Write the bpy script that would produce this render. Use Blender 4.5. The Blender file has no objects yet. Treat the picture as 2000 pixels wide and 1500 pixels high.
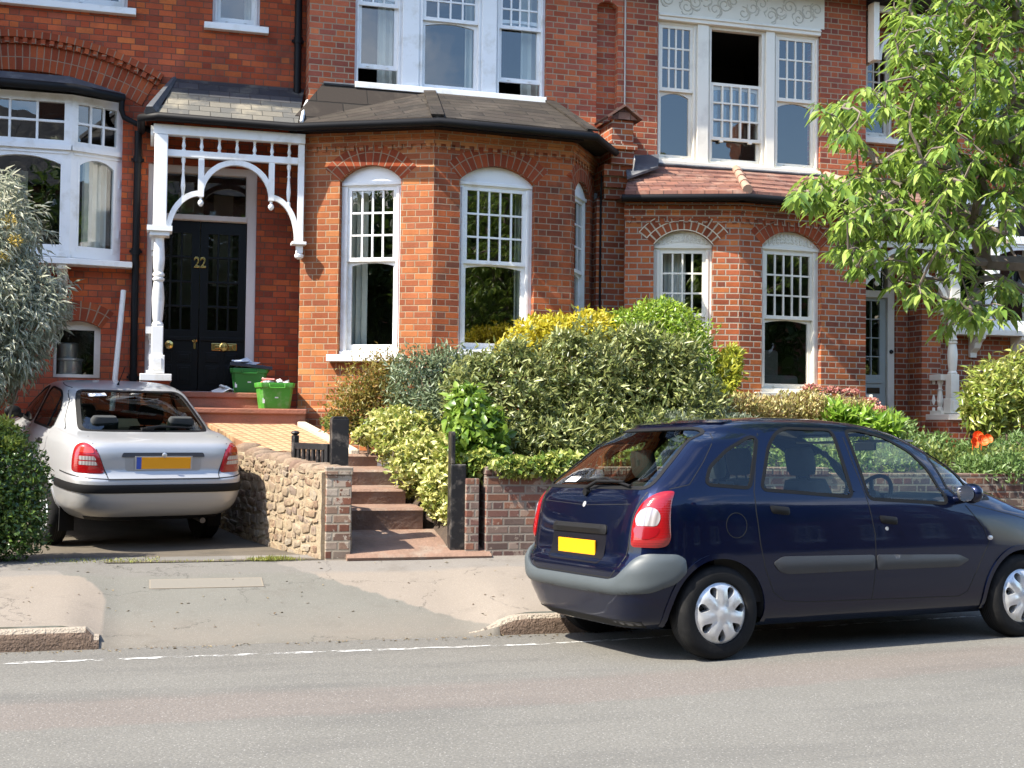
import bpy, bmesh, math, random
import numpy as np
from mathutils import Vector, Matrix, noise, geometry
random.seed(7); RNG = np.random.default_rng(11)
sc = bpy.context.scene; COL = sc.collection
PI = math.pi; rad = math.radians

# ------------------------------------------------------------------ camera
F0, YAW, PIT, ROL, HC = 2500.0, rad(15.76), rad(1.79), rad(0.70), 1.535
cF = Vector((math.sin(YAW)*math.cos(PIT), math.cos(YAW)*math.cos(PIT), math.sin(PIT)))
_r = Vector((math.cos(YAW), -math.sin(YAW), 0)); _u = _r.cross(cF)
cR = _r*math.cos(ROL) + _u*math.sin(ROL); cU = -_r*math.sin(ROL) + _u*math.cos(ROL)
CAM = Vector((0, 0, HC))
def ray(px, py): return cF + cR*((px-1000)/F0) - cU*((py-750)/F0)
def atY(px, py, Y): d = ray(px, py); return CAM + d*(Y/d.y)
def atZ(px, py, Z): d = ray(px, py); return CAM + d*((Z-HC)/d.z)
cd = bpy.data.cameras.new('camera'); cam = bpy.data.objects.new('camera', cd); COL.objects.link(cam)
cam.matrix_world = Matrix(((cR.x, cU.x, -cF.x, 0), (cR.y, cU.y, -cF.y, 0), (cR.z, cU.z, -cF.z, HC), (0, 0, 0, 1)))
cd.sensor_width = 36; cd.lens = 36*F0/2000; cd.clip_end = 500; cd.clip_start = 0.05
sc.camera = cam

# ------------------------------------------------------------------ node helpers
def new_mat(name):
    m = bpy.data.materials.new(name); m.use_nodes = True
    nt = m.node_tree; nt.nodes.clear()
    out = nt.nodes.new('ShaderNodeOutputMaterial')
    return m, nt, out
def nd(nt, t, props=None, **ins):
    n = nt.nodes.new('ShaderNode'+t)
    for k, v in (props or {}).items(): setattr(n, k, v)
    for k, v in ins.items():
        key = int(k[1:]) if k[0] == 'i' and k[1:].isdigit() else k.replace('_', ' ')
        s = n.inputs[key]
        if isinstance(v, bpy.types.NodeSocket): nt.links.new(v, s)
        else: s.default_value = v
    return n
def M(nt, op, a, b=0.0, c=0.0, clamp=False):
    return nd(nt, 'Math', dict(operation=op, use_clamp=clamp), i0=a, i1=b, i2=c).outputs[0]
def ramp(nt, fac, stops, interp='LINEAR'):
    n = nd(nt, 'ValToRGB', i0=fac); cr = n.color_ramp; cr.interpolation = interp
    while len(cr.elements) < len(stops): cr.elements.new(0.5)
    for e, (p, c) in zip(cr.elements, stops):
        e.position = p; e.color = (*c, 1) if len(c) == 3 else c
    return n.outputs[0]
def mixc(nt, fac, a, b, blend='MIX'):
    n = nd(nt, 'Mix', dict(data_type='RGBA', blend_type=blend, clamp_result=False))
    for s, v in ((n.inputs[0], fac), (n.inputs[6], a), (n.inputs[7], b)):
        if isinstance(v, bpy.types.NodeSocket): nt.links.new(v, s)
        else: s.default_value = (*v, 1) if isinstance(v, tuple) and len(v) == 3 else v
    return n.outputs[2]
def noise_n(nt, vec, scale, detail=4, rough=.55):
    n = nd(nt, 'TexNoise', Scale=scale, Detail=detail, Roughness=rough)
    nt.links.new(vec, n.inputs['Vector']); return n.outputs['Fac']
def objco(nt): return nd(nt, 'TexCoord').outputs['Object']
def geopos(nt): return nd(nt, 'NewGeometry').outputs['Position']
def principled(nt, out, **k):
    b = nd(nt, 'BsdfPrincipled', **k); nt.links.new(b.outputs[0], out.inputs[0]); return b
def c4(c): return (*c, 1)

def simple(name, col, rough=.5, metal=0, coat=0, var=.12, vscale=6, bump=0.0, bscale=60, spec=.5, dirt=None, dscale=2.0):
    """plain procedural material: a base colour with soft noise variation and optional dirt and bump"""
    m, nt, out = new_mat(name); p = objco(nt)
    f = noise_n(nt, p, vscale)
    lo = tuple(max(0, x*(1-var)) for x in col); hi = tuple(x*(1+var) for x in col)
    c = mixc(nt, f, c4(lo), c4(hi))
    if dirt:
        d = noise_n(nt, p, dscale, 6, .65)
        d = M(nt, 'MULTIPLY', M(nt, 'SUBTRACT', d, .52, clamp=True), 4.5, clamp=True)
        c = mixc(nt, d, c, c4(dirt))
    kw = dict(Base_Color=c, Roughness=rough, Metallic=metal, Coat_Weight=coat, Specular_IOR_Level=spec)
    if bump:
        kw['Normal'] = nd(nt, 'Bump', Strength=bump, Distance=.01, Height=noise_n(nt, p, bscale, 3)).outputs[0]
    principled(nt, out, **kw)
    return m

# ---- brick / tile pattern group (UV in metres)
def bond_group(name):
    g = bpy.data.node_groups.new(name, 'ShaderNodeTree')
    I = g.interface
    for n, t, d in (('Period', 'NodeSocketFloat', .34), ('Split', 'NodeSocketFloat', .662), ('Row', 'NodeSocketFloat', .0775), ('Gap', 'NodeSocketFloat', .006), ('Wob', 'NodeSocketFloat', .004)):
        s = I.new_socket(n, in_out='INPUT', socket_type=t); s.default_value = d
    for n, t in (('Joint', 'NodeSocketFloat'), ('Rand', 'NodeSocketFloat'), ('Rand2', 'NodeSocketFloat'), ('V', 'NodeSocketFloat')):
        I.new_socket(n, in_out='OUTPUT', socket_type=t)
    gi = g.nodes.new('NodeGroupInput'); go = g.nodes.new('NodeGroupOutput')
    uv = nd(g, 'UVMap', dict(uv_map='UVMap')).outputs[0]
    sx = nd(g, 'SeparateXYZ', i0=uv)
    wob = noise_n(g, uv, 9.0, 2); wob2 = noise_n(g, nd(g, 'VectorMath', dict(operation='ADD'), i0=uv, i1=(31, 7, 0)).outputs[0], 14.0, 2)
    w1 = M(g, 'MULTIPLY', M(g, 'SUBTRACT', wob, .5), gi.outputs['Wob']); w2 = M(g, 'MULTIPLY', M(g, 'SUBTRACT', wob2, .5), gi.outputs['Wob'])
    u = M(g, 'ADD', sx.outputs[0], w1); v = M(g, 'ADD', sx.outputs[1], w2)
    vr = M(g, 'DIVIDE', v, gi.outputs['Row']); row = M(g, 'FLOOR', vr); fv = M(g, 'FRACT', vr)
    up = M(g, 'ADD', M(g, 'DIVIDE', u, gi.outputs['Period']), M(g, 'MULTIPLY', M(g, 'FLOORED_MODULO', row, 2.0), .5))
    cu = M(g, 'FLOOR', up); fu = M(g, 'FRACT', up)
    hd = M(g, 'GREATER_THAN', fu, gi.outputs['Split'])
    a = M(g, 'MULTIPLY', hd, gi.outputs['Split'])
    b = M(g, 'ADD', gi.outputs['Split'], M(g, 'MULTIPLY', hd, M(g, 'SUBTRACT', 1.0, gi.outputs['Split'])))
    du = M(g, 'MULTIPLY', M(g, 'MINIMUM', M(g, 'SUBTRACT', fu, a), M(g, 'SUBTRACT', b, fu)), gi.outputs['Period'])
    dv = M(g, 'MULTIPLY', M(g, 'MINIMUM', fv, M(g, 'SUBTRACT', 1.0, fv)), gi.outputs['Row'])
    d = M(g, 'MINIMUM', du, dv)
    j = nd(g, 'MapRange', dict(interpolation_type='SMOOTHSTEP'), i0=d, i1=M(g, 'MULTIPLY', gi.outputs['Gap'], .55), i2=M(g, 'MULTIPLY', gi.outputs['Gap'], 1.15), i3=1.0, i4=0.0).outputs[0]
    idv = nd(g, 'CombineXYZ', i0=M(g, 'ADD', M(g, 'MULTIPLY', cu, 2.0), hd), i1=row, i2=3.3).outputs[0]
    wn = nd(g, 'TexWhiteNoise', dict(noise_dimensions='3D'), i0=idv)
    wn2 = nd(g, 'TexWhiteNoise', dict(noise_dimensions='3D'), i0=nd(g, 'VectorMath', dict(operation='ADD'), i0=idv, i1=(5.2, 9.1, 1.7)).outputs[0])
    for n, s in (('Joint', j), ('Rand', wn.outputs[0]), ('Rand2', wn2.outputs[0]), ('V', fv)): g.links.new(s, go.inputs[n])
    return g
BOND = bond_group('bond_pattern')
def bond(nt, **k):
    n = nt.nodes.new('ShaderNodeGroup'); n.node_tree = BOND
    for a, v in k.items(): n.inputs[a].default_value = v
    return n
def brick_mat(name, cols, mortar, soot=.3, sootcol=(.035, .025, .022), sscale=1.1, gap=.0065, period=.315, split=.662, row=.0745, pale=0.0, bump=.6, seed=0.0):
    m, nt, out = new_mat(name)
    b = bond(nt, Period=period, Split=split, Row=row, Gap=gap)
    n = len(cols)
    c = ramp(nt, b.outputs['Rand'], [(i/n, x) for i, x in enumerate(cols)], 'CONSTANT')
    p = nd(nt, 'VectorMath', dict(operation='ADD'), i0=geopos(nt), i1=(seed, seed*.7, seed*.3)).outputs[0]
    fine = noise_n(nt, p, 45, 4, .7)
    c = mixc(nt, M(nt, 'MULTIPLY', M(nt, 'SUBTRACT', fine, .3, clamp=True), .9, clamp=True), mixc(nt, .45, c, (.06, .02, .012)), c)
    c = mixc(nt, .35, c, mixc(nt, b.outputs['Rand2'], (.0, .0, .0), (1, .9, .8)), 'SOFT_LIGHT')
    big = noise_n(nt, p, sscale, 6, .62)
    tone = noise_n(nt, nd(nt, 'VectorMath', dict(operation='MULTIPLY'), i0=p, i1=(1, 1, .6)).outputs[0], .9, 5, .6)
    c = mixc(nt, nd(nt, 'MapRange', i0=tone, i1=.32, i2=.68, i3=.0, i4=1.0).outputs[0], mixc(nt, 1.0, c, (.66, .62, .62), 'MULTIPLY'), mixc(nt, 1.0, c, (1.18, 1.22, 1.25), 'MULTIPLY'))
    sf = M(nt, 'MULTIPLY', nd(nt, 'MapRange', i0=big, i1=.47, i2=.70).outputs[0], soot, clamp=True)
    sf = M(nt, 'MULTIPLY', sf, M(nt, 'ADD', .45, b.outputs['Rand2']), clamp=True)
    c = mixc(nt, sf, c, c4(sootcol))
    mo = mixc(nt, noise_n(nt, p, 3.0, 5, .7), tuple(x*.45 for x in mortar), mortar)
    if pale:
        pw = noise_n(nt, p, 7, 5, .7)
        c = mixc(nt, M(nt, 'MULTIPLY', M(nt, 'GREATER_THAN', pw, .56), pale), c, (.45, .38, .3))
    c = mixc(nt, M(nt, 'MULTIPLY', b.outputs['Joint'], .88), c, mo)
    h = M(nt, 'ADD', M(nt, 'MULTIPLY', M(nt, 'SUBTRACT', 1.0, b.outputs['Joint']), 1.0), M(nt, 'ADD', M(nt, 'MULTIPLY', fine, .5), M(nt, 'MULTIPLY', b.outputs['Rand2'], .5)))
    principled(nt, out, Base_Color=c, Roughness=.88, Specular_IOR_Level=.25, Normal=nd(nt, 'Bump', Strength=bump, Distance=.006, Height=h).outputs[0])
    return m
def tile_mat(name, cols, period, row, gap=.004, stain=None, sscale=2.5, rough=.7, jointcol=(.02, .018, .016), spec=.4, dist=.008):
    m, nt, out = new_mat(name)
    b = bond(nt, Period=period, Split=1.0, Row=row, Gap=gap, Wob=.006)
    n = len(cols)
    c = ramp(nt, b.outputs['Rand'], [(i/n, x) for i, x in enumerate(cols)], 'CONSTANT')
    p = geopos(nt)
    c = mixc(nt, noise_n(nt, p, 30, 5, .7), mixc(nt, .35, c, (.01, .01, .01)), c)
    if stain:
        s = nd(nt, 'MapRange', i0=noise_n(nt, p, sscale, 6, .65), i1=.5, i2=.68).outputs[0]
        c = mixc(nt, M(nt, 'MULTIPLY', s, .7), c, c4(stain))
    c = mixc(nt, M(nt, 'MULTIPLY', b.outputs['Joint'], .85), c, c4(jointcol))
    h = M(nt, 'ADD', M(nt, 'SUBTRACT', 1.0, b.outputs['Joint']), M(nt, 'SUBTRACT', M(nt, 'MULTIPLY', b.outputs['Rand2'], .6), M(nt, 'MULTIPLY', b.outputs['V'], .9)))
    principled(nt, out, Base_Color=c, Roughness=rough, Specular_IOR_Level=spec, Normal=nd(nt, 'Bump', Strength=.8, Distance=dist, Height=h).outputs[0])
    return m

def glass_mat(name, ior=1.55, tint=(.9, .95, .92), wav=.0, wscale=3.0, rough=0.0):
    m, nt, out = new_mat(name)
    kw = {}
    if wav:
        kw['Normal'] = nd(nt, 'Bump', Strength=wav, Distance=.02, Height=noise_n(nt, geopos(nt), wscale, 2)).outputs[0]
    f0 = ((ior-1)/(ior+1))**2
    fc = nd(nt, 'LayerWeight', Blend=.5, **kw).outputs['Facing']
    fr = M(nt, 'ADD', f0, M(nt, 'MULTIPLY', M(nt, 'POWER', fc, 5.0), 1-f0), clamp=True)
    gl = nd(nt, 'BsdfGlossy', Color=(1, 1, 1, 1), Roughness=rough, **kw)
    tr = nd(nt, 'BsdfTransparent', Color=c4(tint))
    mx = nd(nt, 'MixShader', i0=fr, i1=tr.outputs[0], i2=gl.outputs[0])
    nt.links.new(mx.outputs[0], out.inputs[0]); return m
def leaf_mat(name, cols, rough=.45, trans=.35, spec=.5, tcol=None):
    m, nt, out = new_mat(name)
    g = nd(nt, 'NewGeometry'); r = g.outputs['Random Per Island']
    c = ramp(nt, r, [(i/max(1, len(cols)-1), x) for i, x in enumerate(cols)])
    c = mixc(nt, .35, c, mixc(nt, noise_n(nt, g.outputs['Position'], 1.6, 3), (.25, .25, .25), (1, 1, 1)), 'MULTIPLY')
    b = nd(nt, 'BsdfPrincipled', Base_Color=c, Roughness=rough, Specular_IOR_Level=spec)
    t = nd(nt, 'BsdfTranslucent', Color=mixc(nt, .6, c, tcol or tuple(min(1, x*1.6) for x in cols[-1])))
    mx = nd(nt, 'MixShader', i0=trans, i1=b.outputs[0], i2=t.outputs[0])
    nt.links.new(mx.outputs[0], out.inputs[0]); return m

# ------------------------------------------------------------------ mesh helpers
def props(o, label=None, cat=None, group=None, kind=None):
    for k, v in (('label', label), ('category', cat), ('group', group), ('kind', kind)):
        if v: o[k] = v
    return o
def link(name, data, parent=None):
    o = bpy.data.objects.new(name, data); COL.objects.link(o)
    if parent: o.parent = parent
    return o
def empty(name, loc=(0, 0, 0), **k):
    o = link(name, None); o.empty_display_size = .1
    o.location = loc; props(o, **k); bpy.context.view_layer.update() if False else None
    o.matrix_basis = Matrix.Translation(loc); return o
class MB:
    """collects faces (with per-face UV in metres) and builds ONE mesh object"""
    def __init__(s): s.v = []; s.f = []; s.uv = []; s.mi = []
    def face(s, pts, uv=None, mi=0):
        i = len(s.v); s.v += [Vector(p) for p in pts]; s.f.append(list(range(i, i+len(pts)))); s.uv.append(uv); s.mi.append(mi)
    def grid(s, rows, closed=False, mi=0, uvs=None):
        i = len(s.v); n = len(rows[0])
        for r in rows: s.v += [Vector(p) for p in r]
        for a in range(len(rows)-1):
            for b in range(n if closed else n-1):
                c = (b+1) % n
                s.f.append([i+a*n+b, i+a*n+c, i+(a+1)*n+c, i+(a+1)*n+b]); s.mi.append(mi)
                s.uv.append([uvs[a][b], uvs[a][c], uvs[a+1][c], uvs[a+1][b]] if uvs else None)
    def box(s, lo, hi, M4=None, mi=0):
        x0, y0, z0 = lo; x1, y1, z1 = hi
        P = [Vector(p) for p in ((x0, y0, z0), (x1, y0, z0), (x1, y1, z0), (x0, y1, z0), (x0, y0, z1), (x1, y0, z1), (x1, y1, z1), (x0, y1, z1))]
        if M4: P = [M4 @ p for p in P]
        i = len(s.v); s.v += P
        for f in ((3, 2, 1, 0), (4, 5, 6, 7), (0, 1, 5, 4), (1, 2, 6, 5), (2, 3, 7, 6), (3, 0, 4, 7)):
            s.f.append([i+k for k in f]); s.uv.append(None); s.mi.append(mi)
    def tube(s, path, r, n=8, cap=True, mi=0):
        path = [Vector(p) for p in path]; R = r if isinstance(r, (list, tuple)) else [r]*len(path)
        rows = []; up = None
        for k, p in enumerate(path):
            t = (path[min(k+1, len(path)-1)] - path[max(k-1, 0)])
            t = t.normalized() if t.length > 1e-9 else Vector((0, 0, 1))
            if up is None:
                up = Vector((0, 0, 1)) if abs(t.z) < .9 else Vector((1, 0, 0))
            a = t.cross(up).normalized(); up = a.cross(t).normalized()
            rows.append([p + (a*math.cos(2*PI*j/n) + up*math.sin(2*PI*j/n))*R[k] for j in range(n)])
        s.grid(rows, True, mi)
        if cap: s.face(list(reversed(rows[0])), mi=mi); s.face(rows[-1], mi=mi)
    def lathe(s, prof, origin=(0, 0, 0), n=16, M4=None, mi=0):
        o = Vector(origin); rows = []
        for r, z in prof:
            row = [Vector((r*math.cos(2*PI*j/n), r*math.sin(2*PI*j/n), z)) for j in range(n)]
            rows.append([(M4 @ p if M4 else p) + o for p in row])
        s.grid(rows, True, mi)
        s.face(list(reversed(rows[0])), mi=mi); s.face(rows[-1], mi=mi)
    def prism(s, pts, d, mi=0):
        """polygon pts (3D, planar) extruded by vector d"""
        P = [Vector(p) for p in pts]; d = Vector(d); Q = [p+d for p in P]
        s.face(P, mi=mi); s.face(list(reversed(Q)), mi=mi)
        for k in range(len(P)):
            l = (k+1) % len(P); s.face([P[l], P[k], Q[k], Q[l]], mi=mi)
    def build(s, name, mats, parent=None, smooth=False, bevel=0, merge=False, autouv=True, angle=40):
        me = bpy.data.meshes.new(name)
        me.from_pydata([tuple(v) for v in s.v], [], s.f)
        for m in (mats if isinstance(mats, (list, tuple)) else [mats]): me.materials.append(m)
        me.polygons.foreach_set('material_index', s.mi)
        if autouv:
            ul = me.uv_layers.new(name='UVMap'); k = 0; data = np.zeros(len(me.loops)*2)
            for fi, f in enumerate(s.f):
                uv = s.uv[fi]
                if uv is None:
                    n = geometry.normal([s.v[i] for i in f[:4]]) if len(f) > 2 else Vector((0, 0, 1))
                    if abs(n.z) < .75 and n.length > 0:
                        t = Vector((0, 0, 1)).cross(n).normalized(); sl = math.sqrt(max(.05, 1-n.z*n.z))
                        uv = [(s.v[i].dot(t), s.v[i].z/sl) for i in f]
                    else: uv = [(s.v[i].x, s.v[i].y) for i in f]
                for a in uv: data[k] = a[0]; data[k+1] = a[1]; k += 2
            ul.data.foreach_set('uv', data)
        if merge or bevel:
            bm = bmesh.new(); bm.from_mesh(me); bmesh.ops.remove_doubles(bm, verts=bm.verts, dist=1e-4)
            bmesh.ops.recalc_face_normals(bm, faces=bm.faces); bm.to_mesh(me); bm.free()
        o = link(name, me, parent)
        if bevel:
            b = o.modifiers.new('bevel', 'BEVEL'); b.width = bevel; b.segments = 2; b.limit_method = 'ANGLE'; b.angle_limit = rad(40)
        if smooth:
            me.polygons.foreach_set('use_smooth', [True]*len(me.polygons))
            if angle < 180:
                try: me.set_sharp_from_angle(angle=rad(angle))
                except Exception: pass
        me.update(); return o

class Plane:
    """vertical plane through two ground points; u runs along it, n points to the street"""
    def __init__(s, p0, p1):
        s.o = Vector((p0[0], p0[1], 0)); e = Vector((p1[0], p1[1], 0)); s.L = (e-s.o).length
        s.t = (e-s.o)/s.L; s.n = Vector((s.t.y, -s.t.x, 0))
    def P(s, u, z, d=0): return s.o + s.t*u + s.n*d + Vector((0, 0, z))
    def hit(s, px, py):
        r = ray(px, py); k = (s.o-CAM).dot(s.n)/r.dot(s.n); p = CAM + r*k
        return (p-s.o).dot(s.t), p.z
    def rect(s, xl, xr, yt, yb):
        xm, ym = (xl+xr)/2, (yt+yb)/2
        return s.hit(xl, ym)[0], s.hit(xr, ym)[0], s.hit(xm, yb)[1], s.hit(xm, yt)[1]
    def box(s, mb, u0, u1, z0, z1, d0, d1, mi=0):
        P = [s.P(u, z, d) for d in (d0, d1) for z in (z0, z1) for u in (u0, u1)]
        i = len(mb.v); mb.v += P
        for f in ((0, 1, 3, 2), (5, 4, 6, 7), (4, 5, 1, 0), (2, 3, 7, 6), (4, 0, 2, 6), (1, 5, 7, 3)):
            mb.f.append([i+k for k in f]); mb.uv.append(None); mb.mi.append(mi)
def arc_pts(u0, u1, z, rise, n=14):
    """points of a segmental arch from (u1,z) over the crown to (u0,z)"""
    if rise <= 0: return [(u1, z), (u0, z)]
    h = (u1-u0)/2; R = (h*h+rise*rise)/(2*rise); c = z+rise-R; a = math.asin(min(1, h/R)); um = (u0+u1)/2
    if rise > h: a = PI-a
    return [(um+R*math.sin(a-2*a*k/n), c+R*math.cos(a-2*a*k/n)) for k in range(n+1)]
def opening(u0, u1, z0, z1, rise=0): return [(u0, z0), (u1, z0)] + arc_pts(u0, u1, z1, rise)
def slab(pl, outer, holes, front, back, mb=None, mi=0, edges=True):
    """a flat panel with holes on a Plane, between offsets front (street side) and back"""
    mb = mb or MB()
    loops = [outer]+holes; flat = [p for l in loops for p in l]
    tris = geometry.tessellate_polygon([[Vector((p[0], p[1], 0)) for p in l] for l in loops])
    for t in tris:
        q = [flat[i] for i in t]
        a = (q[1][0]-q[0][0])*(q[2][1]-q[0][1])-(q[1][1]-q[0][1])*(q[2][0]-q[0][0])
        if a < 0: q = q[::-1]
        mb.face([pl.P(p[0], p[1], front) for p in q], [(p[0], p[1]) for p in q], mi)
        mb.face([pl.P(p[0], p[1], back) for p in q[::-1]], [(p[0], p[1]) for p in q[::-1]], mi)
    for li, l in enumerate(loops):
        if li == 0 and not edges: continue
        for k in range(len(l)):
            a, b = l[k], l[(k+1) % len(l)]
            P = [pl.P(a[0], a[1], front), pl.P(b[0], b[1], front), pl.P(b[0], b[1], back), pl.P(a[0], a[1], back)]
            if abs(a[0]-b[0]) < abs(a[1]-b[1]): uv = [(front+.1, a[1]), (front+.1, b[1]), (back+.1, b[1]), (back+.1, a[1])]
            else: uv = [(a[0], a[1]), (b[0], a[1]), (b[0], a[1]+back-front), (a[0], a[1]+back-front)]
            if li == 0: P = P[::-1]; uv = uv[::-1]
            mb.face(P, uv, mi)
    return mb

# ---- leaves
def leaf_mesh(name, P, A, N, L, W, mat, parent=None, fold=.25, droop=.12, detail=False):
    P, A, N = (np.asarray(x, float) for x in (P, A, N)); n = len(P)
    A = A/np.linalg.norm(A, axis=1, keepdims=True)
    S = np.cross(A, N); S /= np.linalg.norm(S, axis=1, keepdims=True)+1e-9; N = np.cross(S, A)
    L = np.broadcast_to(L, (n,))[:, None]; W = np.broadcast_to(W, (n,))[:, None]
    if detail:   # long pointed leaf: folded along the midrib, drooping to the tip
        q = lambda t: P+A*L*t-N*droop*L*2.2*t*t
        c1, c2 = q(.36), q(.68)
        V = np.stack([P, c1, c2, q(1.0), c1+S*W*.5+N*fold*W, c2+S*W*.33+N*fold*W*.7, c1-S*W*.5+N*fold*W, c2-S*W*.33+N*fold*W*.7], 1).reshape(-1, 3)
        T = np.array([[0, 1, 4], [1, 2, 5], [1, 5, 4], [2, 3, 5], [0, 6, 1], [1, 6, 7], [1, 7, 2], [2, 7, 3]]); k = 8
    else:
        m = P+A*L*.45
        V = np.stack([P, m+S*W*.5+N*fold*W, P+A*L-N*droop*L, m-S*W*.5+N*fold*W], 1).reshape(-1, 3)
        T = np.array([[0, 2, 1], [0, 3, 2]]); k = 4
    Fs = (np.arange(n)[:, None, None]*k+T[None]).reshape(-1)
    me = bpy.data.meshes.new(name); me.vertices.add(len(V)); me.vertices.foreach_set('co', V.reshape(-1))
    nf = len(Fs)//3; me.loops.add(len(Fs)); me.loops.foreach_set('vertex_index', Fs.astype(np.int32))
    me.polygons.add(nf); me.polygons.foreach_set('loop_start', np.arange(nf, dtype=np.int32)*3)
    me.update(calc_edges=True); me.validate(); me.materials.append(mat)
    return link(name, me, parent)
def unit(n):
    d = RNG.normal(size=(n, 3)); return d/np.linalg.norm(d, axis=1, keepdims=True)
def blob_points(blobs, n, inner=.45, clump=.35, cs=3.0):
    """points through a union of ellipsoids, denser towards an uneven surface"""
    w = np.array([(b[1][0]*b[1][1]*b[1][2])**.67 for b in blobs]); w /= w.sum()
    idx = RNG.choice(len(blobs), n, p=w); C = np.array([b[0] for b in blobs])[idx]; R = np.array([b[1] for b in blobs])[idx]
    D = unit(n); rr = inner+(1-inner)*RNG.random(n)**.6
    nz = np.array([noise.noise(Vector((d*cs+c*1.7).tolist())) for d, c in zip(D, C)])
    rr = rr*(1+clump*nz)
    P = C+D*R*rr[:, None]
    N = D/R; N /= np.linalg.norm(N, axis=1, keepdims=True)
    return P, N, nz
# ------------------------------------------------------------------ materials
MORT = (.42, .36, .28)
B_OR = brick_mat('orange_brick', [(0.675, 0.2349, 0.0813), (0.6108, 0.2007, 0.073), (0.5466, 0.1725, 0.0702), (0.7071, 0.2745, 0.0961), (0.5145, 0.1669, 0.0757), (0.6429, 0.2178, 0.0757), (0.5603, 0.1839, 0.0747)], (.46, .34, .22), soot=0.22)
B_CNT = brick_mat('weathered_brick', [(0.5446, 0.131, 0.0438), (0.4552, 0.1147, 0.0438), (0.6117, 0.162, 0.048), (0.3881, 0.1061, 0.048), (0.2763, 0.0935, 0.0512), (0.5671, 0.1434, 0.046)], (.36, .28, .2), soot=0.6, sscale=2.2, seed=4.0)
B_RED = brick_mat('red_brick', [(0.6983, 0.1384, 0.0499), (0.5941, 0.118, 0.0462), (0.5246, 0.118, 0.0553), (0.8197, 0.1991, 0.0553), (0.4552, 0.108, 0.0571), (0.6462, 0.1281, 0.0499), (0.7156, 0.1523, 0.0499), (0.5593, 0.118, 0.0535)], (.16, .10, .07), soot=0.4, sscale=1.4, seed=9.0, gap=.006)
B_UP = brick_mat('upper_brick', [(0.6112, 0.1564, 0.0691), (0.5393, 0.1353, 0.0664), (0.4791, 0.1283, 0.0719), (0.6712, 0.1846, 0.0732), (0.4313, 0.1212, 0.0774)], (.44, .35, .24), soot=0.3, seed=15.0, gap=.008)
B_C = brick_mat('neighbour_brick', [(0.5466, 0.1453, 0.0487), (0.4665, 0.122, 0.0487), (0.3864, 0.1044, 0.0487), (0.6067, 0.1863, 0.0551), (0.3364, 0.0986, 0.054), (0.5066, 0.1337, 0.0487)], (.48, .42, .33), soot=0.35, seed=22.0, gap=.0085)
B_ARCH = brick_mat('arch_brick', [(0.4653, 0.0924, 0.0308), (0.4099, 0.0792, 0.0293), (0.5207, 0.1098, 0.0339), (0.3729, 0.0749, 0.0293)], (.38, .27, .18), soot=.2, row=.074, period=.46, split=.5)
B_ARCHC = brick_mat('pale_jointed_arch_brick', [(.44, .115, .04), (.36, .09, .035), (.48, .135, .042)], (.62, .54, .40), soot=.15, row=.076, period=60, split=1.0, gap=.010)
MORTAR = simple('pale_mortar', (.60, .52, .39), .95)
B_PIER = brick_mat('whitewashed_brick', [(.30, .13, .085), (.36, .25, .18), (.40, .33, .26), (.26, .12, .08), (.44, .38, .31), (.3, .2, .15)], (.42, .36, .28), soot=.35, sscale=4, pale=.75, gap=.011, row=.079)
B_GW = brick_mat('garden_brick', [(.27, .12, .085), (.22, .12, .10), (.20, .15, .13), (.30, .15, .10), (.17, .11, .10), (.25, .19, .16)], (.31, .27, .225), soot=.45, sscale=3, gap=.010, pale=.35)
SLATE = tile_mat('slate', [(.045, .05, .058), (.06, .062, .07), (.035, .04, .048), (.065, .065, .07)], .24, .14, stain=(.16, .15, .12), sscale=2.4, rough=.6, spec=.3)
SLATE_PALE = tile_mat('lichen_slate', [(.15, .14, .118), (.125, .12, .105), (.17, .155, .125), (.11, .107, .098)], .24, .115, stain=(.28, .245, .18), rough=.8)
SHING = tile_mat('brown_shingle', [(.042, .033, .027), (.052, .042, .034), (.036, .03, .025), (.046, .038, .03)], .62, .145, gap=.007, stain=(.075, .062, .05), rough=.85, spec=.2)
TILE = tile_mat('clay_roof_tile', [(.25, .105, .07), (.21, .095, .07), (.29, .14, .095), (.18, .078, .058)], .17, .10, stain=(.36, .26, .2), rough=.8, dist=.015)
LEAD = simple('lead', (.07, .075, .085), .6, .0, var=.3, dirt=(.2, .2, .2), dscale=4, spec=.3)
WHITE = simple('white_paint', (.82, .82, .81), .38, var=.04, dirt=(.60, .57, .50), dscale=3.2)
CREAM = simple('cream_paint', (.74, .70, .60), .4, var=.04, dirt=(.55, .5, .42), dscale=1.7)
PINKW = simple('pinkish_white_paint', (.68, .60, .56), .4, var=.04)
BLACKP = simple('black_gloss_paint', (.004, .004, .0045), .3, coat=.0, var=.2, spec=.3)
GUTTER = simple('black_gutter', (.007, .007, .008), .55, var=.2, spec=.2)
BRASS = simple('brass', (.75, .52, .18), .22, 1.0, var=.1)
GREYDOOR = simple('grey_door_paint', (.36, .40, .38), .4, var=.05)
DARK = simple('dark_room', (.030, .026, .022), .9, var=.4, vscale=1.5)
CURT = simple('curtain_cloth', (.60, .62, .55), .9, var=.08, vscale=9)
CURTG = simple('grey_curtain', (.40, .43, .38), .9, var=.1, vscale=9)
GLASS = glass_mat('window_glass', 2.05, (.86, .88, .86), wav=.06, wscale=2.2)
PALEPLAST = simple('relief_plaster', (.70, .66, .56), .8, var=.08)
TERRA = simple('red_stone', (.32, .125, .078), .85, var=.25, vscale=5, bump=.5, bscale=40, dirt=(.20, .12, .07), dscale=2.4)
STEP = simple('worn_sandstone', (.205, .125, .088), .92, var=.4, vscale=6, bump=1.0, bscale=26, dirt=(.25, .205, .16), dscale=2.6)
SOIL = simple('soil', (.06, .042, .03), .95, var=.5, vscale=10, bump=1, bscale=30)
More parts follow.
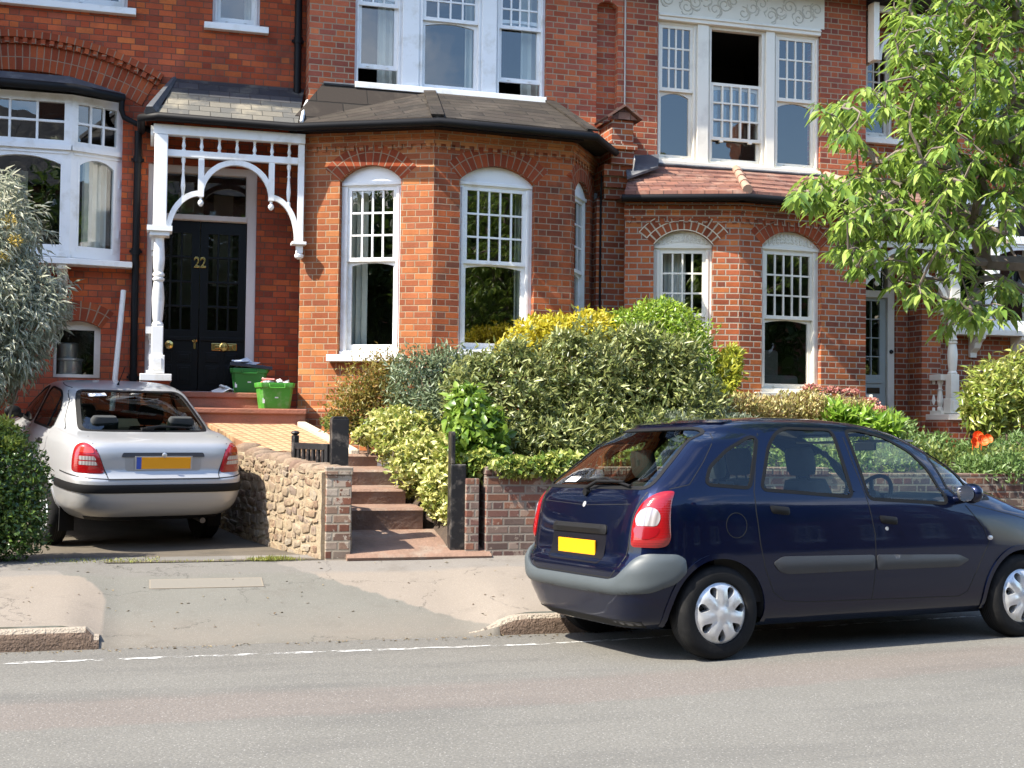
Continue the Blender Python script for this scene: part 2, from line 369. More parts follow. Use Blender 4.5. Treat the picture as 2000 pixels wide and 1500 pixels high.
WOODB = simple('black_painted_wood', (.012, .012, .013), .42, var=.4, vscale=15, bump=.2, bscale=30, dirt=(.16, .14, .12), dscale=9)

# ------------------------------------------------------------------ terrain
def kY(X): return 9.33 if X < 3.2 else (9.33+(X-3.2)*.18 if X < 7.5 else 10.104)
def rz(X, Y): return 0.0 if Y < 7.8 else -.035*(min(Y, 9.9)-7.8)
def sm(a, b, x): t = max(0, min(1, (x-a)/(b-a))); return t*t*(3-2*t)
def cross(X): return sm(-.60, -.15, X)*(1-sm(2.30, 2.85, X))
def pz(X, Y):
    k = kY(X); t = max(0, min(1, (Y-k)/(11.4-k)))
    zk = .075*(1-cross(X)) - .040*cross(X)
    return zk+(.325-zk)*t + .008*noise.noise(Vector((X*.8, Y*.8, 0)))*(1-abs(2*t-1))
def heightfield(name, xs, ys, zf, mat, attr=None, kind='structure'):
    mb = MB(); rows = [[(x, y(x) if callable(y) else y, 0) for x in xs] for y in ys]
    rows = [[(p[0], p[1], zf(p[0], p[1])) for p in r] for r in rows]
    mb.grid(rows); o = mb.build(name, mat, smooth=True, angle=180)
    if attr:
        at = o.data.attributes.new('zone', 'FLOAT', 'POINT'); at.data.foreach_set('value', [attr(v.co.x, v.co.y) for v in o.data.vertices])
    return props(o, kind=kind)
# road ------------------------------------------------
m, nt, out = new_mat('road_asphalt'); p = geopos(nt)
n1 = noise_n(nt, p, 1.2, 8, .68); n2 = noise_n(nt, p, 60, 5, .8)
vor = nd(nt, 'TexVoronoi', Vector=p, Scale=62.0); v2 = nd(nt, 'TexVoronoi', Vector=p, Scale=55.0, Randomness=1.0)
sx = nd(nt, 'SeparateXYZ', i0=p); X, Y = sx.outputs[0], sx.outputs[1]
bend = M(nt, 'MULTIPLY', M(nt, 'MAXIMUM', M(nt, 'SUBTRACT', X, 2.6), 0.0), .145)
Yb = M(nt, 'SUBTRACT', Y, bend)
Yn = M(nt, 'ADD', Yb, M(nt, 'MULTIPLY', M(nt, 'SUBTRACT', noise_n(nt, p, 2.2, 5, .7), .5), .22))
band = M(nt, 'MULTIPLY', nd(nt, 'MapRange', i0=Yn, i1=6.72, i2=6.80, i3=0, i4=1).outputs[0], nd(nt, 'MapRange', i0=Yn, i1=7.32, i2=7.50, i3=1, i4=0).outputs[0])
grey = mixc(nt, n1, (.170, .161, .139), (.253, .24, .209))
pink = mixc(nt, n1, (.205, .168, .144), (.25, .205, .176))
c = mixc(nt, M(nt, 'MULTIPLY', band, .68), grey, pink)
gut = nd(nt, 'MapRange', i0=Yb, i1=8.1, i2=9.2, i3=0, i4=1).outputs[0]
c = mixc(nt, M(nt, 'MULTIPLY', gut, M(nt, 'MULTIPLY', n1, .9)), c, (.165, .152, .13))
wear = nd(nt, 'MapRange', i0=noise_n(nt, nd(nt, 'VectorMath', dict(operation='MULTIPLY'), i0=p, i1=(.35, 1.6, 1)).outputs[0], 1.3, 5, .6), i1=.5, i2=.7).outputs[0]
c = mixc(nt, M(nt, 'MULTIPLY', wear, .35), c, (.085, .082, .078))
c = mixc(nt, M(nt, 'MULTIPLY', M(nt, 'SUBTRACT', n2, .40, clamp=True), 2.4, clamp=True), mixc(nt, .62, c, (.045, .044, .043)), c)
spk = M(nt, 'LESS_THAN', vor.outputs['Distance'], .25)
c = mixc(nt, M(nt, 'MULTIPLY', spk, .50), c, mixc(nt, nd(nt, 'TexWhiteNoise', i0=vor.outputs['Position']).outputs[0], (.035, .035, .035), (.42, .40, .37)))
pits = M(nt, 'GREATER_THAN', noise_n(nt, nd(nt, 'VectorMath', dict(operation='MULTIPLY'), i0=p, i1=(16, 30, 1)).outputs[0], 1.0, 3, .7), .70)
c = mixc(nt, M(nt, 'MULTIPLY', pits, .7), c, (.10, .085, .07))
vein = nd(nt, 'TexVoronoi', dict(feature='DISTANCE_TO_EDGE'), Scale=.55, Vector=nd(nt, 'VectorMath', dict(operation='ADD'), i0=p, i1=nd(nt, 'VectorMath', dict(operation='SCALE'), i0=nd(nt, 'TexNoise', Vector=p, Scale=2.5, Detail=5.0).outputs['Color'], Scale=.5).outputs[0]).outputs[0])
crk = M(nt, 'MULTIPLY', M(nt, 'LESS_THAN', vein.outputs['Distance'], .006), M(nt, 'GREATER_THAN', noise_n(nt, p, .8, 3), .52))
c = mixc(nt, M(nt, 'MULTIPLY', crk, .12), c, (.09, .085, .08))
principled(nt, out, Base_Color=c, Roughness=.9, Specular_IOR_Level=.3, Normal=nd(nt, 'Bump', Strength=.35, Distance=.004, Height=M(nt, 'ADD', n2, vor.outputs['Distance'])).outputs[0])
ROAD = m
xs = [-40, -25, -15, -8]+[x*.5 for x in range(-10, 24)]+[14, 20, 30, 45]
heightfield('road', xs, [-14.0, -6, 0, 3, 5, 6.5, 7.8, 8.4, 9.0, lambda X: kY(X)+.08, lambda X: kY(X)+.3], rz, ROAD)
# painted line ----------------------------------------
m, nt, out = new_mat('worn_road_paint'); p = geopos(nt)
wn = noise_n(nt, nd(nt, 'VectorMath', dict(operation='MULTIPLY'), i0=p, i1=(1, 3, 1)).outputs[0], 7, 6, .75)
mask = nd(nt, 'MapRange', i0=wn, i1=.505, i2=.56).outputs[0]
b1 = nd(nt, 'BsdfPrincipled', Base_Color=mixc(nt, noise_n(nt, p, 60, 3), (.62, .61, .58), (.82, .82, .80)), Roughness=.8)
mask = M(nt, 'MULTIPLY', mask, .85)
mx = nd(nt, 'MixShader', i0=mask, i1=nd(nt, 'BsdfTransparent').outputs[0], i2=b1.outputs[0]); nt.links.new(mx.outputs[0], out.inputs[0]); PAINT = m
mb = MB()
xl = [-12+.1*i for i in range(0, 190)]
lineY = lambda X: 8.80 if X < 2.9 else 8.80+(X-2.9)*.18
rows = [[(x, lineY(x)-(.045 if x < 1.0 else .05)+.014*noise.noise(Vector((x*3, 0, 0)))+d, 0) for x in xl] for d in (0, .07)]
mb.grid([[(a, b, rz(a, b)+.004) for a, b, _ in r] for r in rows]); props(mb.build('road_marking', PAINT), kind='structure')
# pavement --------------------------------------------
m, nt, out = new_mat('pavement_asphalt'); p = geopos(nt)
z = nd(nt, 'Attribute', dict(attribute_name='zone')).outputs['Fac']
n1 = noise_n(nt, p, 1.6, 6, .62); n2 = noise_n(nt, p, 80, 3, .75)
zz = nd(nt, 'MapRange', i0=M(nt, 'ADD', z, M(nt, 'MULTIPLY', M(nt, 'SUBTRACT', noise_n(nt, p, 5, 5, .7), .5), .09)), i1=.42, i2=.58).outputs[0]
sy = nd(nt, 'SeparateXYZ', i0=p).outputs[1]
gr = mixc(nt, n1, (.138, .135, .116), (.178, .174, .15))
low = nd(nt, 'MapRange', i0=sy, i1=10.1, i2=9.5).outputs[0]
gr = mixc(nt, M(nt, 'MULTIPLY', low, M(nt, 'MULTIPLY', n1, 1.3)), gr, (.185, .162, .132))
pale = mixc(nt, n1, (.225, .192, .155), (.28, .24, .197))
back = nd(nt, 'MapRange', i0=M(nt, 'ADD', sy, M(nt, 'MULTIPLY', M(nt, 'SUBTRACT', n1, .5), .35)), i1=10.92, i2=11.02).outputs[0]
pale = mixc(nt, M(nt, 'MULTIPLY', back, .85), pale, (.205, .19, .17))
gr = mixc(nt, M(nt, 'MULTIPLY', back, .5), gr, (.17, .158, .145))
c = mixc(nt, zz, gr, pale)
c = mixc(nt, M(nt, 'MULTIPLY', M(nt, 'SUBTRACT', n2, .42, clamp=True), 2.5, clamp=True), mixc(nt, .3, c, (.07, .06, .055)), c)
vor = nd(nt, 'TexVoronoi', Vector=p, Scale=85.0)
c = mixc(nt, M(nt, 'MULTIPLY', M(nt, 'LESS_THAN', vor.outputs['Distance'], .2), .28), c, mixc(nt, nd(nt, 'TexWhiteNoise', i0=vor.outputs['Position']).outputs[0], (.06, .06, .06), (.66, .6, .55)))
cv = nd(nt, 'TexVoronoi', dict(feature='DISTANCE_TO_EDGE'), Scale=.8, Vector=nd(nt, 'VectorMath', dict(operation='ADD'), i0=p, i1=nd(nt, 'VectorMath', dict(operation='SCALE'), i0=nd(nt, 'TexNoise', Vector=p, Scale=3.0, Detail=6.0, Roughness=.7).outputs['Color'], Scale=.45).outputs[0]).outputs[0])
ck = M(nt, 'MULTIPLY', M(nt, 'LESS_THAN', cv.outputs['Distance'], .0045), M(nt, 'GREATER_THAN', noise_n(nt, p, 1.1, 3), .5))
c = mixc(nt, M(nt, 'MULTIPLY', ck, .5), c, (.05, .045, .04))
st = nd(nt, 'MapRange', i0=noise_n(nt, p, 2.6, 7, .75), i1=.54, i2=.70).outputs[0]
c = mixc(nt, M(nt, 'MULTIPLY', st, .38), c, (.10, .085, .07))
principled(nt, out, Base_Color=c, Roughness=.92, Specular_IOR_Level=.25, Normal=nd(nt, 'Bump', Strength=.5, Distance=.005, Height=n2).outputs[0])
PAVE = m
def zone(X, Y):
    # signed distance (m) to the grey crossover patch: 1 = pale paving, 0 = grey asphalt
    lx = -.30 - .30*sm(10.3, 11.3, Y) - .6*sm(10.9, 11.35, Y)
    rx = 2.55 - (Y-9.4)*.78
    d = max(lx-X, X-rx)
    return max(0, min(1, .5+d/.16))
xs = [-40, -25, -15, -9, -6, -4, -3]+[-2+.06*i for i in range(0, 100)]+[4.05, 4.5, 5, 6, 7, 7.5, 8, 10, 14, 20, 30, 45]
fr = [0, .06, .12, .2, .3, .4, .5, .6, .7, .8, .9, 1.0]
ysl = [(lambda X, f=f: kY(X)+.02+(.13 if cross(X) < .5 else -.012)*1+(11.4-kY(X)-.13)*f) for f in fr]+[11.75]
heightfield('pavement', xs, [lambda X: kY(X)+(.15 if cross(X) < .5 else -.03)]+ysl, lambda X, Y: pz(X, Y) if Y > kY(X) else -.09, PAVE, attr=zone)
# kerbs -----------------------------------------------
m, nt, out = new_mat('granite_kerb'); p = geopos(nt); nrm = nd(nt, 'SeparateXYZ', i0=nd(nt, 'NewGeometry').outputs['True Normal']).outputs[2]
n1 = noise_n(nt, p, 22, 5, .75); side = M(nt, 'LESS_THAN', nrm, .6)
top = mixc(nt, noise_n(nt, p, 8, 5, .7), (.30, .245, .19), (.42, .36, .285))
fc = mixc(nt, n1, (.045, .03, .022), (.25, .17, .12))
c = mixc(nt, side, top, fc)
jx = M(nt, 'PINGPONG', M(nt, 'ADD', nd(nt, 'SeparateXYZ', i0=p).outputs[0], .3), .46)
c = mixc(nt, M(nt, 'MULTIPLY', M(nt, 'LESS_THAN', jx, .011), .7), c, (.03, .025, .02))
principled(nt, out, Base_Color=c, Roughness=.9, Normal=nd(nt, 'Bump', Strength=1.0, Distance=.025, Height=M(nt, 'ADD', n1, noise_n(nt, p, 60, 3))).outputs[0]); KERB = m
def kerb(xs, ztop):
    mb = MB(); rows = []
    for x in xs:
        y = kY(x); zt = ztop(x); w = .018*noise.noise(Vector((x*4, 1, 0)))
        rows.append([(x, y+.30, zt-.25), (x, y+.155, zt-.004), (x, y+.03+w*.4, zt+.004), (x, y+.005+w, zt-.022), (x, y-.008+w*1.5, zt-.06), (x, y+w*1.5, -.12)])
    mb.grid(rows); mb.face(rows[0]); mb.face(rows[-1][::-1]); return props(mb.build('kerb', KERB, smooth=True, angle=35), kind='structure')
kerb([-40, -20, -8]+[-4+.09*i for i in range(0, 41)]+[-.345, -.31], lambda x: .085 if x < -.345 else .03)
kerb([2.33, 2.42]+[2.5+.09*i for i in range(0, 20)]+[4.3+.3*i for i in range(0, 16)]+[12, 25, 45], lambda x: -.035+.120*sm(2.33, 2.75, x))
# driveway / plot ground ------------------------------
def dz(X, Y): return np.interp(Y, [11.3, 11.6, 12.3, 13.6, 16, 17], [.318, .315, .303, .307, .525, .6])+.01*noise.noise(Vector((X*1.5, Y*1.5, 3)))
DRIVE = simple('driveway_concrete', (.095, .078, .057), .92, var=.35, vscale=3, bump=.5, bscale=60, dirt=(.05, .042, .03), dscale=2.2)
heightfield('driveway', [-9, -5, -3]+[-2+.2*i for i in range(0, 20)], [11.4+.2*i for i in range(0, 24)], dz, DRIVE)
def gz(X, Y): return np.interp(Y, [11.5, 12.2, 13.5, 15, 17], [1.0, 1.06, 1.25, 1.50, 1.6])+.05*noise.noise(Vector((X*2, Y*2, 5)))-(.75*(1-sm(2.55, 2.95, X))*(1-sm(12.6, 14.2, Y)))-(.62*sm(9.0, 9.3, X)*(1-sm(10.6, 10.9, X)))
heightfield('ground', [2.55+.1*i for i in range(0, 8)]+[3.4+.4*i for i in range(0, 40)]+[20, 30], [11.62+.2*i for i in range(0, 22)], gz, SOIL)

# ------------------------------------------------------------------ house parts
def house(label, x):
    return empty('terraced_house', (x, 15.9, 1.4), label=label, cat='house', group='red brick terraced houses')
def par(o, root):      # parent while keeping the world-space mesh where it is
    o.parent = root; o.matrix_parent_inverse = root.matrix_basis.inverted(); return o
def wall(root, name, pl, outer, holes, mat, back=-.22, front=0, edges=True):
    return par(slab(pl, outer, holes, front, back, edges=edges).build(name, mat), root)
def ring(root, pl, u0, u1, z, rise, w, mat, d0=-.10, d1=.004, n=22, name='brick_arch', over=.0):
    """voussoir ring above a segmental opening"""
    h = (u1-u0)/2; R = (h*h+rise*rise)/(2*rise); c = z+rise-R; a = math.asin(min(1, h/R)); a = PI-a if rise > h else a; um = (u0+u1)/2; a += over
    mb = MB(); prev = None; i = 0
    for k in range(n+1):
        t = -a+2*a*k/n; q = [(um+r*math.sin(t), c+r*math.cos(t)) for r in (R, R+w)]; s = R*t+50
        row = [pl.P(*q[0], d0), pl.P(*q[0], d1), pl.P(*q[1], d1), pl.P(*q[1], d0)]; uv = [(-.1+1, s), (0+1, s), (w+1, s), (w+.1+1, s)]
        if prev:
            for j in range(3): mb.face([prev[0][j], row[j], row[j+1], prev[0][j+1]], [prev[1][j], uv[j], uv[j+1], prev[1][j+1]])
        else: mb.face(row[::-1], uv[::-1])
        prev = (row, uv)
    mb.face(prev[0], prev[1])
    return par(mb.build(name, mat), root)
def curtain_mesh(pl, u0, u1, z0, z1, d, mb, waves=5, amp=.02):
    n = max(8, waves*6); rows = []
    for z in (z0, (z0+z1)/2, z1):
        rows.append([pl.P(u0+(u1-u0)*k/n, z, d+amp*math.sin(2*PI*waves*k/n+.6*math.sin(k))) for k in range(n+1)])
    mb.grid(rows); return mb
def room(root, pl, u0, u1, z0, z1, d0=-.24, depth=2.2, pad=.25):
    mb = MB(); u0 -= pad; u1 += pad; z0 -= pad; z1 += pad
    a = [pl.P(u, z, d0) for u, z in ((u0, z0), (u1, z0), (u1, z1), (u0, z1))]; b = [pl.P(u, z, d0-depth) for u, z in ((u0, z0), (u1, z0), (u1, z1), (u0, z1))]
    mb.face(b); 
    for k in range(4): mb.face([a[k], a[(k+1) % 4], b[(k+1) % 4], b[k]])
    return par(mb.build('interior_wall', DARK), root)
def sash_window(root, pl, u0, u1, z0, z1, rise, zr, cols, rows, mat, set_=-.10, fw=.065, sill=True, tymp=True, curtain=None, lowarch=.035, name='window', glaze=(.0,), gap_up=None, upper=True, relief=False, sillw=.09, lowmunt=None, has_room=True, bot=.07):
    """box sash window: frame (root part) > upper_sash, lower_sash, pane, sill, curtain"""
    mb = MB(); f0, f1 = set_, set_-.09
    hz = z1 - (0 if (tymp and rise > 0) else .0)
    # outer frame with the head panel filling the arch
    slab(pl, opening(u0, u1, z0, z1, rise), [[(u0+fw, z0+.05), (u1-fw, z0+.05), (u1-fw, hz-fw*.8), (u0+fw, hz-fw*.8)]], f0, f1, mb)
    if tymp and rise > 0: pl.box(mb, u0+.005, u1-.005, hz-.045, hz-.005, f0-.02, f0+.022)
    pl.box(mb, u0+fw*.55, u0+fw, z0+.05, hz-fw, f0, f0+.012); pl.box(mb, u1-fw, u1-fw*.55, z0+.05, hz-fw, f0, f0+.012)
    W = par(mb.build(name, mat, bevel=.004), root)
    def sub(m, n, mt, **k): o = m.build(n, mt, **k); o.parent = W; o.matrix_parent_inverse = W.matrix_parent_inverse.copy() if False else Matrix.Identity(4); return o
    a0, a1 = u0+fw, u1-fw; zt = hz-fw*.8; zb = z0+.05; sw = .045
    # upper sash
    if upper:
        us = MB(); d0, d1 = f0-.012, f0-.05
        slab(pl, [(a0, zr-.02), (a1, zr-.02), (a1, zt), (a0, zt)], [[(a0+sw, zr+.025), (a1-sw, zr+.025), (a1-sw, zt-sw), (a0+sw, zt-sw)]], d0, d1, us)
        for k in range(1, cols):
            u = a0+sw+(a1-a0-2*sw)*k/cols; pl.box(us, u-.011, u+.011, zr+.025, zt-sw, d0-.008, d1+.006)
        for k in range(1, rows):
            z = zr+.025+(zt-sw-zr-.025)*k/rows; pl.box(us, a0+sw, a1-sw, z-.011, z+.011, d0-.007, d1+.007)
        sub(us, 'upper_sash', mat)
        g = MB(); g.face([pl.P(u, z, d0-.02) for u, z in ((a0+sw*.5, zr), (a1-sw*.5, zr), (a1-sw*.5, zt-sw*.5), (a0+sw*.5, zt-sw*.5))]); sub(g, 'pane', GLASS)
    # lower sash (arched glass head)
    lo = zb if gap_up is None else zb+gap_up; d0, d1 = f0-.052, f0-.088
    ls = MB(); zl = zr+.0 if gap_up is None else zr+gap_up*.6
    hole = [(a0+sw, lo+bot), (a1-sw, lo+bot)]+arc_pts(a0+sw, a1-sw, zl-.035-lowarch, lowarch, 10)
    slab(pl, [(a0, lo), (a1, lo), (a1, zl), (a0, zl)], [hole], d0, d1, ls)
    for k, v in enumerate((.25, .75)):
        u = a0+(a1-a0)*v; pl.box(ls, u-.015, u+.015, lo+bot*.4, lo+bot*.6, d0, d0+.02)
    if lowmunt:
        for k in range(1, lowmunt[0]):
            u = a0+sw+(a1-a0-2*sw)*k/lowmunt[0]; pl.box(ls, u-.011, u+.011, lo+bot, zl-.04, d0-.008, d1+.006)
        for k in range(1, lowmunt[1]):
            z = lo+bot+(zl-.04-lo-bot)*k/lowmunt[1]; pl.box(ls, a0+sw, a1-sw, z-.011, z+.011, d0-.007, d1+.007)
    sub(ls, 'lower_sash', mat)
    g = MB(); g.face([pl.P(u, z, d0-.02) for u, z in ((a0+sw*.5, lo+bot*.5), (a1-sw*.5, lo+bot*.5), (a1-sw*.5, zl-.02), (a0+sw*.5, zl-.02))]); sub(g, 'pane', GLASS)
    if sill:
        s = MB(); e = sillw
        pl.box(s, u0-.10, u1+.10, z0-.075, z0+.005, f1+.02, e)
        pl.box(s, u0+.004, u1-.004, z0+.006, z0+.055, f1+.03, f0+.035); sub(s, 'sill', mat, bevel=.006)
    for cu in (curtain or []):
        m2 = MB(); curtain_mesh(pl, u0+(u1-u0)*cu[0], u0+(u1-u0)*cu[1], z0+.03, zt+.02, f1-.16, m2, waves=cu[2] if len(cu) > 2 else 3); sub(m2, 'curtain', CURT if len(cu) < 4 else cu[3], smooth=True)
    if relief:
        r = MB(); um = (u0+u1)/2
        for k in range(-6, 7):
            x = um+(u1-u0)*.40*k/6; hh = rise*(1-(k/6.6)**2)*.78
            for q in range(3):
                t = k*.35+q*1.1
                P = [pl.P(x+.022*math.cos(a)*(1-i/9), hz+.02+hh*(.2+.3*q)+.022*math.sin(a)*(1-i/9), f0+.004) for i, a in enumerate([t+.8*j for j in range(8)])]
                r.tube(P, .008, 5)
        sub(r, 'relief', mat, smooth=True)
    return W
# ------------------------------------------------------------------ houses
PW = Plane((0, 15.9), (1, 15.9)); PU = Plane((0, 15.55), (1, 15.55)); PP = Plane((0, 15.2), (1, 15.2))
hA = house('dark red brick house with white bow window under a wide brick arch', -2.2)
hB = house('orange brick house with black double front door numbered 22 and white timber porch', 2.6)
hC = house('brick house with clay tiled bay roof and grey glazed front door', 7.8)
hD = house('brick house half hidden behind the leafy street tree, white bay window above brackets', 12.4)
def piece(root, name, mat, fn, **k):
    mb = MB(); fn(mb); return par(mb.build(name, mat, **k), root)
EAVE = 7.5
# --- shared wall of house A and the porch side of B (plane Y = 15.9)
aX0, aX1 = -2.56, -.385
archz, archr = 5.30, .31
aZ0 = 3.40
arch_open = opening(aX0, aX1, aZ0, 5.425, .19)
bw = PW.rect(103, 195.5, 640, 752); bw = (bw[0], bw[1], 2.02, bw[3])
up0 = (-2.4, -.36, 6.44, 7.3)
wall(hA, 'wall', PW, [(-4.6, .3), (-.25, .3), (-.25, EAVE), (-4.6, EAVE)], [arch_open, opening(bw[0], bw[1], bw[2], bw[3], .085), opening(*up0)], B_RED, back=-.25)
sw = PW.rect(416, 509, -60, 52)
wall(hB, 'wall', PW, [(-.25, .3), (1.95, .3), (1.95, EAVE), (-.25, EAVE)], [opening(sw[0], sw[1], sw[2], 7.2), [(-.08, 1.88), (1.21, 1.88), (1.21, 4.62), (-.08, 4.62)]], B_RED, back=-.25)
# left projecting part of house A (outside the picture, shades the wall)
piece(hA, 'side_wall', B_RED, lambda m: m.box((-8.5, 14.35, .2), (-3.45, 15.885, 8.4)))
# arch ring
h = 1.30; um = (aX0+aX1)/2
ring(hA, PW, um-h, um+h, 5.30, .315, .30, B_ARCH, d0=-.08, d1=.012, n=40)
def hood(m):
    R = (h*h+.315**2)/(2*.315); c = 5.30+.315-R; a = math.asin(h/R)
    for r0, r1, d in ((R+.302, R+.37, .035), (R+.372, R+.45, .075)):
        rows = []
        for k in range(61):
            t = -a*1.03+2.06*a*k/60
            rows.append([PW.P(um+r*math.sin(t), c+r*math.cos(t), q) for r, q in ((r0, -.02), (r0, d), (r1, d), (r1, -.02))])
        m.grid(rows, uvs=[[(j*.1, k*.0425) for j in range(4)] for k in range(61)])
        m.face(rows[0][::-1]); m.face(rows[-1])
    for k in range(62):
        t = -a+2*a*k/61
        if k % 2: continue
        o = [PW.P(um+r*math.sin(t+s), c+r*math.cos(t+s), .036) for r, s in ((R+.305, -.008), (R+.305, .008), (R+.368, .008), (R+.368, -.008))]
        m.prism(o, (0, -.03, 0))
piece(hA, 'arch_moulding', B_ARCH, hood)
# bow window of A : two visible faces
faces = [Plane((-2.56, 15.99), (-2.02, 15.74)), Plane((-2.02, 15.74), (-.95, 15.74)), Plane((-.95, 15.74), (-.385, 15.99))]
def bowwin(root, pls, zs, ze, mirror=False, nm='bow_window', mat=WHITE):
    """zs..ze glazing; transom lights above, arched casements below"""
    W = None
    for pl in pls:
        L = pl.L; f = .085 if L > .8 else .075; mid = 4.70+(zs-3.40)
        m = MB()
        up = [(f, mid+.085), (L-f, mid+.085), (L-f, ze-.10), (f, ze-.10)]
        lo = [(f+.02, zs+.16), (L-f-.02, zs+.16)]+arc_pts(f+.02, L-f-.02, mid-.20, .09, 10)
        slab(pl, [(0, zs), (L, zs), (L, ze), (0, ze)], [up, lo], 0, -.07, m)
        pl.box(m, .002, L-.002, mid-.03, mid+.03, .003, .035); pl.box(m, .03, L-.03, mid-.075, mid-.055, .003, .012)
        pl.box(m, .02, L-.02, zs+.02, zs+.05, .003, .016)
        for k in (1, 2):
            u = f+(L-2*f)*k/3; pl.box(m, u-.013, u+.013, mid+.085, ze-.10, -.055, -.012)
        z = (mid+.085+ze-.10)/2; pl.box(m, f, L-f, z-.013, z+.013, -.053, -.014)
        for zz in (zs+.35, mid-.35): pl.box(m, L-.035, L-.022, zz-.05, zz+.05, .001, .012)
        pl.box(m, f+.004, f+.028, zs+.10, mid-.14, .001, .008); pl.box(m, L-f-.028, L-f-.004, zs+.10, mid-.14, .001, .008)
        w = par(m.build(nm if W is None else 'window_face', mat), root) if W is None else m.build('window_face', mat, W)
        if W is None: W = w
        g = MB(); g.face([pl.P(u, zz, -.04) for u, zz in ((f, zs+.12), (L-f, zs+.12), (L-f, mid-.08), (f, mid-.08))]); g.build('pane', GLASS, W)
        g = MB(); g.face([pl.P(u, zz, -.04) for u, zz in ((f, mid+.06), (L-f, mid+.06), (L-f, ze-.08), (f, ze-.08))]); g.build('pane', GLASS, W)
    return W
WA = bowwin(hA, faces, 3.40, 5.33)
c = MB(); curtain_mesh(faces[2], .20, .50, 3.5, 4.66, -.16, c, 3); c.build('curtain', CURT, WA, smooth=True)
c = MB(); curtain_mesh(faces[1], .10, .55, 3.45, 4.5, -.55, c, 5); c.build('curtain', CURTG, WA, smooth=True)
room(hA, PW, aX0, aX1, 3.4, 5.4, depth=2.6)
piece(hA, 'window_sill', WHITE, lambda m: (m.prism([(-2.72, 15.97, 3.325), (-2.1, 15.62, 3.325), (-.86, 15.62, 3.325), (-.24, 15.74, 3.325), (-.24, 15.895, 3.325), (-.40, 15.98, 3.325)], (0, 0, .07))), bevel=.008)
def corbel(m, x, y, z, s=1):
    pr_ = [(0, 0), (-.26, 0), (-.25, -.05), (-.17, -.10), (-.13, -.18), (-.05, -.24), (-.045, -.31), (0, -.31)]
    m.prism([(x-.055, y+a, z+b) for a, b in pr_], (.11, 0, 0))
for x in (-1.02,): piece(hA, 'sill_bracket', CREAM, lambda m: corbel(m, x, 15.9, 3.322), bevel=.005)
def leadroof(m):
    top = [(-2.5, 15.93), (-1.95, 15.80), (-1.0, 15.80), (-.45, 15.93)]; ev = [(-2.66, 15.86), (-2.05, 15.55), (-.92, 15.55), (-.36, 15.80)]
    m.grid([[(x, y, 5.345) for x, y in ev], [(x, y, 5.40) for x, y in ev], [(x, y, 5.56 if 0 < i < 3 else 5.46) for i, (x, y) in enumerate(top)]])
piece(hA, 'window_roof', LEAD, leadroof)
piece(hA, 'gutter', GUTTER, lambda m: (m.tube([(-2.66, 15.86, 5.36), (-2.06, 15.54, 5.37), (-.92, 15.54, 5.36), (-.375, 15.79, 5.345)], .05, 10),
    m.tube([(-.40, 15.78, 5.34), (-.40, 15.78, 5.20), (-.37, 15.80, 5.12), (-.05, 15.78, 4.97), (-.03, 15.4, 4.96)], .033, 8)), smooth=True, angle=50)
# basement window
piece(hA, 'basement_window', CREAM, lambda m: slab(PW, opening(bw[0], bw[1], bw[2], bw[3], .085), [[(bw[0]+.03, bw[2]+.04), (bw[1]-.075, bw[2]+.04), (bw[1]-.075, bw[3]-.02), (bw[0]+.03, bw[3]-.02)]], -.11, -.18, m), bevel=.004)
o = piece(hA, 'basement_pane', GLASS, lambda m: m.face([PW.P(u, z, -.15) for u, z in ((bw[0], bw[2]), (bw[1], bw[2]), (bw[1], bw[3]), (bw[0], bw[3]))]))
room(hA, PW, bw[0], bw[1], bw[2], bw[3], d0=-.26, depth=1.5)
ring(hA, PW, bw[0]-.01, bw[1]+.01, bw[3], .09, .23, B_ARCH, d0=-.02, d1=.004, n=14)
sash_window(hA, PW, *up0[:3], 7.3, 0, 6.95, 4, 3, WHITE, set_=-.10, curtain=[(.5, .9, 6)], bot=.09)
room(hA, PW, up0[0], up0[1], 6.44, 7.3)
# --- house B : wall over the porch
sash_window(hB, PW, sw[0], sw[1], sw[2], 7.2, 0, 6.85, 3, 3, WHITE, set_=-.08, fw=.055, curtain=[(.70, .92, 2)], bot=.085)
room(hB, PW, sw[0], sw[1], sw[2], 7.2)
# upper front wall B (plane 15.55) with the three-light window and recessed niche
wb = (2.33, 4.79, 5.655, 7.35); nic = (5.475, 5.765)
wall(hB, 'upper_wall', PU, [(1.77, 4.6), (5.74+.10, 4.6), (5.84, EAVE), (1.77, EAVE)], [opening(*wb), opening(nic[0], nic[1], 5.45, 6.98, .07)], B_UP, back=-.36)
piece(hB, 'niche_back', B_UP, lambda m: PU.box(m, nic[0]-.05, nic[1]+.05, 5.4, 7.1, -.17, -.12))
def triple(root, u, z0, zr, ztop, mat, name, cols=(3, 4, 4)):
    """wide three-light sash window: each light its own part"""
    xs = u
    for k in range(3):
        yield k, xs[2*k], xs[2*k+1]
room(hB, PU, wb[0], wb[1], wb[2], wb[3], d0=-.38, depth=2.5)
lights = [(2.33, 2.93), (3.13, 3.95), (4.13, 4.79)]
for k, (a, b) in enumerate(lights):
    sash_window(hB, PU, a, b, wb[2]+.02, wb[3], 0, 6.60+(.0 if k else .12), (3, 4, 4)[k], 3, WHITE, set_=-.06 if k != 1 else -.03, fw=.05, sill=False, lowarch=.04 if k == 1 else .015, gap_up=(.20, None, .18)[k], bot=.055,
                curtain=[((.55, .98, 3), (.80, .98, 2), (.62, .98, 2))[k]])
for a_, b_ in ((2.925, 3.135), (3.945, 4.135)): piece(hB, 'window_mullion', WHITE, lambda m: PU.box(m, a_, b_, wb[2]+.05, wb[3], -.13, -.01), bevel=.006)
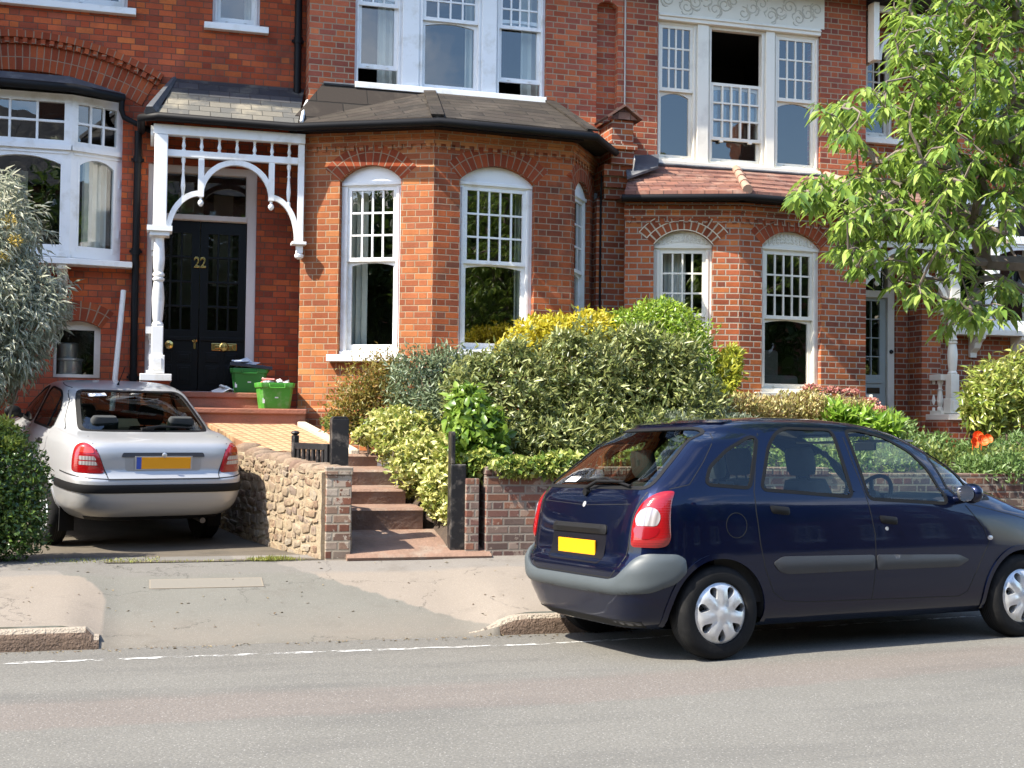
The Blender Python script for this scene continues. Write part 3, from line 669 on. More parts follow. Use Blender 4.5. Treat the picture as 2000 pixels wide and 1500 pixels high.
piece(hB, 'upper_window_sill', WHITE, lambda m: PU.box(m, wb[0]+.002, wb[1]-.002, wb[2]-.02, wb[2]+.055, -.12, .05), bevel=.005)
# bay of B
A, Bp, Cp, D = (1.68, 15.31), (3.13, 14.55), (4.87, 14.68), (5.44, 15.5)
AB, BC, CD = Plane(A, Bp), Plane(Bp, Cp), Plane(Cp, D)
BZ0, BZ1 = 1.15, 5.0
x0, x1, zb_, zs = AB.rect(661, 781, 352, 694); crown = AB.hit(722, 322)[1]-zs
o1 = (x0, x1, zb_, zs, crown)
y0, y1, zb2, zs2 = BC.rect(897, 1043, 355, 692); crown2 = BC.hit(968, 324)[1]-zs2
o2 = (y0, y1, zb2, zs2, crown2)
o3 = (.13, .80, zb2, zs2, .16)
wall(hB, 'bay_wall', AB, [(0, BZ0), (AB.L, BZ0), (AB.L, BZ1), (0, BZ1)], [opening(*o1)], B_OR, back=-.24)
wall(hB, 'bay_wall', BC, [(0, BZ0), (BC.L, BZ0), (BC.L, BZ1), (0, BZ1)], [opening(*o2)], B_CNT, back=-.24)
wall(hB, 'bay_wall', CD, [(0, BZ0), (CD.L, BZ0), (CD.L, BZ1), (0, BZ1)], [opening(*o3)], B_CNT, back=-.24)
for pl, o, mt in ((AB, o1, B_ARCH), (BC, o2, B_ARCH), (CD, o3, B_ARCH)): ring(hB, pl, o[0], o[1], o[3], o[4], .235, mt, n=20)
zr1 = AB.hit(722, 505)[1]; zr2 = BC.hit(968, 512)[1]
sash_window(hB, AB, *o1, zr1, 4, 3, WHITE, set_=-.085, fw=.075, curtain=[(.04, .33, 3, CURT)], bot=.085, sillw=.10)
sash_window(hB, BC, *o2, zr2, 5, 3, WHITE, set_=-.085, fw=.075, curtain=[(.86, .98, 2, CURTG)], bot=.085, sillw=.10)
sash_window(hB, CD, *o3, zr2, 3, 3, WHITE, set_=-.06, fw=.06, sillw=.10)
def bayroom(root, pts, z0, z1):
    mb = MB(); n = len(pts)
    for z, rv in ((z0, False), (z1, True)):
        q = [(x, y, z) for x, y in pts]; mb.face(q if not rv else q[::-1])
    for k in range(len(pts)-1):
        if k < 3: continue
        a, b = pts[k], pts[k+1]; mb.face([(a[0], a[1], z0), (b[0], b[1], z0), (b[0], b[1], z1), (a[0], a[1], z1)])
    a, b = pts[-1], pts[0]; mb.face([(a[0], a[1], z0), (b[0], b[1], z0), (b[0], b[1], z1), (a[0], a[1], z1)])
    return par(mb.build('interior_wall', DARK), root)
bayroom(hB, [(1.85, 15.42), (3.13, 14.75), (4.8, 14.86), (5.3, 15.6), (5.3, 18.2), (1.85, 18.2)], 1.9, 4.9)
def bands(m, pls, z, mi=0):
    for i, pl in enumerate(pls):
        e0 = -.012 if i == 0 else .0; 
        for dz_, d in ((0, .018), (.077, .036)): pl.box(m, e0, pl.L+d*.35, z+dz_+.001, z+dz_+.076, -.02, d)
        n = int(pl.L/.115)
        for k in range(n): pl.box(m, .02+k*pl.L/n, .075+k*pl.L/n, z-.06, z-.001, -.02, .018)
piece(hB, 'brick_cornice', B_OR, lambda m: bands(m, (AB, BC, CD), 4.80))
def plinth(m, pls, z):
    for pl in pls:
        m.face([pl.P(0, BZ0, .05), pl.P(pl.L+.02, BZ0, .05), pl.P(pl.L+.02, z, .05), pl.P(0, z, .05)])
        m.face([pl.P(0, z, .05), pl.P(pl.L+.02, z, .05), pl.P(pl.L, z+.06, .002), pl.P(0, z+.06, .002)])
        m.face([pl.P(0, BZ0, .05), pl.P(0, z, .05), pl.P(0, z+.06, .002), pl.P(0, BZ0, -.02)])
piece(hB, 'brick_plinth', B_OR, lambda m: plinth(m, (AB, BC), 1.66))
# bay roof
ev = [Vector(p) for p in ((1.50, 15.16, 5.05), (3.10, 14.26, 5.05), (5.03, 14.40, 5.05), (5.72, 15.38, 5.05))]
t0, t1, t2 = Vector((1.95, 15.54, 5.66)), Vector((3.27, 15.54, 5.665)), Vector((4.84, 15.54, 5.66))
def bayroof(m):
    m.face([ev[0], ev[1], t1, t0]); m.face([ev[1], ev[2], t2, t1]); m.face([ev[2], ev[3], t2]); m.face([ev[0], t0, (1.7, 15.54, 5.2)])
    m.face([e-Vector((0, 0, .04)) for e in (ev[0], Vector((1.6, 15.6, 5.05)), Vector((5.6, 15.6, 5.05)), ev[3], ev[2], ev[1])])
    for k in range(3): m.face([ev[k]-Vector((0, 0, .04)), ev[k+1]-Vector((0, 0, .04)), ev[k+1], ev[k]])
    for a, b in ((ev[1], t1), (ev[2], t2)):
        d = (b-a).normalized(); s = d.cross(Vector((0, 0, 1))).normalized(); nn = s.cross(d)
        m.prism([a-s*.075+nn*.004, a+s*.075+nn*.004, b+s*.075+nn*.004, b-s*.075+nn*.004], nn*.022)
piece(hB, 'bay_roof', SHING, bayroof)
piece(hB, 'roof_flashing', LEAD, lambda m: (m.tube([t0+Vector((0, -.012, .0)), t1+Vector((0, -.012, 0)), t2+Vector((0, -.012, 0))], .022, 6), m.tube([t2, Vector((5.30, 15.50, 5.33)), Vector((5.62, 15.46, 5.10))], .03, 6)))
gl = [(-.17, 15.88, 4.99), (-.17, 15.18, 4.99), (.02, 15.03, 4.99), (1.55, 15.05, 4.985), (3.11, 14.205, 4.975), (5.06, 14.35, 4.975), (5.75, 15.36, 4.98)]
piece(hB, 'gutter', GUTTER, lambda m: m.tube(gl, .046, 10), smooth=True, angle=50)
piece(hB, 'fascia_board', GUTTER, lambda m: [m.box((-.1, 15.10, 4.955), (1.6, 15.14, 5.0)), AB.box(m, -.1, AB.L+.05, 4.955, 5.0, .001, .16), BC.box(m, -.05, BC.L+.08, 4.956, 5.001, .001, .16)])
# porch roof (slate over pale lichen slates, lead hip)
pe = [Vector(p) for p in ((-.12, 15.08, 5.03), (1.60, 15.08, 5.03))]; pt = [Vector((.20, 15.89, 5.655)), Vector((1.76, 15.89, 5.655))]
def lerp(a, b, t): return a+(b-a)*t
def slates(m, t0_, t1_): m.face([lerp(pe[0], pt[0], t0_), lerp(pe[1], pt[1], t0_), lerp(pe[1], pt[1], t1_), lerp(pe[0], pt[0], t1_)])
piece(hB, 'porch_roof', SLATE, lambda m: (slates(m, .42, 1), m.face([(-.19, 15.88, 5.03), pe[0], pt[0], (.17, 15.89, 5.60)])))
def lowslates(m):
    for a, b, o in ((0, .215, .012), (.215, .425, .008)):
        q = [lerp(pe[0], pt[0], a)+Vector((.12, -.004, o)), lerp(pe[1], pt[1], a)+Vector((0, -.004, o)), lerp(pe[1], pt[1], b)+Vector((0, 0, o)), lerp(pe[0], pt[0], b)+Vector((.10, 0, o))]
        m.prism(q, (0, 0, -.014))
piece(hB, 'pale_roof_slates', SLATE_PALE, lowslates)
piece(hB, 'lead_hip', LEAD, lambda m: (m.tube([pe[0]+Vector((.05, -.01, .01)), lerp(pe[0], pt[0], .5)+Vector((.03, 0, .015)), pt[0]], [.075, .055, .03], 6)))
piece(hB, 'white_flashing', WHITE, lambda m: (m.tube([Vector((1.64, 15.07, 5.05)), Vector((1.70, 15.35, 5.28)), Vector((1.76, 15.52, 5.42))], .022, 5)))
# porch timberwork, plane Y = 15.2
def spindle(m, x, y, z0, z1, r=.03, n=8):
    h_ = z1-z0; prof = [(.9, 0), (.9, .10), (.5, .13), (.75, .22), (1.0, .34), (.72, .52), (.5, .66), (.8, .70), (.5, .74), (.62, .86), (.9, .9), (.9, 1.0)]
    m.lathe([(r*a, z0+h_*b) for a, b in prof], (x, y, 0), n)
def arcbar(m, cx, cz, R, a0, a1, t, y0, y1, n=18):
    rows = []
    for k in range(n+1):
        a = a0+(a1-a0)*k/n
        rows.append([(cx+r*math.cos(a), y, cz+r*math.sin(a)) for r, y in ((R-t/2, y0), (R+t/2, y0), (R+t/2, y1), (R-t/2, y1))])
    m.grid(rows, True); m.face(rows[0][::-1]); m.face(rows[-1])
def porch(root, X0, X1, zb, zmid, ztop, zcap, zbase, mat, mirror=False, post=True, zcor=3.62):
    """X0 post side, X1 wall side"""
    s = 1 if not mirror else -1
    fx = (lambda x: X0+s*x); Wd = abs(X1-X0); y0, y1 = 15.17, 15.24
    def bx(m, a, b, z0, z1, ya=y0, yb=y1): m.box((min(fx(a), fx(b)), ya, z0), (max(fx(a), fx(b)), yb, z1))
    fr = MB()
    bx(fr, -.09, Wd, ztop-.115, ztop, y0-.03, y1+.02); bx(fr, .0, Wd-.076, zmid-.04, zmid+.04)
    bx(fr, Wd-.075, Wd-.002, zcor-.02, ztop-.116); 
    root_o = par(fr.build('porch_frame', mat, bevel=.006), root)
    n = 7
    for k in range(n):
        sp = MB(); spindle(sp, fx(.10+(Wd-.17)*(k+.75)/(n+.3)), .5*(y0+y1), zmid+.04, ztop-.115, .024); sp.build('spindle', mat, root_o, smooth=True)
    xs_ = [.10+(Wd-.17)*(k+.75)/(n+.3) for k in range(n)]
    al, ar = xs_[1], xs_[5]; R = (ar-al)/2; cz = zmid-.04-R+.0; zk = cz
    cz = zmid-.065-R
    ab = MB()
    arcbar(ab, fx((al+ar)/2), cz, R, 0, PI, .062, y0+.004, y1-.004)
    zl = cz+.02
    for ctr, sgn, e in ((al, -1, .09), (ar, 1, Wd-.075)):
        rr = abs(e-ctr); H = zl-(zcap-.02)
        rows = []
        for k in range(13):
            a = PI/2*k/12; cxx = ctr; 
            px_ = ctr+sgn*rr*math.sin(a); pz_ = zl-.0-H*(1-math.cos(a))
            nx, nz = math.sin(a)*sgn, math.cos(a); t = .031
            rows.append([(fx(px_+nx*q), y, pz_+nz*q) for q, y in ((-t, y0+.006), (t, y0+.006), (t, y1-.006), (-t, y1-.006))])
        ab.grid(rows, True); ab.face(rows[0][::-1]); ab.face(rows[-1])
        m_ = ab; bx(m_, ctr-.033, ctr+.033, zl-.04, zmid-.041, y0+.002, y1-.002)
        ab.lathe([(.012, zl-.15), (.03, zl-.13), (.036, zl-.11), (.028, zl-.085), (.014, zl-.07), (.02, zl-.04), (.02, zl-.03)], (fx(ctr), .5*(y0+y1), 0), 10)
    for xx in (xs_[0], xs_[6]): spindle(ab, fx(xx), .5*(y0+y1), zl-.10, zmid-.04, .026)
    ab.build('arch_brackets', mat, root_o, smooth=True, angle=35)
    # wall corbel
    cb = MB(); xc = Wd-.04
    bx(cb, xc-.10, xc+.07, zcor-.005, zcor+.03, y0-.06, y1+.04); bx(cb, xc-.045, xc+.035, zcor-.10, zcor-.006, y0-.01, y1)
    cb.lathe([(.02, zcor-.17), (.05, zcor-.15), (.055, zcor-.12), (.04, zcor-.101)], (fx(xc-.005), .5*(y0+y1), 0), 10); cb.build('wall_corbel', mat, root_o, bevel=.005)
    # turned post
    p = MB(); yc = 15.205; z0 = zbase
    H = zcap-.0-(z0+.62)
    ph = MB(); ph.box((fx(0)-.075, yc-.075, zcap+.06), (fx(0)+.075, yc+.075, ztop-.12)); ph.build('post_head', mat, root_o, bevel=.008)
    p.box((fx(0)-.065, yc-.065, z0+.29), (fx(0)+.065, yc+.065, z0+.62)); p.box((fx(0)-.085, yc-.085, z0+.08), (fx(0)+.085, yc+.085, z0+.289))
    p.box((fx(0)-.055, yc-.10, z0+.12), (fx(0)+.055, yc+.10, z0+.26))
    p.build('porch_post', mat, root_o, bevel=.008)
    q = MB()
    prof = [(.062, 0), (.066, .02), (.05, .05), (.056, .08), (.066, .22), (.070, .30), (.062, .40), (.052, .47), (.066, .49), (.066, .51), (.05, .52), (.066, .535), (.066, .555), (.052, .575), (.060, .62), (.066, .72), (.056, .88), (.052, .93), (.07, .955), (.058, .975), (.075, 1.0)]
    q.lathe([(r, z0+.62+H*t) for r, t in prof], (fx(0), yc, 0), 18)
    q.box((fx(0)-.14, yc-.14, zcap), (fx(0)+.14, yc+.14, zcap+.06)); q.box((fx(0)-.11, yc-.11, zcap-.05), (fx(0)+.11, yc+.11, zcap-.001))
    q.build('turned_column', mat, root_o, smooth=True, angle=30)
    # side return to the wall and low balustrade
    r = MB()
    r.box((fx(0)-.035-.03*s, 15.285, zcap+.05), (fx(0)+.035-.03*s, 15.895, ztop-.12)); r.box((fx(-.09)-.03, 15.26, ztop-.115), (fx(-.09)+.06, 15.895, ztop-.001))
    r.box((fx(0)-.10, 15.35, zcap-.0), (fx(0)+.06, 15.89, zcap+.045)); r.box((fx(0)-.09, 15.60, zcap-.16), (fx(0)+.03, 15.89, zcap-.001)); r.lathe([(.02, zcap-.24), (.055, zcap-.22), (.06, zcap-.17), (.05, zcap-.161)], (fx(0)-.03, 15.7, 0), 10)
    r.build('side_frame', mat, root_o, smooth=True, angle=35); r = MB()
    r.box((fx(0)-.13, 15.28, z0+.54), (fx(0)+.03, 15.895, z0+.62)); r.box((fx(0)-.12, 15.28, z0+.07), (fx(0)+.03, 15.895, z0+.12))
    for yy in (15.40, 15.58, 15.76): spindle(r, fx(0)-.06, yy, z0+.12, z0+.54, .045, 10)
    r.build('side_balustrade', mat, root_o, smooth=True, angle=35)
    pb = MB(); pb.box((fx(0)-.185, 15.02, z0-.01), (fx(0)+.165, 15.89, z0+.07)); pb.build('post_base', mat, root_o, bevel=.006)
    return root_o
porch(hB, .06, 1.70, 2.0, 4.61, 4.93, 3.69, 1.985, WHITE)
piece(hB, 'porch_pier', B_RED, lambda m: m.box((-.11, 15.06, .4), (.21, 15.88, 1.974)))
# door B
def door22():
    y = 15.98; Z0, Z1 = 1.90, 3.955; xl, xm, xr = -.01, .545, 1.10
    m = MB(); fw = .055
    Pd = Plane((0, y), (1, y))
    leafs = []
    for a, b in ((xl, xm-.004), (xm+.004, xr)):
        holes = []
        gl_, gr_ = a+.085, b-.085; cw = (gr_-gl_)/3
        for i in range(3):
            for j in range(4):
                z0 = 2.62+.30*j+.01; holes.append([(gl_+cw*i+.012, z0), (gl_+cw*(i+1)-.012, z0), (gl_+cw*(i+1)-.012, z0+.275), (gl_+cw*i+.012, z0+.275)])
        slab(Pd, [(a, Z0), (b, Z0), (b, Z1), (a, Z1)], holes, 0, -.05, m)
        for z0, z1 in ((1.98, 2.20), (2.24, 2.36)):
            for c0, c1 in ((a+.08, (a+b)/2-.03), ((a+b)/2+.03, b-.08)):
                Pd.box(m, c0, c1, z0, z1, .001, .012); Pd.box(m, c0+.03, c1-.03, z0+.03, z1-.03, .012, .019)
        Pd.box(m, a+.02, b-.02, 2.50, 2.545, .001, .022)
    d = par(m.build('front_door', BLACKP, bevel=.003), hB)
    g = MB(); g.face([Pd.P(u, z, -.02) for u, z in ((xl+.05, 2.58), (xr-.05, 2.58), (xr-.05, 3.86), (xl+.05, 3.86))]); g.build('pane', glass_mat('door_glass', 1.6, (.5, .52, .48), wav=.3, wscale=14), d)
    lp = MB(); Pd.box(lp, .70, 1.0, 2.385, 2.475, .001, .012); Pd.box(lp, .745, .955, 2.408, 2.452, .012, .022); lp.lathe([(.0, 0), (.05, .004), (.06, .02), (.045, .03), (0, .034)], (.85, y-.004, 2.43), 12, Matrix.Rotation(PI/2, 4, 'X')); lp.build('letterbox', BRASS, d, bevel=.006)
    kn = MB(); kn.lathe([(.045, 0), (.05, .012), (.028, .02), (.025, .04), (.05, .055), (.048, .08), (.02, .09)], (.20, y-.002, 2.44), 16, Matrix.Rotation(PI/2, 4, 'X')); kn.build('door_knob', BRASS, d, smooth=True)
    lk = MB(); lk.lathe([(.026, 0), (.028, .01), (.018, .016), (.012, .03)], (.50, y-.002, 2.50), 12, Matrix.Rotation(PI/2, 4, 'X')); Pd.box(lk, .488, .512, 2.40, 2.47, .001, .008); lk.build('door_lock', BRASS, d)
    cu = bpy.data.curves.new('house_number', 'FONT'); cu.body = '22'; cu.size = .185; cu.extrude = .006; cu.align_x = 'CENTER'; cu.materials.append(BRASS); cu.bevel_depth = .004
    tmp = link('house_number', cu); bpy.context.view_layer.update(); me_ = bpy.data.meshes.new_from_object(tmp.evaluated_get(bpy.context.evaluated_depsgraph_get())); bpy.data.objects.remove(tmp)
    me_.name = 'house_number'; t = link('house_number', me_, d); t.matrix_basis = Matrix.Translation((.545, y-.016, 3.39)) @ Matrix.Rotation(PI/2, 4, 'X') @ Matrix.Scale(.80, 4, (1, 0, 0))
    f = MB()
    slab(Plane((0, 15.94), (1, 15.94)), [(-.08, 1.88), (1.21, 1.88), (1.21, 4.62), (-.08, 4.62)], [[(-.01, 1.885), (1.10, 1.885), (1.10, 3.955), (-.01, 3.955)], [(.0, 4.03), (1.08, 4.03), (1.08, 4.53), (.0, 4.53)]], 0, -.10, f)
    PF = Plane((0, 15.94), (1, 15.94)); PF.box(f, .0, 1.09, 3.962, 4.025, .001, .03)
    fr = par(f.build('door_frame', PINKW, bevel=.005), hB)
    g = MB(); g.face([PF.P(u, z, -.06) for u, z in ((-.02, 4.0), (1.1, 4.0), (1.1, 4.55), (-.02, 4.55))]); g.build('fanlight', GLASS, fr)
    room(hB, PW, -.05, 1.2, 1.9, 4.6, d0=-.26, depth=2.5, pad=.05)
    w = MB(); w.box((.30, 17.2, 3.0), (.62, 17.25, 4.5)); w.box((.75, 17.2, 3.3), (1.0, 17.25, 4.5)); par(w.build('hall_panel', simple('hall_wall_paint', (.45, .42, .32), .8), ), hB)
door22()
piece(hB, 'door_step', TERRA, lambda m: (m.box((.18, 14.98, 1.2), (1.74, 15.92, 1.675)), m.box((.15, 14.955, 1.615), (1.75, 15.0, 1.678)), m.box((.19, 15.40, 1.676), (1.36, 15.90, 1.862)), m.box((.18, 15.38, 1.80), (1.37, 15.41, 1.865))), bevel=.012)
# rain pipes
def pipe(root, x, y, z0, z1, r=.04, coll=(5.0,)):
    def f(m):
        m.tube([(x, y, z0), (x, y, z1)], r, 12)
        for z in coll: m.tube([(x, y, z), (x, y, z+.07)], r*1.25, 12); m.box((x-.075, y+.01, z+.02), (x+.075, y+.05, z+.05))
    return piece(root, 'downpipe', GUTTER, f, smooth=True, angle=45)
pipe(hB, 1.665, 15.82, 5.55, 7.45, .045, (6.2,))
pipe(hA, -.205, 15.83, .6, 4.97, .042, (2.0, 3.5, 4.6))
# --- party pier between the bays with tiled cap and corbels
def party(m):
    m.box((5.42, 15.33, 1.0), (5.86, 15.545, 4.42)); 
    for k in range(3): m.box((5.50-.02*k, 15.33-.05*(k+1), 4.42+.14*k), (5.86, 15.546, 4.56+.14*k-.001))
    m.box((5.535, 15.12, 4.84), (5.84, 15.547, 5.02)); m.box((5.50, 15.08, 5.021), (5.87, 15.548, 5.09)); m.box((5.54, 15.13, 5.091), (5.83, 15.546, 5.40))
piece(hB, 'party_pier', B_C, party)
def cap(m):
    a = [(5.46, 15.04, 5.40), (5.69, 15.04, 5.56), (5.92, 15.04, 5.40)]
    for (p, q) in ((a[0], a[1]), (a[1], a[2])):
        P, Q = Vector(p), Vector(q); n = (Q-P).cross(Vector((0, 1, 0))).normalized()*-.03
        m.prism([P, Q, Q+Vector((0, .5, 0)), P+Vector((0, .5, 0))], -n if n.z < 0 else n)
    m.face([(5.50, 15.10, 5.40), (5.88, 15.10, 5.40), (5.69, 15.10, 5.55)])
piece(hB, 'pier_cap', TILE, cap)
piece(hB, 'cable', GUTTER, lambda m: m.tube([(5.47, 15.32, 1.5), (5.47, 15.32, 4.3), (5.46, 15.27, 4.75)], .014, 6))
piece(hB, 'cable', simple('pale_cable', (.45, .42, .38), .6), lambda m: m.tube([(5.80, 15.32, 1.5), (5.81, 15.32, 4.2), (5.84, 15.1, 4.9), (5.86, 15.53, 5.5), (5.86, 15.54, 7.3)], .010, 6))
# --- house C
wall(hC, 'upper_wall', PU, [(5.842, 4.3), (9.41, 4.3), (9.41, EAVE), (5.842, EAVE)], [opening(6.325, 8.71, 4.98, 7.42)], B_UP, back=-.36)
room(hC, PU, 6.32, 8.71, 4.98, 6.95, d0=-.38, depth=2.5)
lz0, lzt, lzr = 5.02, 6.88, 5.98
for k, (a, b) in enumerate(((6.325, 6.90), (7.06, 7.90), (8.03, 8.71))):
    if k == 1:  # middle light: upper sash pulled down
        sash_window(hC, PU, a, b, lz0, lzt, 0, 6.10, 5, 3, CREAM, set_=-.05, fw=.05, sill=False, upper=False, lowarch=.03, bot=.05)
        m = MB(); slab(PU, [(a+.05, 5.36), (b-.05, 5.36), (b-.05, 6.13), (a+.05, 6.13)], [[(a+.09, 5.40), (b-.09, 5.40), (b-.09, 6.09), (a+.09, 6.09)]], -.058, -.095, m)
        for i in range(1, 5): u = a+.09+(b-a-.18)*i/5; PU.box(m, u-.011, u+.011, 5.40, 6.09, -.09, -.05)
        for i in range(1, 3): z = 5.40+.69*i/3; PU.box(m, a+.09, b-.09, z-.011, z+.011, -.089, -.051)
        for v in (.25, .75): PU.box(m, a+(b-a)*v-.025, a+(b-a)*v+.025, 5.335, 5.362, -.09, -.05)
        w = par(m.build('lowered_sash', CREAM), hC)
        g = MB(); g.face([PU.P(u, z, -.075) for u, z in ((a+.06, 5.37), (b-.06, 5.37), (b-.06, 6.1), (a+.06, 6.1))]); g.build('pane', GLASS, w)
    else:
        sash_window(hC, PU, a, b, lz0, lzt, 0, lzr, 4, 3, CREAM, set_=-.05, fw=.045, sill=False, lowarch=.06, bot=.05)
for a_, b_ in ((6.90, 7.06), (7.90, 8.03)): piece(hC, 'window_mullion', CREAM, lambda m: PU.box(m, a_, b_, 5.021, 6.88, -.14, -.012), bevel=.006)
piece(hC, 'upper_window_sill', CREAM, lambda m: PU.box(m, 6.33, 8.705, 4.965, 5.02, -.12, .045), bevel=.005)
piece(hC, 'window_head', CREAM, lambda m: (PU.box(m, 6.33, 8.705, 6.881, 6.975, -.13, .02), PU.box(m, 6.33, 8.705, 6.93, 6.95, .02, .04)), bevel=.005)
def frieze(m):
    PU.box(m, 6.33, 8.76, 6.976, 7.45, -.13, .012)
piece(hC, 'plaster_frieze', PALEPLAST, frieze)
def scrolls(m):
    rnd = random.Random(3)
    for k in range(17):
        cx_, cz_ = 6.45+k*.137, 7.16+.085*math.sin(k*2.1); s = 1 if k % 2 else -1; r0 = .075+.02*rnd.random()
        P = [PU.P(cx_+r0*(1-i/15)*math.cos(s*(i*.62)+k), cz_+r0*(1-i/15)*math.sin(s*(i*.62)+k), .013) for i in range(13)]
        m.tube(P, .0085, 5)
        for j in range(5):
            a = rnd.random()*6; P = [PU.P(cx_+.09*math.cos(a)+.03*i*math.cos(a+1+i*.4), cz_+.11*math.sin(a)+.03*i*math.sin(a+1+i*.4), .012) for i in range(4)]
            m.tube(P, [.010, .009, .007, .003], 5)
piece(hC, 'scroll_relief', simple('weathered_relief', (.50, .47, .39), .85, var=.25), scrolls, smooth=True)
A3, B3, C3, D3 = (5.70, 15.05), (7.06, 14.60), (8.93, 14.74), (9.42, 15.55)
P1, P2, P3 = Plane(A3, B3), Plane(B3, C3), Plane(C3, D3)
r1 = P1.rect(1276, 1391, 477, 735); q1 = (r1[0], r1[1], r1[2], r1[3], P1.hit(1334, 449)[1]-r1[3])
r2 = P2.rect(1488, 1604, 481, 768); q2 = (r2[0], r2[1], r2[2], r2[3], P2.hit(1546, 452)[1]-r2[3])
q3 = (.15, .75, r2[2], r2[3], .15)
CZ1 = 4.36
for pl, q in ((P1, q1), (P2, q2), (P3, q3)): wall(hC, 'bay_wall', pl, [(0, 1.0), (pl.L, 1.0), (pl.L, CZ1), (0, CZ1)], [opening(*q)], B_C, back=-.24)
for pl, q, mt in ((P1, q1, B_ARCHC), (P2, q2, B_ARCH), (P3, q3, B_ARCH)):
    if mt is B_ARCHC:
        ring(hC, pl, q[0], q[1], q[3], q[4], .115, mt, n=20, d1=.005)
        hh = (q[1]-q[0])/2; RR = (hh*hh+q[4]**2)/(2*q[4]); sc_ = (RR+.117)/RR; um_ = (q[0]+q[1])/2
        mm = MB(); Rm_ = RR; cz_ = q[3]+q[4]-RR; am_ = math.asin(min(1, hh/RR))
        for rr_ in (RR+.002, RR+.117, RR+.237):
            pts_ = [[pl.P(um_+r*math.sin(t), cz_+r*math.cos(t), d) for r, d in ((rr_-.006, .0), (rr_-.006, .0075), (rr_+.006, .0075), (rr_+.006, .0))] for t in np.linspace(-am_, am_, 30)]; mm.grid(pts_)
        par(mm.build('arch_joint', MORTAR), hC)
        ring(hC, pl, um_-hh*sc_, um_+hh*sc_, q[3]+q[4]-RR+ (RR-q[4])*sc_, q[4]*sc_, .12, mt, n=20, d1=.0055)
    else: ring(hC, pl, q[0], q[1], q[3], q[4], .235, mt, n=20)
zrc = P2.hit(1546, 620)[1]
sash_window(hC, P1, *q1, zrc, 4, 3, CREAM, set_=-.075, fw=.075, curtain=[(.04, .58, 7, simple('white_curtain', (.80, .80, .76), .9))], relief=True)
sash_window(hC, P2, *q2, zrc, 5, 3, CREAM, set_=-.075, fw=.075, relief=True)
sash_window(hC, P3, *q3, zrc, 3, 3, CREAM, set_=-.06, fw=.06)
bayroom(hC, [(5.95, 15.2), (7.06, 14.82), (8.85, 14.95), (9.3, 15.6), (9.3, 18.2), (5.95, 18.2)], 1.5, 4.3)
piece(hC, 'window_furniture', simple('pale_sofa_cloth', (.30, .28, .25), .9), lambda m: (m.box((7.6, 15.9, 1.6), (8.6, 16.4, 2.25)), m.box((8.0, 16.0, 2.2), (8.35, 16.2, 2.6))), bevel=.05)
piece(hC, 'brick_cornice', B_C, lambda m: bands(m, (P1, P2, P3), 4.14))
cev = [Vector(p) for p in ((5.62, 14.86, 4.43), (7.03, 14.33, 4.43), (9.08, 14.50, 4.43), (9.72, 15.45, 4.43))]
ct = [Vector((5.98, 15.54, 4.95)), Vector((7.45, 15.54, 4.95)), Vector((8.80, 15.54, 4.95))]
def croof(m):
    nrow = 5
    def course(a, b, c, d):
        for k in range(nrow):
            p = [lerp(a, d, k/nrow), lerp(b, c, k/nrow), lerp(b, c, (k+1)/nrow), lerp(a, d, (k+1)/nrow)]
            up = Vector((0, 0, .022)); m.face([p[0]+up, p[1]+up, p[2], p[3]]); m.face([p[0], p[1], p[1]+up, p[0]+up])
    course(cev[0], cev[1], ct[1], ct[0]); course(cev[1], cev[2], ct[2], ct[1]); m.face([cev[2], cev[3], ct[2]])
    m.face([e-Vector((0, 0, .03)) for e in (cev[0], Vector((5.7, 15.6, 4.43)), Vector((9.7, 15.6, 4.43)), cev[3], cev[2], cev[1])])
    for k in range(3): m.face([cev[k]-Vector((0, 0, .03)), cev[k+1]-Vector((0, 0, .03)), cev[k+1], cev[k]])
piece(hC, 'bay_roof', TILE, croof)
def hip(m, i):
    for a, b in ((cev[i], ct[i]),):
        for k in range(4):
            p, q = lerp(a, b, k/4), lerp(a, b, (k+1.08)/4); m.tube([p+Vector((0, -.01, .03)), q+Vector((0, 0, .028))], [.062, .05], 10)
RIDGE = simple('weathered_ridge_tile', (.34, .21, .15), .85, var=.3, dirt=(.3, .28, .22), dscale=6)
for i_ in (1, 2): piece(hC, 'hip_tiles', RIDGE, lambda m: hip(m, i_), smooth=True, angle=60)
piece(hC, 'roof_flashing', LEAD, lambda m: (m.prism([(5.86, 15.53, 5.0), (6.34, 15.53, 5.06), (6.2, 15.2, 4.83), (5.70, 15.0, 4.62)], (0, -.01, .03)), m.tube([ct[0]+Vector((0, -.02, .01)), ct[2]+Vector((0, -.02, .01))], .025, 6)))
piece(hC, 'gutter', GUTTER, lambda m: m.tube([(5.60, 14.9, 4.37), (7.03, 14.28, 4.36), (9.10, 14.45, 4.36), (9.78, 15.45, 4.37)], .043, 10), smooth=True, angle=50)
piece(hC, 'fascia_board', GUTTER, lambda m: [pl.box(m, -.05, pl.L+.05, 4.345, 4.39, .002, .15) for pl in (P1, P2)])
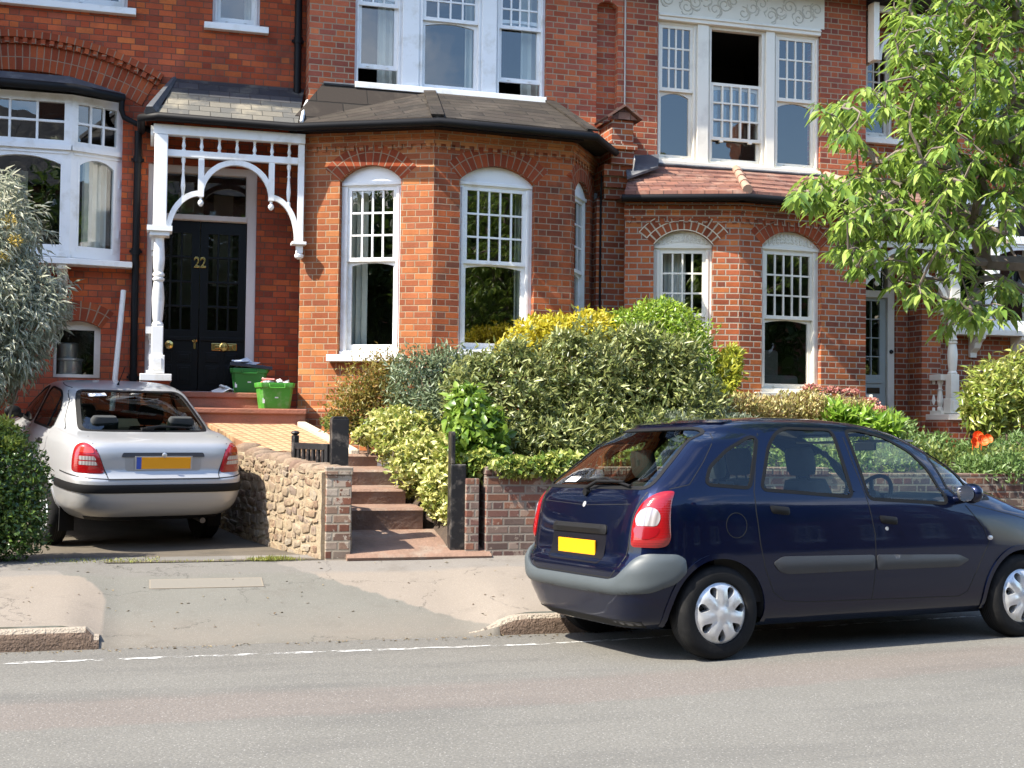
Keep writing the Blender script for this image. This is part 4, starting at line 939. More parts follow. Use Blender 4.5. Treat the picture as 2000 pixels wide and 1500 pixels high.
# C door side, plane 15.9, and house D
dl, dr = 9.52, 10.0
w4 = PW.rect(1690, 1746, 20, 250); w4 = (9.60, 10.07, 5.62, 6.98)
wall(hC, 'porch_wall', PW, [(9.2, .6), (10.6, .6), (10.6, EAVE), (9.2, EAVE)], [[(9.35, 1.5), (10.11, 1.5), (10.11, 4.02), (9.35, 4.02)], opening(*w4)], B_C, back=-.25)
sash_window(hC, PW, *w4, 0, 6.28, 3, 4, CREAM, set_=-.06, fw=.05)
room(hC, PW, *w4[:4]); room(hC, PW, 9.4, 10.1, 1.5, 4.0, depth=1.5, pad=.05)
def cdoor():
    Pd = Plane((0, 15.98), (1, 15.98)); a, b = 9.40, 10.0; m = MB(); holes = []
    for i in range(3):
        for j in range(4): holes.append([(a+.09+.14*i+.008, 2.29+.265*j), (a+.09+.14*(i+1)-.008, 2.29+.265*j), (a+.09+.14*(i+1)-.008, 2.29+.265*j+.25), (a+.09+.14*i+.008, 2.29+.265*j+.25)])
    slab(Pd, [(a, 1.52), (b, 1.52), (b, 3.38), (a, 3.38)], holes, 0, -.045, m)
    Pd.box(m, a+.07, b-.07, 2.17, 2.21, .001, .016)
    for c0, c1 in ((a+.07, a+.27), (a+.33, b-.07)): Pd.box(m, c0, c1, 1.62, 1.93, .001, .012)
    d = par(m.build('front_door', GREYDOOR, bevel=.003), hC)
    g = MB(); g.face([Pd.P(u, z, -.02) for u, z in ((a+.06, 2.26), (b-.06, 2.26), (b-.06, 3.36), (a+.06, 3.36))]); g.build('pane', GLASS, d)
    l = MB(); Pd.box(l, 9.70, 9.90, 2.03, 2.11, .001, .014); l.build('letterbox', simple('aged_bronze', (.06, .045, .03), .4, .7), d, bevel=.004)
    f = MB(); PF = Plane((0, 15.93), (1, 15.93)); slab(PF, [(9.35, 1.5), (10.11, 1.5), (10.11, 4.02), (9.35, 4.02)], [[(9.40, 1.505), (10.0, 1.505), (10.0, 3.38), (9.40, 3.38)], [(9.42, 3.48), (10.0, 3.48), (10.0, 3.95), (9.42, 3.95)]], 0, -.10, f)
    fr = par(f.build('door_frame', CREAM, bevel=.005), hC)
    g = MB(); g.face([PF.P(u, z, -.06) for u, z in ((9.4, 3.45), (10.02, 3.45), (10.02, 3.97), (9.4, 3.97))]); g.build('fanlight', GLASS, fr)
    kb = MB(); kb.lathe([(.03, 0), (.03, .01), (.012, .02), (.018, .035), (.01, .04)], (10.055, 15.928, 2.62), 12, Matrix.Rotation(PI/2, 4, 'X')); kb.build('bell_push', BLACKP, fr)
cdoor()
porch(hC, 10.55, 9.02, 1.7, 4.02, 4.32, 3.16, 1.67, CREAM, mirror=True, zcor=3.0)
piece(hC, 'porch_pier', B_C, lambda m: (m.box((10.36, 15.06, .6), (10.72, 15.88, 1.655)),))
piece(hC, 'porch_side_wall', B_C, lambda m: m.box((10.30, 15.55, .9), (10.60, 15.89, 4.2)))
piece(hC, 'porch_roof', TILE, lambda m: (m.face([(9.3, 15.02, 4.40), (10.75, 15.02, 4.40), (10.45, 15.89, 4.98), (9.0, 15.89, 4.98)]), m.face([(10.75, 15.02, 4.40), (10.8, 15.89, 4.40), (10.45, 15.89, 4.98)]), m.face([(9.3, 15.02, 4.37), (9.3, 15.89, 4.37), (10.8, 15.89, 4.37), (10.75, 15.02, 4.37)])))
piece(hC, 'porch_gutter', GUTTER, lambda m: m.tube([(9.3, 14.99, 4.36), (10.78, 14.99, 4.36)], .055, 8), smooth=True)
piece(hC, 'door_step', TERRA, lambda m: (m.box((9.3, 15.0, .9), (10.36, 15.88, 1.30)), m.box((9.3, 15.45, 1.301), (10.36, 15.885, 1.48)), m.box((9.3, 14.6, .9), (10.7, 14.99, 1.12))), bevel=.012)
def fret(m):   # white arched bracket at the eaves, with fretwork board
    m.box((9.52, 15.50, 6.60), (9.56, 15.88, 7.36)); arcbar(m, 10.08, 6.62, .48, PI/2, PI, .05, 15.5, 15.56); m.box((9.50, 15.49, 7.30), (10.14, 15.57, 7.38)); m.box((9.43, 15.38, 6.58), (9.515, 15.54, 7.38)); m.box((10.10, 15.45, 6.45), (10.9, 15.50, 7.3))
piece(hC, 'eaves_bracket', CREAM, fret, bevel=.004)
dX0, dX1 = 11.02, 13.20
wall(hD, 'wall', PW, [(10.6, .6), (17, .6), (17, EAVE), (10.6, EAVE)], [opening(dX0, dX1, 2.95, 4.86, .19), opening(11.18, 11.72, 1.62, 2.10, .08), opening(11.3, 13.0, 5.9, 7.0)], B_C, back=-.25)
WD = bowwin(hD, [Plane((dX0, 15.99), (dX0+.565, 15.74)), Plane((dX0+.565, 15.74), (dX1-.54, 15.74)), Plane((dX1-.54, 15.74), (dX1, 15.99))], 2.95, 4.88)
room(hD, PW, dX0, dX1, 2.95, 4.9); room(hD, PW, 11.18, 11.72, 1.62, 2.1, depth=1)
c = MB(); curtain_mesh(Plane((dX0+.565, 15.74), (dX1-.54, 15.74)), .65, 1.0, 3.1, 4.3, -.2, c, 4); c.build('curtain', CURT, WD, smooth=True)
piece(hD, 'window_sill', CREAM, lambda m: m.prism([(10.88, 15.74, 2.88), (11.5, 15.62, 2.88), (12.75, 15.62, 2.88), (13.35, 15.74, 2.88), (13.35, 15.95, 2.88), (10.88, 15.95, 2.88)], (0, 0, .08)), bevel=.008)
for x in (11.35, 12.05, 12.75): piece(hD, 'sill_bracket', CREAM, lambda m: corbel(m, x, 15.9, 2.878), bevel=.005)
piece(hD, 'basement_window', CREAM, lambda m: slab(PW, opening(11.18, 11.72, 1.62, 2.10, .08), [[(11.22, 1.66), (11.43, 1.66), (11.43, 2.06), (11.22, 2.06)], [(11.47, 1.66), (11.68, 1.66), (11.68, 2.06), (11.47, 2.06)]], -.10, -.16, m))
sash_window(hD, PW, 11.3, 13.0, 5.9, 7.0, 0, 6.5, 4, 3, CREAM, set_=-.08); room(hD, PW, 11.3, 13.0, 5.9, 7.0)
ring(hD, PW, dX0-.1, dX1+.1, 4.78, .3, .30, B_ARCH, n=30, d1=.012)
# roofs and eaves of the terrace
for root, xa, xb, ye in ((hA, -8.6, -.26, 15.24), (hB, -.25, 5.83, 15.24), (hC, 5.84, 10.59, 15.22), (hD, 10.6, 17, 15.22)):
    piece(root, 'main_roof', SLATE_PALE if root is hD else SLATE, lambda m: (m.face([(xa, ye, EAVE+.02), (xb, ye, EAVE+.02), (xb, 21, EAVE+5.0), (xa, 21, EAVE+5.0)]), m.face([(xa, ye, EAVE-.03), (xa, 15.92, EAVE-.03), (xb, 15.92, EAVE-.03), (xb, ye, EAVE-.03)]), m.face([(xa, ye, EAVE-.03), (xb, ye, EAVE-.03), (xb, ye, EAVE+.02), (xa, ye, EAVE+.02)])))
    piece(root, 'eaves_gutter', GUTTER, lambda m: m.tube([(xa, ye-.05, EAVE-.02), (xb, ye-.05, EAVE-.02)], .06, 10), smooth=True)
# ------------------------------------------------------------------ forecourt: steps, path, walls, gate
GRAV = simple('path_tiles_base', (.4, .3, .2), .9)
m, nt, out = new_mat('buff_path_tiles'); p = geopos(nt)
mp = nd(nt, 'Mapping', Vector=p); mp.inputs['Rotation'].default_value = (0, 0, rad(-24))
s = nd(nt, 'SeparateXYZ', i0=mp.outputs[0])
fx = M(nt, 'PINGPONG', s.outputs[0], .05); fy = M(nt, 'PINGPONG', s.outputs[1], .05)
j = M(nt, 'MINIMUM', fx, fy)
jm = nd(nt, 'MapRange', i0=j, i1=.007, i2=.012, i3=1, i4=0).outputs[0]
cell = nd(nt, 'CombineXYZ', i0=M(nt, 'FLOOR', M(nt, 'DIVIDE', s.outputs[0], .10)), i1=M(nt, 'FLOOR', M(nt, 'DIVIDE', s.outputs[1], .10))).outputs[0]
c = ramp(nt, nd(nt, 'TexWhiteNoise', i0=cell).outputs[0], [(0, (.42, .28, .155)), (.5, (.47, .32, .18)), (1, (.38, .235, .125))])
c = mixc(nt, M(nt, 'MULTIPLY', noise_n(nt, p, 4, 5, .7), .6), c, (.42, .26, .14))
c = mixc(nt, M(nt, 'MULTIPLY', jm, .75), c, (.22, .09, .05))
principled(nt, out, Base_Color=c, Roughness=.7, Normal=nd(nt, 'Bump', Strength=.4, Distance=.004, Height=M(nt, 'SUBTRACT', 1.0, jm)).outputs[0]); PATHT = m
# steps from the gate
Ys = [12.2, 12.62, 13.04, 13.46]
ub = [(752, 1035, 993, 826), (745, 985, 956, 792), (740, 948, 918, 772), (737, 911, 888, 737)]
st = []
for Y, (u, b, t, r) in zip(Ys, ub): st.append((Y, atY(u, b, Y).z, atY(u, t, Y).z, atY(r, b, Y).x))
def bent_box(m, x0, x1, y0, y1, zf, zb, z0, jit=.012):
    """a worn stone slab: top slopes from zf (front) to zb (back), nosing slightly uneven"""
    n = 10; rows = []
    for k in range(n+1):
        x = x0+(x1-x0)*k/n; w = jit*noise.noise(Vector((x*5, y0*3, 0)))
        rows.append([(x, y1, z0), (x, y0+.02+w, z0), (x, y0+w, zf-.05), (x, y0-.012+w, zf-.02), (x, y0+.01+w, zf+w*.6), (x, (y0+y1)/2, (zf+zb)/2-.004), (x, y1, zb)])
    m.grid(rows); m.face(rows[0]); m.face(rows[-1][::-1])
def steps(m):
    bent_box(m, 1.70, 3.02, 11.32, 12.22, .352, st[0][1]+.004, .1)
    for k in range(4):
        Y, zb, zt, xr = st[k]; yn = Ys[k+1] if k < 3 else 14.0
        bent_box(m, 1.45, xr, Y, yn+.02, zt, st[k+1][1]+.003 if k < 3 else zt+.03, zb-.3)
o = MB(); steps(o); props(o.build('stone_steps', STEP, smooth=True, angle=40), 'flight of worn red stone steps rising between the open gate and the ivy', 'steps')
ztop = st[3][2]
def pathmesh():
    mb = MB(); rows = []
    for k in range(9):
        t = k/8; y = 13.62+(14.97-13.62)*t; z = ztop+.025+(1.50-ztop-.025)*t
        xr = 2.02+(1.60-2.02)*t; xl = float(np.interp(y, [13.6, 15.0], [1.12, .62]))
        rows.append([(xl+(xr-xl)*i/8, y, z+.004*math.sin(i)) for i in range(9)])
    mb.grid(rows); mb.grid([[ (r[0][0], r[0][1], r[0][2]-1.0) for r in rows], [r[0] for r in rows]])
    mb.grid([[r for r in rows[0]], [(r[0], r[1], r[2]-.5) for r in rows[0]]])
    return mb
props(pathmesh().build('path', PATHT), kind='structure')
e = MB(); a, b = Vector((2.06, 13.60, ztop+.05)), Vector((1.64, 14.96, 1.535))
e.prism([a, a+Vector((.10, 0, 0)), a+Vector((.10, 0, -.3)), a+Vector((0, 0, -.3))], b-a)
props(e.build('path_edging', simple('pale_stone_edging', (.52, .46, .36), .9, var=.2, bump=.5), bevel=.012), 'pale stone edging strip along the garden side of the tiled path', 'edging')
# --- rubble wall along the driveway
STONE, nt, out = new_mat('field_stone'); p = geopos(nt)
g_ = nd(nt, 'NewGeometry').outputs['Random Per Island']
c = ramp(nt, g_, [(0, (.27, .17, .11)), (.18, (.39, .30, .205)), (.36, (.22, .135, .095)), (.5, (.42, .34, .24)), (.66, (.30, .215, .145)), (.82, (.35, .295, .23)), (1, (.26, .19, .15))])
c = mixc(nt, noise_n(nt, p, 28, 5, .7), mixc(nt, .55, c, (.06, .045, .03)), c)
c = mixc(nt, M(nt, 'MULTIPLY', nd(nt, 'MapRange', i0=noise_n(nt, p, 9, 5, .7), i1=.5, i2=.62).outputs[0], .75), c, (.40, .31, .20))
c = mixc(nt, M(nt, 'MULTIPLY', nd(nt, 'MapRange', i0=M(nt, 'ADD', nd(nt, 'SeparateXYZ', i0=p).outputs[2], M(nt, 'MULTIPLY', noise_n(nt, p, 5, 4), .16)), i1=1.06, i2=1.24).outputs[0], .55), c, (.17, .12, .095))
principled(nt, out, Base_Color=c, Roughness=.95, Specular_IOR_Level=.15, Normal=nd(nt, 'Bump', Strength=.8, Distance=.012, Height=noise_n(nt, p, 34, 6, .75)).outputs[0])
LIME, nt, out = new_mat('lime_mortar'); p = geopos(nt)
c = mixc(nt, noise_n(nt, p, 22, 6, .75), (.24, .185, .125), (.44, .36, .25)); principled(nt, out, Base_Color=c, Roughness=1.0, Specular_IOR_Level=.1, Normal=nd(nt, 'Bump', Strength=1.0, Distance=.02, Height=noise_n(nt, p, 22, 6, .75)).outputs[0])
def rubble(m):
    R = random.Random(5); wx = lambda q: float(np.interp(q, [11.3, 11.42, 12.7, 13.6, 15.0, 15.2], [1.50, 1.475, 1.17, .98, .50, .42]))
    def fr(y):
        t = Vector((wx(y+.15)-wx(y-.15), .3, 0)).normalized(); return Vector((wx(y), y, 0)), t, Vector((t.y, -t.x, 0))
    top = lambda y: 1.07+.05*(y-11.4)+.03*noise.noise(Vector((y*3, 0, 0)))
    n = 60; rows = []
    for k in range(n+1):
        y = 11.42+3.58*k/n; q, t, s = fr(y); row = []
        for i in range(13):
            z = .12+(top(y)-.12)*i/12; row.append(q+s*(.004+.012*noise.noise(Vector((y*6, z*7, 2))))+Vector((0, 0, z)))
        row += [q+s*.14+Vector((0, 0, top(y)+.02)), q+s*.28+Vector((0, 0, top(y))), q+s*.30+Vector((0, 0, .15))]; rows.append(row)
    m.grid(rows, mi=1); m.face(rows[0][::-1], mi=1); m.face(rows[-1], mi=1)
    def stone(y, z, w, hh, d):
        q, t, s = fr(y); a = R.uniform(-.20, .20); cs, sn = math.cos(a), math.sin(a); nn = 8; ring_ = []
        for k in range(nn):
            th = 2*PI*k/nn+R.uniform(-.18, .18); e = .42
            cu = math.copysign(abs(math.cos(th))**e, math.cos(th))*w/2*R.uniform(.86, 1.02); cz = math.copysign(abs(math.sin(th))**e, math.sin(th))*hh/2*R.uniform(.84, 1.02); ring_.append((cu*cs-cz*sn, cu*sn+cz*cs))
        P = lambda u, v, o: q+t*u+Vector((0, 0, z+v))-s*o
        m.grid([[P(u*k_, v*k_, o+R.uniform(-.004, .004)) for u, v in ring_] for k_, o in ((1.02, -.05), (1.02, d*.2-.004), (.96, d*.8), (.7, d*1.05), (.2, d*1.1))], True); m.face([P(u*.2, v*.2, d*1.1) for u, v in ring_])
    z = .20
    while z < 1.42:
        hh = R.uniform(.045, .115); y = 11.44+R.uniform(0, .1)
        while y < 14.95:
            w = min(R.uniform(.08, .30), hh*R.uniform(1.4, 4.2)); zz = z+hh/2+R.uniform(-.018, .018)
            if zz+hh*.3 < top(y+w/2): stone(y+w/2, zz, w*.94, hh*R.uniform(.82, .98), R.uniform(.0, .013))
            y += w
        z += hh
    y = 11.45
    while y < 14.9:   # loose capping stones
        w = R.uniform(.12, .28); q, t, s = fr(y+w/2); hh = R.uniform(.04, .10); base = q+s*.14+Vector((0, 0, top(y+w/2))); nn = 9; prof = []
        for k_, zz in ((1.0, -.02), (1.0, hh*.4), (.85, hh*.8), (.45, hh)):
            prof.append([base+t*(w*.5*k_*math.cos(2*PI*j/nn)*R.uniform(.88, 1.05))+s*(.155*k_*math.sin(2*PI*j/nn)*R.uniform(.9, 1.05))+Vector((0, 0, zz+R.uniform(-.006, .006))) for j in range(nn)])
        m.grid(prof, True); m.face(prof[-1]); y += w*.95
o = MB(); rubble(o); props(o.build('rubble_wall', [STONE, LIME], smooth=True, angle=50), 'low crumbling rubble stone wall between driveway and steps', 'wall')
def brickpost(m):
    m.box((1.515, 11.385, .2), (1.742, 11.66, 1.062)); m.box((1.508, 11.372, 1.063), (1.752, 11.672, 1.135))
o = MB(); brickpost(o); props(o.build('brick_pier', [B_PIER], bevel=.008), 'small pale whitewashed brick pier at the end of the rubble wall', 'pier')
# gate posts and gate
o = MB(); o.box((1.60, 11.70, .35), (1.755, 11.86, 1.56)); o.prism([(1.60, 11.70, 1.561), (1.755, 11.70, 1.561), (1.735, 11.70, 1.585), (1.62, 11.70, 1.585)], (0, .16, 0)); o.box((1.756, 11.74, 1.3), (1.764, 11.80, 1.42))
props(o.build('gate_post', WOODB, bevel=.012), 'tall square black gate post behind the whitewashed brick pier', 'post', 'gate posts')
o = MB(); o.box((2.665, 11.46, .30), (2.81, 11.60, 1.16)); o.box((2.665, 11.46, 1.161), (2.705, 11.60, 1.46))
props(o.build('gate_post', WOODB, bevel=.01), 'peeling black gate post standing in front of the yellow variegated ivy', 'post', 'gate posts')
gt = empty('garden_gate', (1.62, 11.80, .4), label='low black wooden gate with pickets swung open behind the rubble wall', cat='gate')
ha, hb = Vector((1.60, 11.85, 0)), Vector((1.345, 12.55, 0)); gd = (hb-ha).normalized(); gs = Vector((-gd.y, gd.x, 0))
def gbar(m, s0, s1, z0, z1, th=.02):
    q = [ha+gd*s0-gs*th, ha+gd*s1-gs*th, ha+gd*s1+gs*th, ha+gd*s0+gs*th]; m.prism([v+Vector((0, 0, z0)) for v in q], (0, 0, z1-z0))
GLn = (hb-ha).length
f = MB(); gbar(f, 0, .06, .5, 1.33, .024); gbar(f, GLn-.07, GLn, .5, 1.40, .026); gbar(f, .061, GLn-.071, 1.27, 1.33, .022); gbar(f, .061, GLn-.071, .62, .68, .022)
kz = hb-gd*.035; f.lathe([(.02, 1.40), (.03, 1.41), (.045, 1.425), (.03, 1.44), (.0, 1.445)], kz, 10)
par(f.build('gate_frame', WOODB, bevel=.006), gt)
for k in range(6):
    s0 = .10+k*(GLn-.22)/5.2; f = MB(); gbar(f, s0, s0+.045, .681, 1.269, .012); par(f.build('picket', WOODB), gt)
# right hand garden wall
def gardenwall(m):
    m.box((2.985, 11.40, .1), (3.9, 11.62, 1.065)); m.box((2.985, 11.621, .1), (3.2, 12.3, 1.04))
    pts = [(3.9, 11.40), (7.0, 11.42), (14, 11.45)]
    for (a, b), (c_, d_) in zip(pts, pts[1:]): m.prism([(a, b, .1), (c_, d_, .1), (c_, d_+.22, .1), (a, b+.22, .1)], (0, 0, .98))
    m.box((2.80, 11.42, .2), (2.925, 11.62, 1.03))
    for k in range(46): m.box((2.98+k*.0765, 11.385, 1.066), (3.05+k*.0765, 11.63, 1.14))
o = MB(); gardenwall(o); props(o.build('garden_wall', B_GW, bevel=.008), 'weathered brick garden wall with soldier course behind the dark blue car', 'wall')
# recycling boxes
GREEN = simple('green_plastic', (.07, .32, .035), .4, var=.08, spec=.5, dirt=(.20, .36, .14), dscale=9)
GREEND = simple('dark_green_plastic', (.025, .17, .03), .4, var=.08)
def recbox(label, loc, rot, mat, sx=.40, sy=.36, h=.30, handle=True):
    r = empty('recycling_box', loc, label=label, cat='recycling box', group='green recycling boxes'); r.matrix_basis = Matrix.Translation(loc) @ Matrix.Rotation(rot, 4, 'Z')
    m = MB(); t = .82
    def loop(k, z, o=0): 
        a, b = sx/2*k+o, sy/2*k+o; c = .03
        return [(a-c, -b, z), (a, -b+c, z), (a, b-c, z), (a-c, b, z), (-a+c, b, z), (-a, b-c, z), (-a, -b+c, z), (-a+c, -b, z)]
    m.grid([loop(t, 0), loop(t+.02, .02), loop(.97, h-.06), loop(.97, h-.055, .012), loop(1.0, h-.01, .014), loop(1.0, h, .012), loop(1.0, h, -.012), loop(.97, h-.06, -.012), loop(t, .012, -.012)], True)
    m.face(loop(t, 0)[::-1]); m.face(loop(t, .012, -.012))
    b = m.build('box_body', mat, r, smooth=True, angle=30)
    if handle:
        hd = MB()
        for s_ in (-1, 1): hd.tube([(-.09, s_*(sy/2+.02), h-.012), (-.085, s_*(sy/2+.035), h-.06), (.085, s_*(sy/2+.035), h-.06), (.09, s_*(sy/2+.02), h-.012)], .007, 6)
        hd.build('handle', mat, r, smooth=True)
    g = MB(); g.box((-sx*.40, -sy*.445, .06), (-sx*.34, -sy*.44, .12)); g.box((-.02, -sy*.455, .12), (.02, -sy*.45, .135)); g.build('print_mark', WHITE, r)
    return r
recbox('bright green recycling box heaped with newspapers on the lower front step', (1.395, 15.19, 1.681), rad(4), GREEN)
recbox('darker green recycling box under a black lid, back by the door', (1.13, 15.62, 1.868), rad(-2), GREEND, sx=.42, sy=.34, h=.29)
def papers(m, c, sx, sy, n, seed):
    R = random.Random(seed)
    for k in range(n):
        w, d, t = R.uniform(.12, .22), R.uniform(.10, .16), R.uniform(.004, .02)
        M4 = Matrix.Translation(Vector(c)+Vector((R.uniform(-sx, sx), R.uniform(-sy, sy), R.uniform(0, .05)))) @ Matrix.Rotation(R.uniform(0, 3), 4, 'Z') @ Matrix.Rotation(R.uniform(-.5, .5), 4, 'X') @ Matrix.Rotation(R.uniform(-.4, .4), 4, 'Y')
        m.box((-w/2, -d/2, 0), (w/2, d/2, t), M4)
m, nt, out = new_mat('newsprint'); g_ = nd(nt, 'NewGeometry').outputs['Random Per Island']
c = ramp(nt, g_, [(0, (.72, .71, .68)), (.45, (.60, .58, .54)), (.6, (.05, .05, .06)), (.75, (.78, .76, .73)), (.85, (.45, .12, .10)), (.93, (.68, .66, .62))], 'CONSTANT')
c = mixc(nt, M(nt, 'GREATER_THAN', noise_n(nt, objco(nt), 60, 3), .58), c, (.25, .24, .24)); principled(nt, out, Base_Color=c, Roughness=.8); NEWS = m
o = MB(); papers(o, (1.395, 15.19, 1.94), .09, .07, 26, 3); props(o.build('newspapers', NEWS), 'crumpled newspapers heaped in the bright green box', 'newspapers')
o = MB(); M4 = Matrix.Translation((1.14, 15.62, 2.165)) @ Matrix.Rotation(rad(5), 4, 'Y') @ Matrix.Rotation(rad(-6), 4, 'X')
o.box((-.24, -.19, 0), (.24, .19, .015), M4); o.box((-.25, -.20, -.02), (.25, -.19, .018), M4); o.box((-.15, -.12, .016), (.17, .10, .035), M4)
props(o.build('box_lid', simple('black_plastic_lid', (.02, .02, .024), .3), bevel=.006), 'black plastic lid lying askew on the dark green box', 'lid')
o = MB(); papers(o, (1.08, 15.56, 2.19), .06, .05, 6, 8); props(o.build('plastic_bag', simple('crumpled_polythene', (.55, .60, .68), .3), bevel=.003), 'crumpled pale plastic wrapping on the black lid', 'wrapping')
o = MB(); papers(o, (.83, 15.62, 1.869), .05, .03, 3, 5); props(o.build('letter_paper', WHITE), 'sheets of white paper lying on the doorstep', 'paper')
o = MB(); o.tube([(-.50, 15.45, .55), (-.335, 15.80, 3.06)], .032, 10); o.lathe([(.045, 0), (.045, .05)], (-.462, 15.53, 1.12), 10)
props(o.build('plastic_pole', simple('white_plastic_tube', (.72, .72, .70), .4, dirt=(.4, .4, .38), dscale=5), smooth=True, angle=50), 'long white plastic pole leaning against the downpipe', 'pole')
o = MB()
o.lathe([(.14, 0), (.15, .02), (.15, .16), (.165, .17), (.165, .19), (.12, .2)], (-.95, 16.2, 2.06), 20); props(o.build('cooking_pot', simple('aluminium', (.55, .56, .55), .3, .8), smooth=True, angle=40), 'wide metal cooking pot behind the basement window', 'pot', 'pots behind the basement window')
o = MB(); o.lathe([(.11, 0), (.12, .02), (.12, .16), (.13, .17), (.1, .18)], (-.97, 16.2, 2.262), 20); props(o.build('cooking_pot', simple('dull_aluminium', (.45, .47, .46), .35, .8), smooth=True, angle=40), 'smaller metal pot stacked upon the wide one behind glass', 'pot', 'pots behind the basement window')
# inspection cover in the footway
q = [atZ(300, 1118, .27), atZ(490, 1119, .27), atZ(500, 1127, .25), atZ(303, 1129, .25)]
def flat(xa, xb, ya, yb, dzz, mb):
    n = 6; mb.grid([[(xa+(xb-xa)*i/n, ya+(yb-ya)*k/n, pz(xa+(xb-xa)*i/n, ya+(yb-ya)*k/n)+dzz) for i in range(n+1)] for k in range(n+1)])
o = MB(); xa, xb, ya, yb = .02, .92, 10.62, 10.86; n = 8
rows = [[(xa+(xb-xa)*i/n, ya+(yb-ya)*k/2, max(pz(xa+(xb-xa)*i/n, ya+(yb-ya)*k/2), 0)+.006) for i in range(n+1)] for k in range(3)]
o.grid(rows); o.grid([[(p[0], p[1], p[2]-.03) for p in rows[0]], rows[0]])
m, nt, out = new_mat('cover_inlay'); p = geopos(nt); sp_ = nd(nt, 'SeparateXYZ', i0=p)
bd = M(nt, 'MINIMUM', M(nt, 'MINIMUM', M(nt, 'SUBTRACT', sp_.outputs[0], xa), M(nt, 'SUBTRACT', xb, sp_.outputs[0])), M(nt, 'MINIMUM', M(nt, 'SUBTRACT', sp_.outputs[1], ya), M(nt, 'SUBTRACT', yb, sp_.outputs[1])))
c = mixc(nt, noise_n(nt, p, 40, 4), (.15, .138, .115), (.178, .162, .134)); c = mixc(nt, M(nt, 'LESS_THAN', bd, .012), c, (.20, .17, .13)); principled(nt, out, Base_Color=c, Roughness=.8)
props(o.build('inspection_cover', m), 'flat rectangular inspection cover set in the grey footway', 'cover')

# ------------------------------------------------------------------ plants
def L_(cols, **k): return cols
LM = {}
def lm(key, cols, **k):
    if key not in LM: LM[key] = leaf_mat(key, cols, **k)
    return LM[key]
STEM = simple('twig_bark', (.12, .085, .055), .9, var=.3)
def shrub(name, label, cat, blobs, n, ln, wd, mat, group=None, inner=.4, clump=.45, up=.25, spread=.9, fold=.2, droop=.15, cs=3.0, stems=10, base=None, stemr=.008, jitter=.5, detail=False):
    P, N, nz = blob_points(blobs, n, inner, clump, cs)
    A = N*.55+unit(n)*spread+np.array([0, 0, up]); A /= np.linalg.norm(A, axis=1, keepdims=True)
    Nn = N*.7+unit(n)*.7+np.array([0, 0, .35])
    L = ln*(1+jitter*(RNG.random(n)-.5)*1.4); W = wd*(1+jitter*(RNG.random(n)-.5))
    o = leaf_mesh(name, P, A, Nn, L, W, mat, None, fold, droop, detail); props(o, label, cat, group)
    if stems:
        mb = MB(); b0 = np.array(base if base is not None else np.mean([b[0] for b in blobs], 0)-np.array([0, 0, max(b[1][2] for b in blobs)]))
        for k in range(stems):
            bl = blobs[k % len(blobs)]; d = unit(1)[0]; d[2] = abs(d[2]); e_ = np.array(bl[0])+d*np.array(bl[1])*.75
            s0 = b0+np.array([RNG.normal()*.08, RNG.normal()*.08, 0]); mid = (s0+e_)/2+RNG.normal(size=3)*.08
            mb.tube([s0, s0+(mid-s0)*.5+RNG.normal(size=3)*.02, mid, (mid+e_)/2+RNG.normal(size=3)*.03, e_], [stemr*1.6, stemr*1.4, stemr, stemr*.7, stemr*.3], 5, cap=False)
        s = mb.build('stems', STEM, o, smooth=True, autouv=False)
    return o
def bl(px, py, Y, rx, ry, rz):
    c = atY(px, py, Y); return ((c.x, c.y, c.z), (rx, ry, rz))
GH = 'garden shrubs in front of the bay windows'
olive = lm('dark_olive_leaf', [(.035, .062, .013), (.115, .15, .036), (.24, .275, .075), (.44, .46, .19)], rough=.38, trans=.22)
shrub('evergreen_shrub', 'large dark grey-green evergreen shrub filling the middle of the raised garden', 'shrub',
      [bl(1010, 790, 13.0, .62, .55, .55), bl(1150, 770, 13.1, .62, .6, .66), bl(1280, 750, 13.2, .55, .55, .58), bl(1090, 860, 12.6, .8, .45, .30), bl(1240, 850, 12.7, .7, .45, .32), bl(960, 860, 12.7, .35, .4, .28), bl(1350, 800, 13.0, .35, .5, .4), bl(905, 770, 12.9, .22, .3, .34), bl(1000, 690, 13.1, .16, .25, .14), bl(1110, 668, 13.0, .22, .25, .10), bl(1240, 660, 13.1, .25, .3, .12), bl(940, 715, 13.0, .14, .2, .14), bl(1330, 690, 13.1, .2, .3, .14)], 30000, .085, .030, olive, GH, inner=.35, clump=.75, cs=4.6, stems=26)
shrub('blue_green_shrub', 'small blue-green leaved bush between the bronze shrub and big evergreen', 'shrub', [bl(810, 770, 13.7, .33, .35, .48), bl(870, 740, 13.8, .30, .35, .36), bl(860, 820, 13.3, .35, .3, .35)], 6500, .07, .022, lm('blue_green_leaf', [(.07, .11, .06), (.15, .20, .10), (.25, .30, .17)], rough=.4, trans=.2), GH, stems=10)
shrub('bronze_shrub', 'feathery bronze-orange shrub below the lit bay window', 'shrub', [bl(720, 770, 14.1, .36, .3, .40), bl(760, 730, 14.2, .26, .25, .28), bl(690, 800, 14.0, .32, .3, .26), bl(790, 800, 13.9, .25, .25, .3)], 6500, .055, .018, lm('bronze_leaf', [(.30, .13, .03), (.36, .20, .04), (.22, .22, .05), (.40, .28, .06), (.16, .17, .04)], trans=.4), GH, inner=.1, clump=.8, cs=5, stems=16, stemr=.005)
shrub('golden_shrub', 'bright golden-yellow shrub glowing beside the bay window', 'shrub', [bl(1075, 660, 13.9, .46, .35, .24), bl(1150, 650, 14.0, .34, .32, .24), bl(1010, 685, 13.8, .24, .3, .14)], 6500, .075, .034, lm('golden_leaf', [(.50, .40, .02), (.66, .54, .03), (.74, .64, .10), (.42, .40, .03)], trans=.4), GH, stems=8)
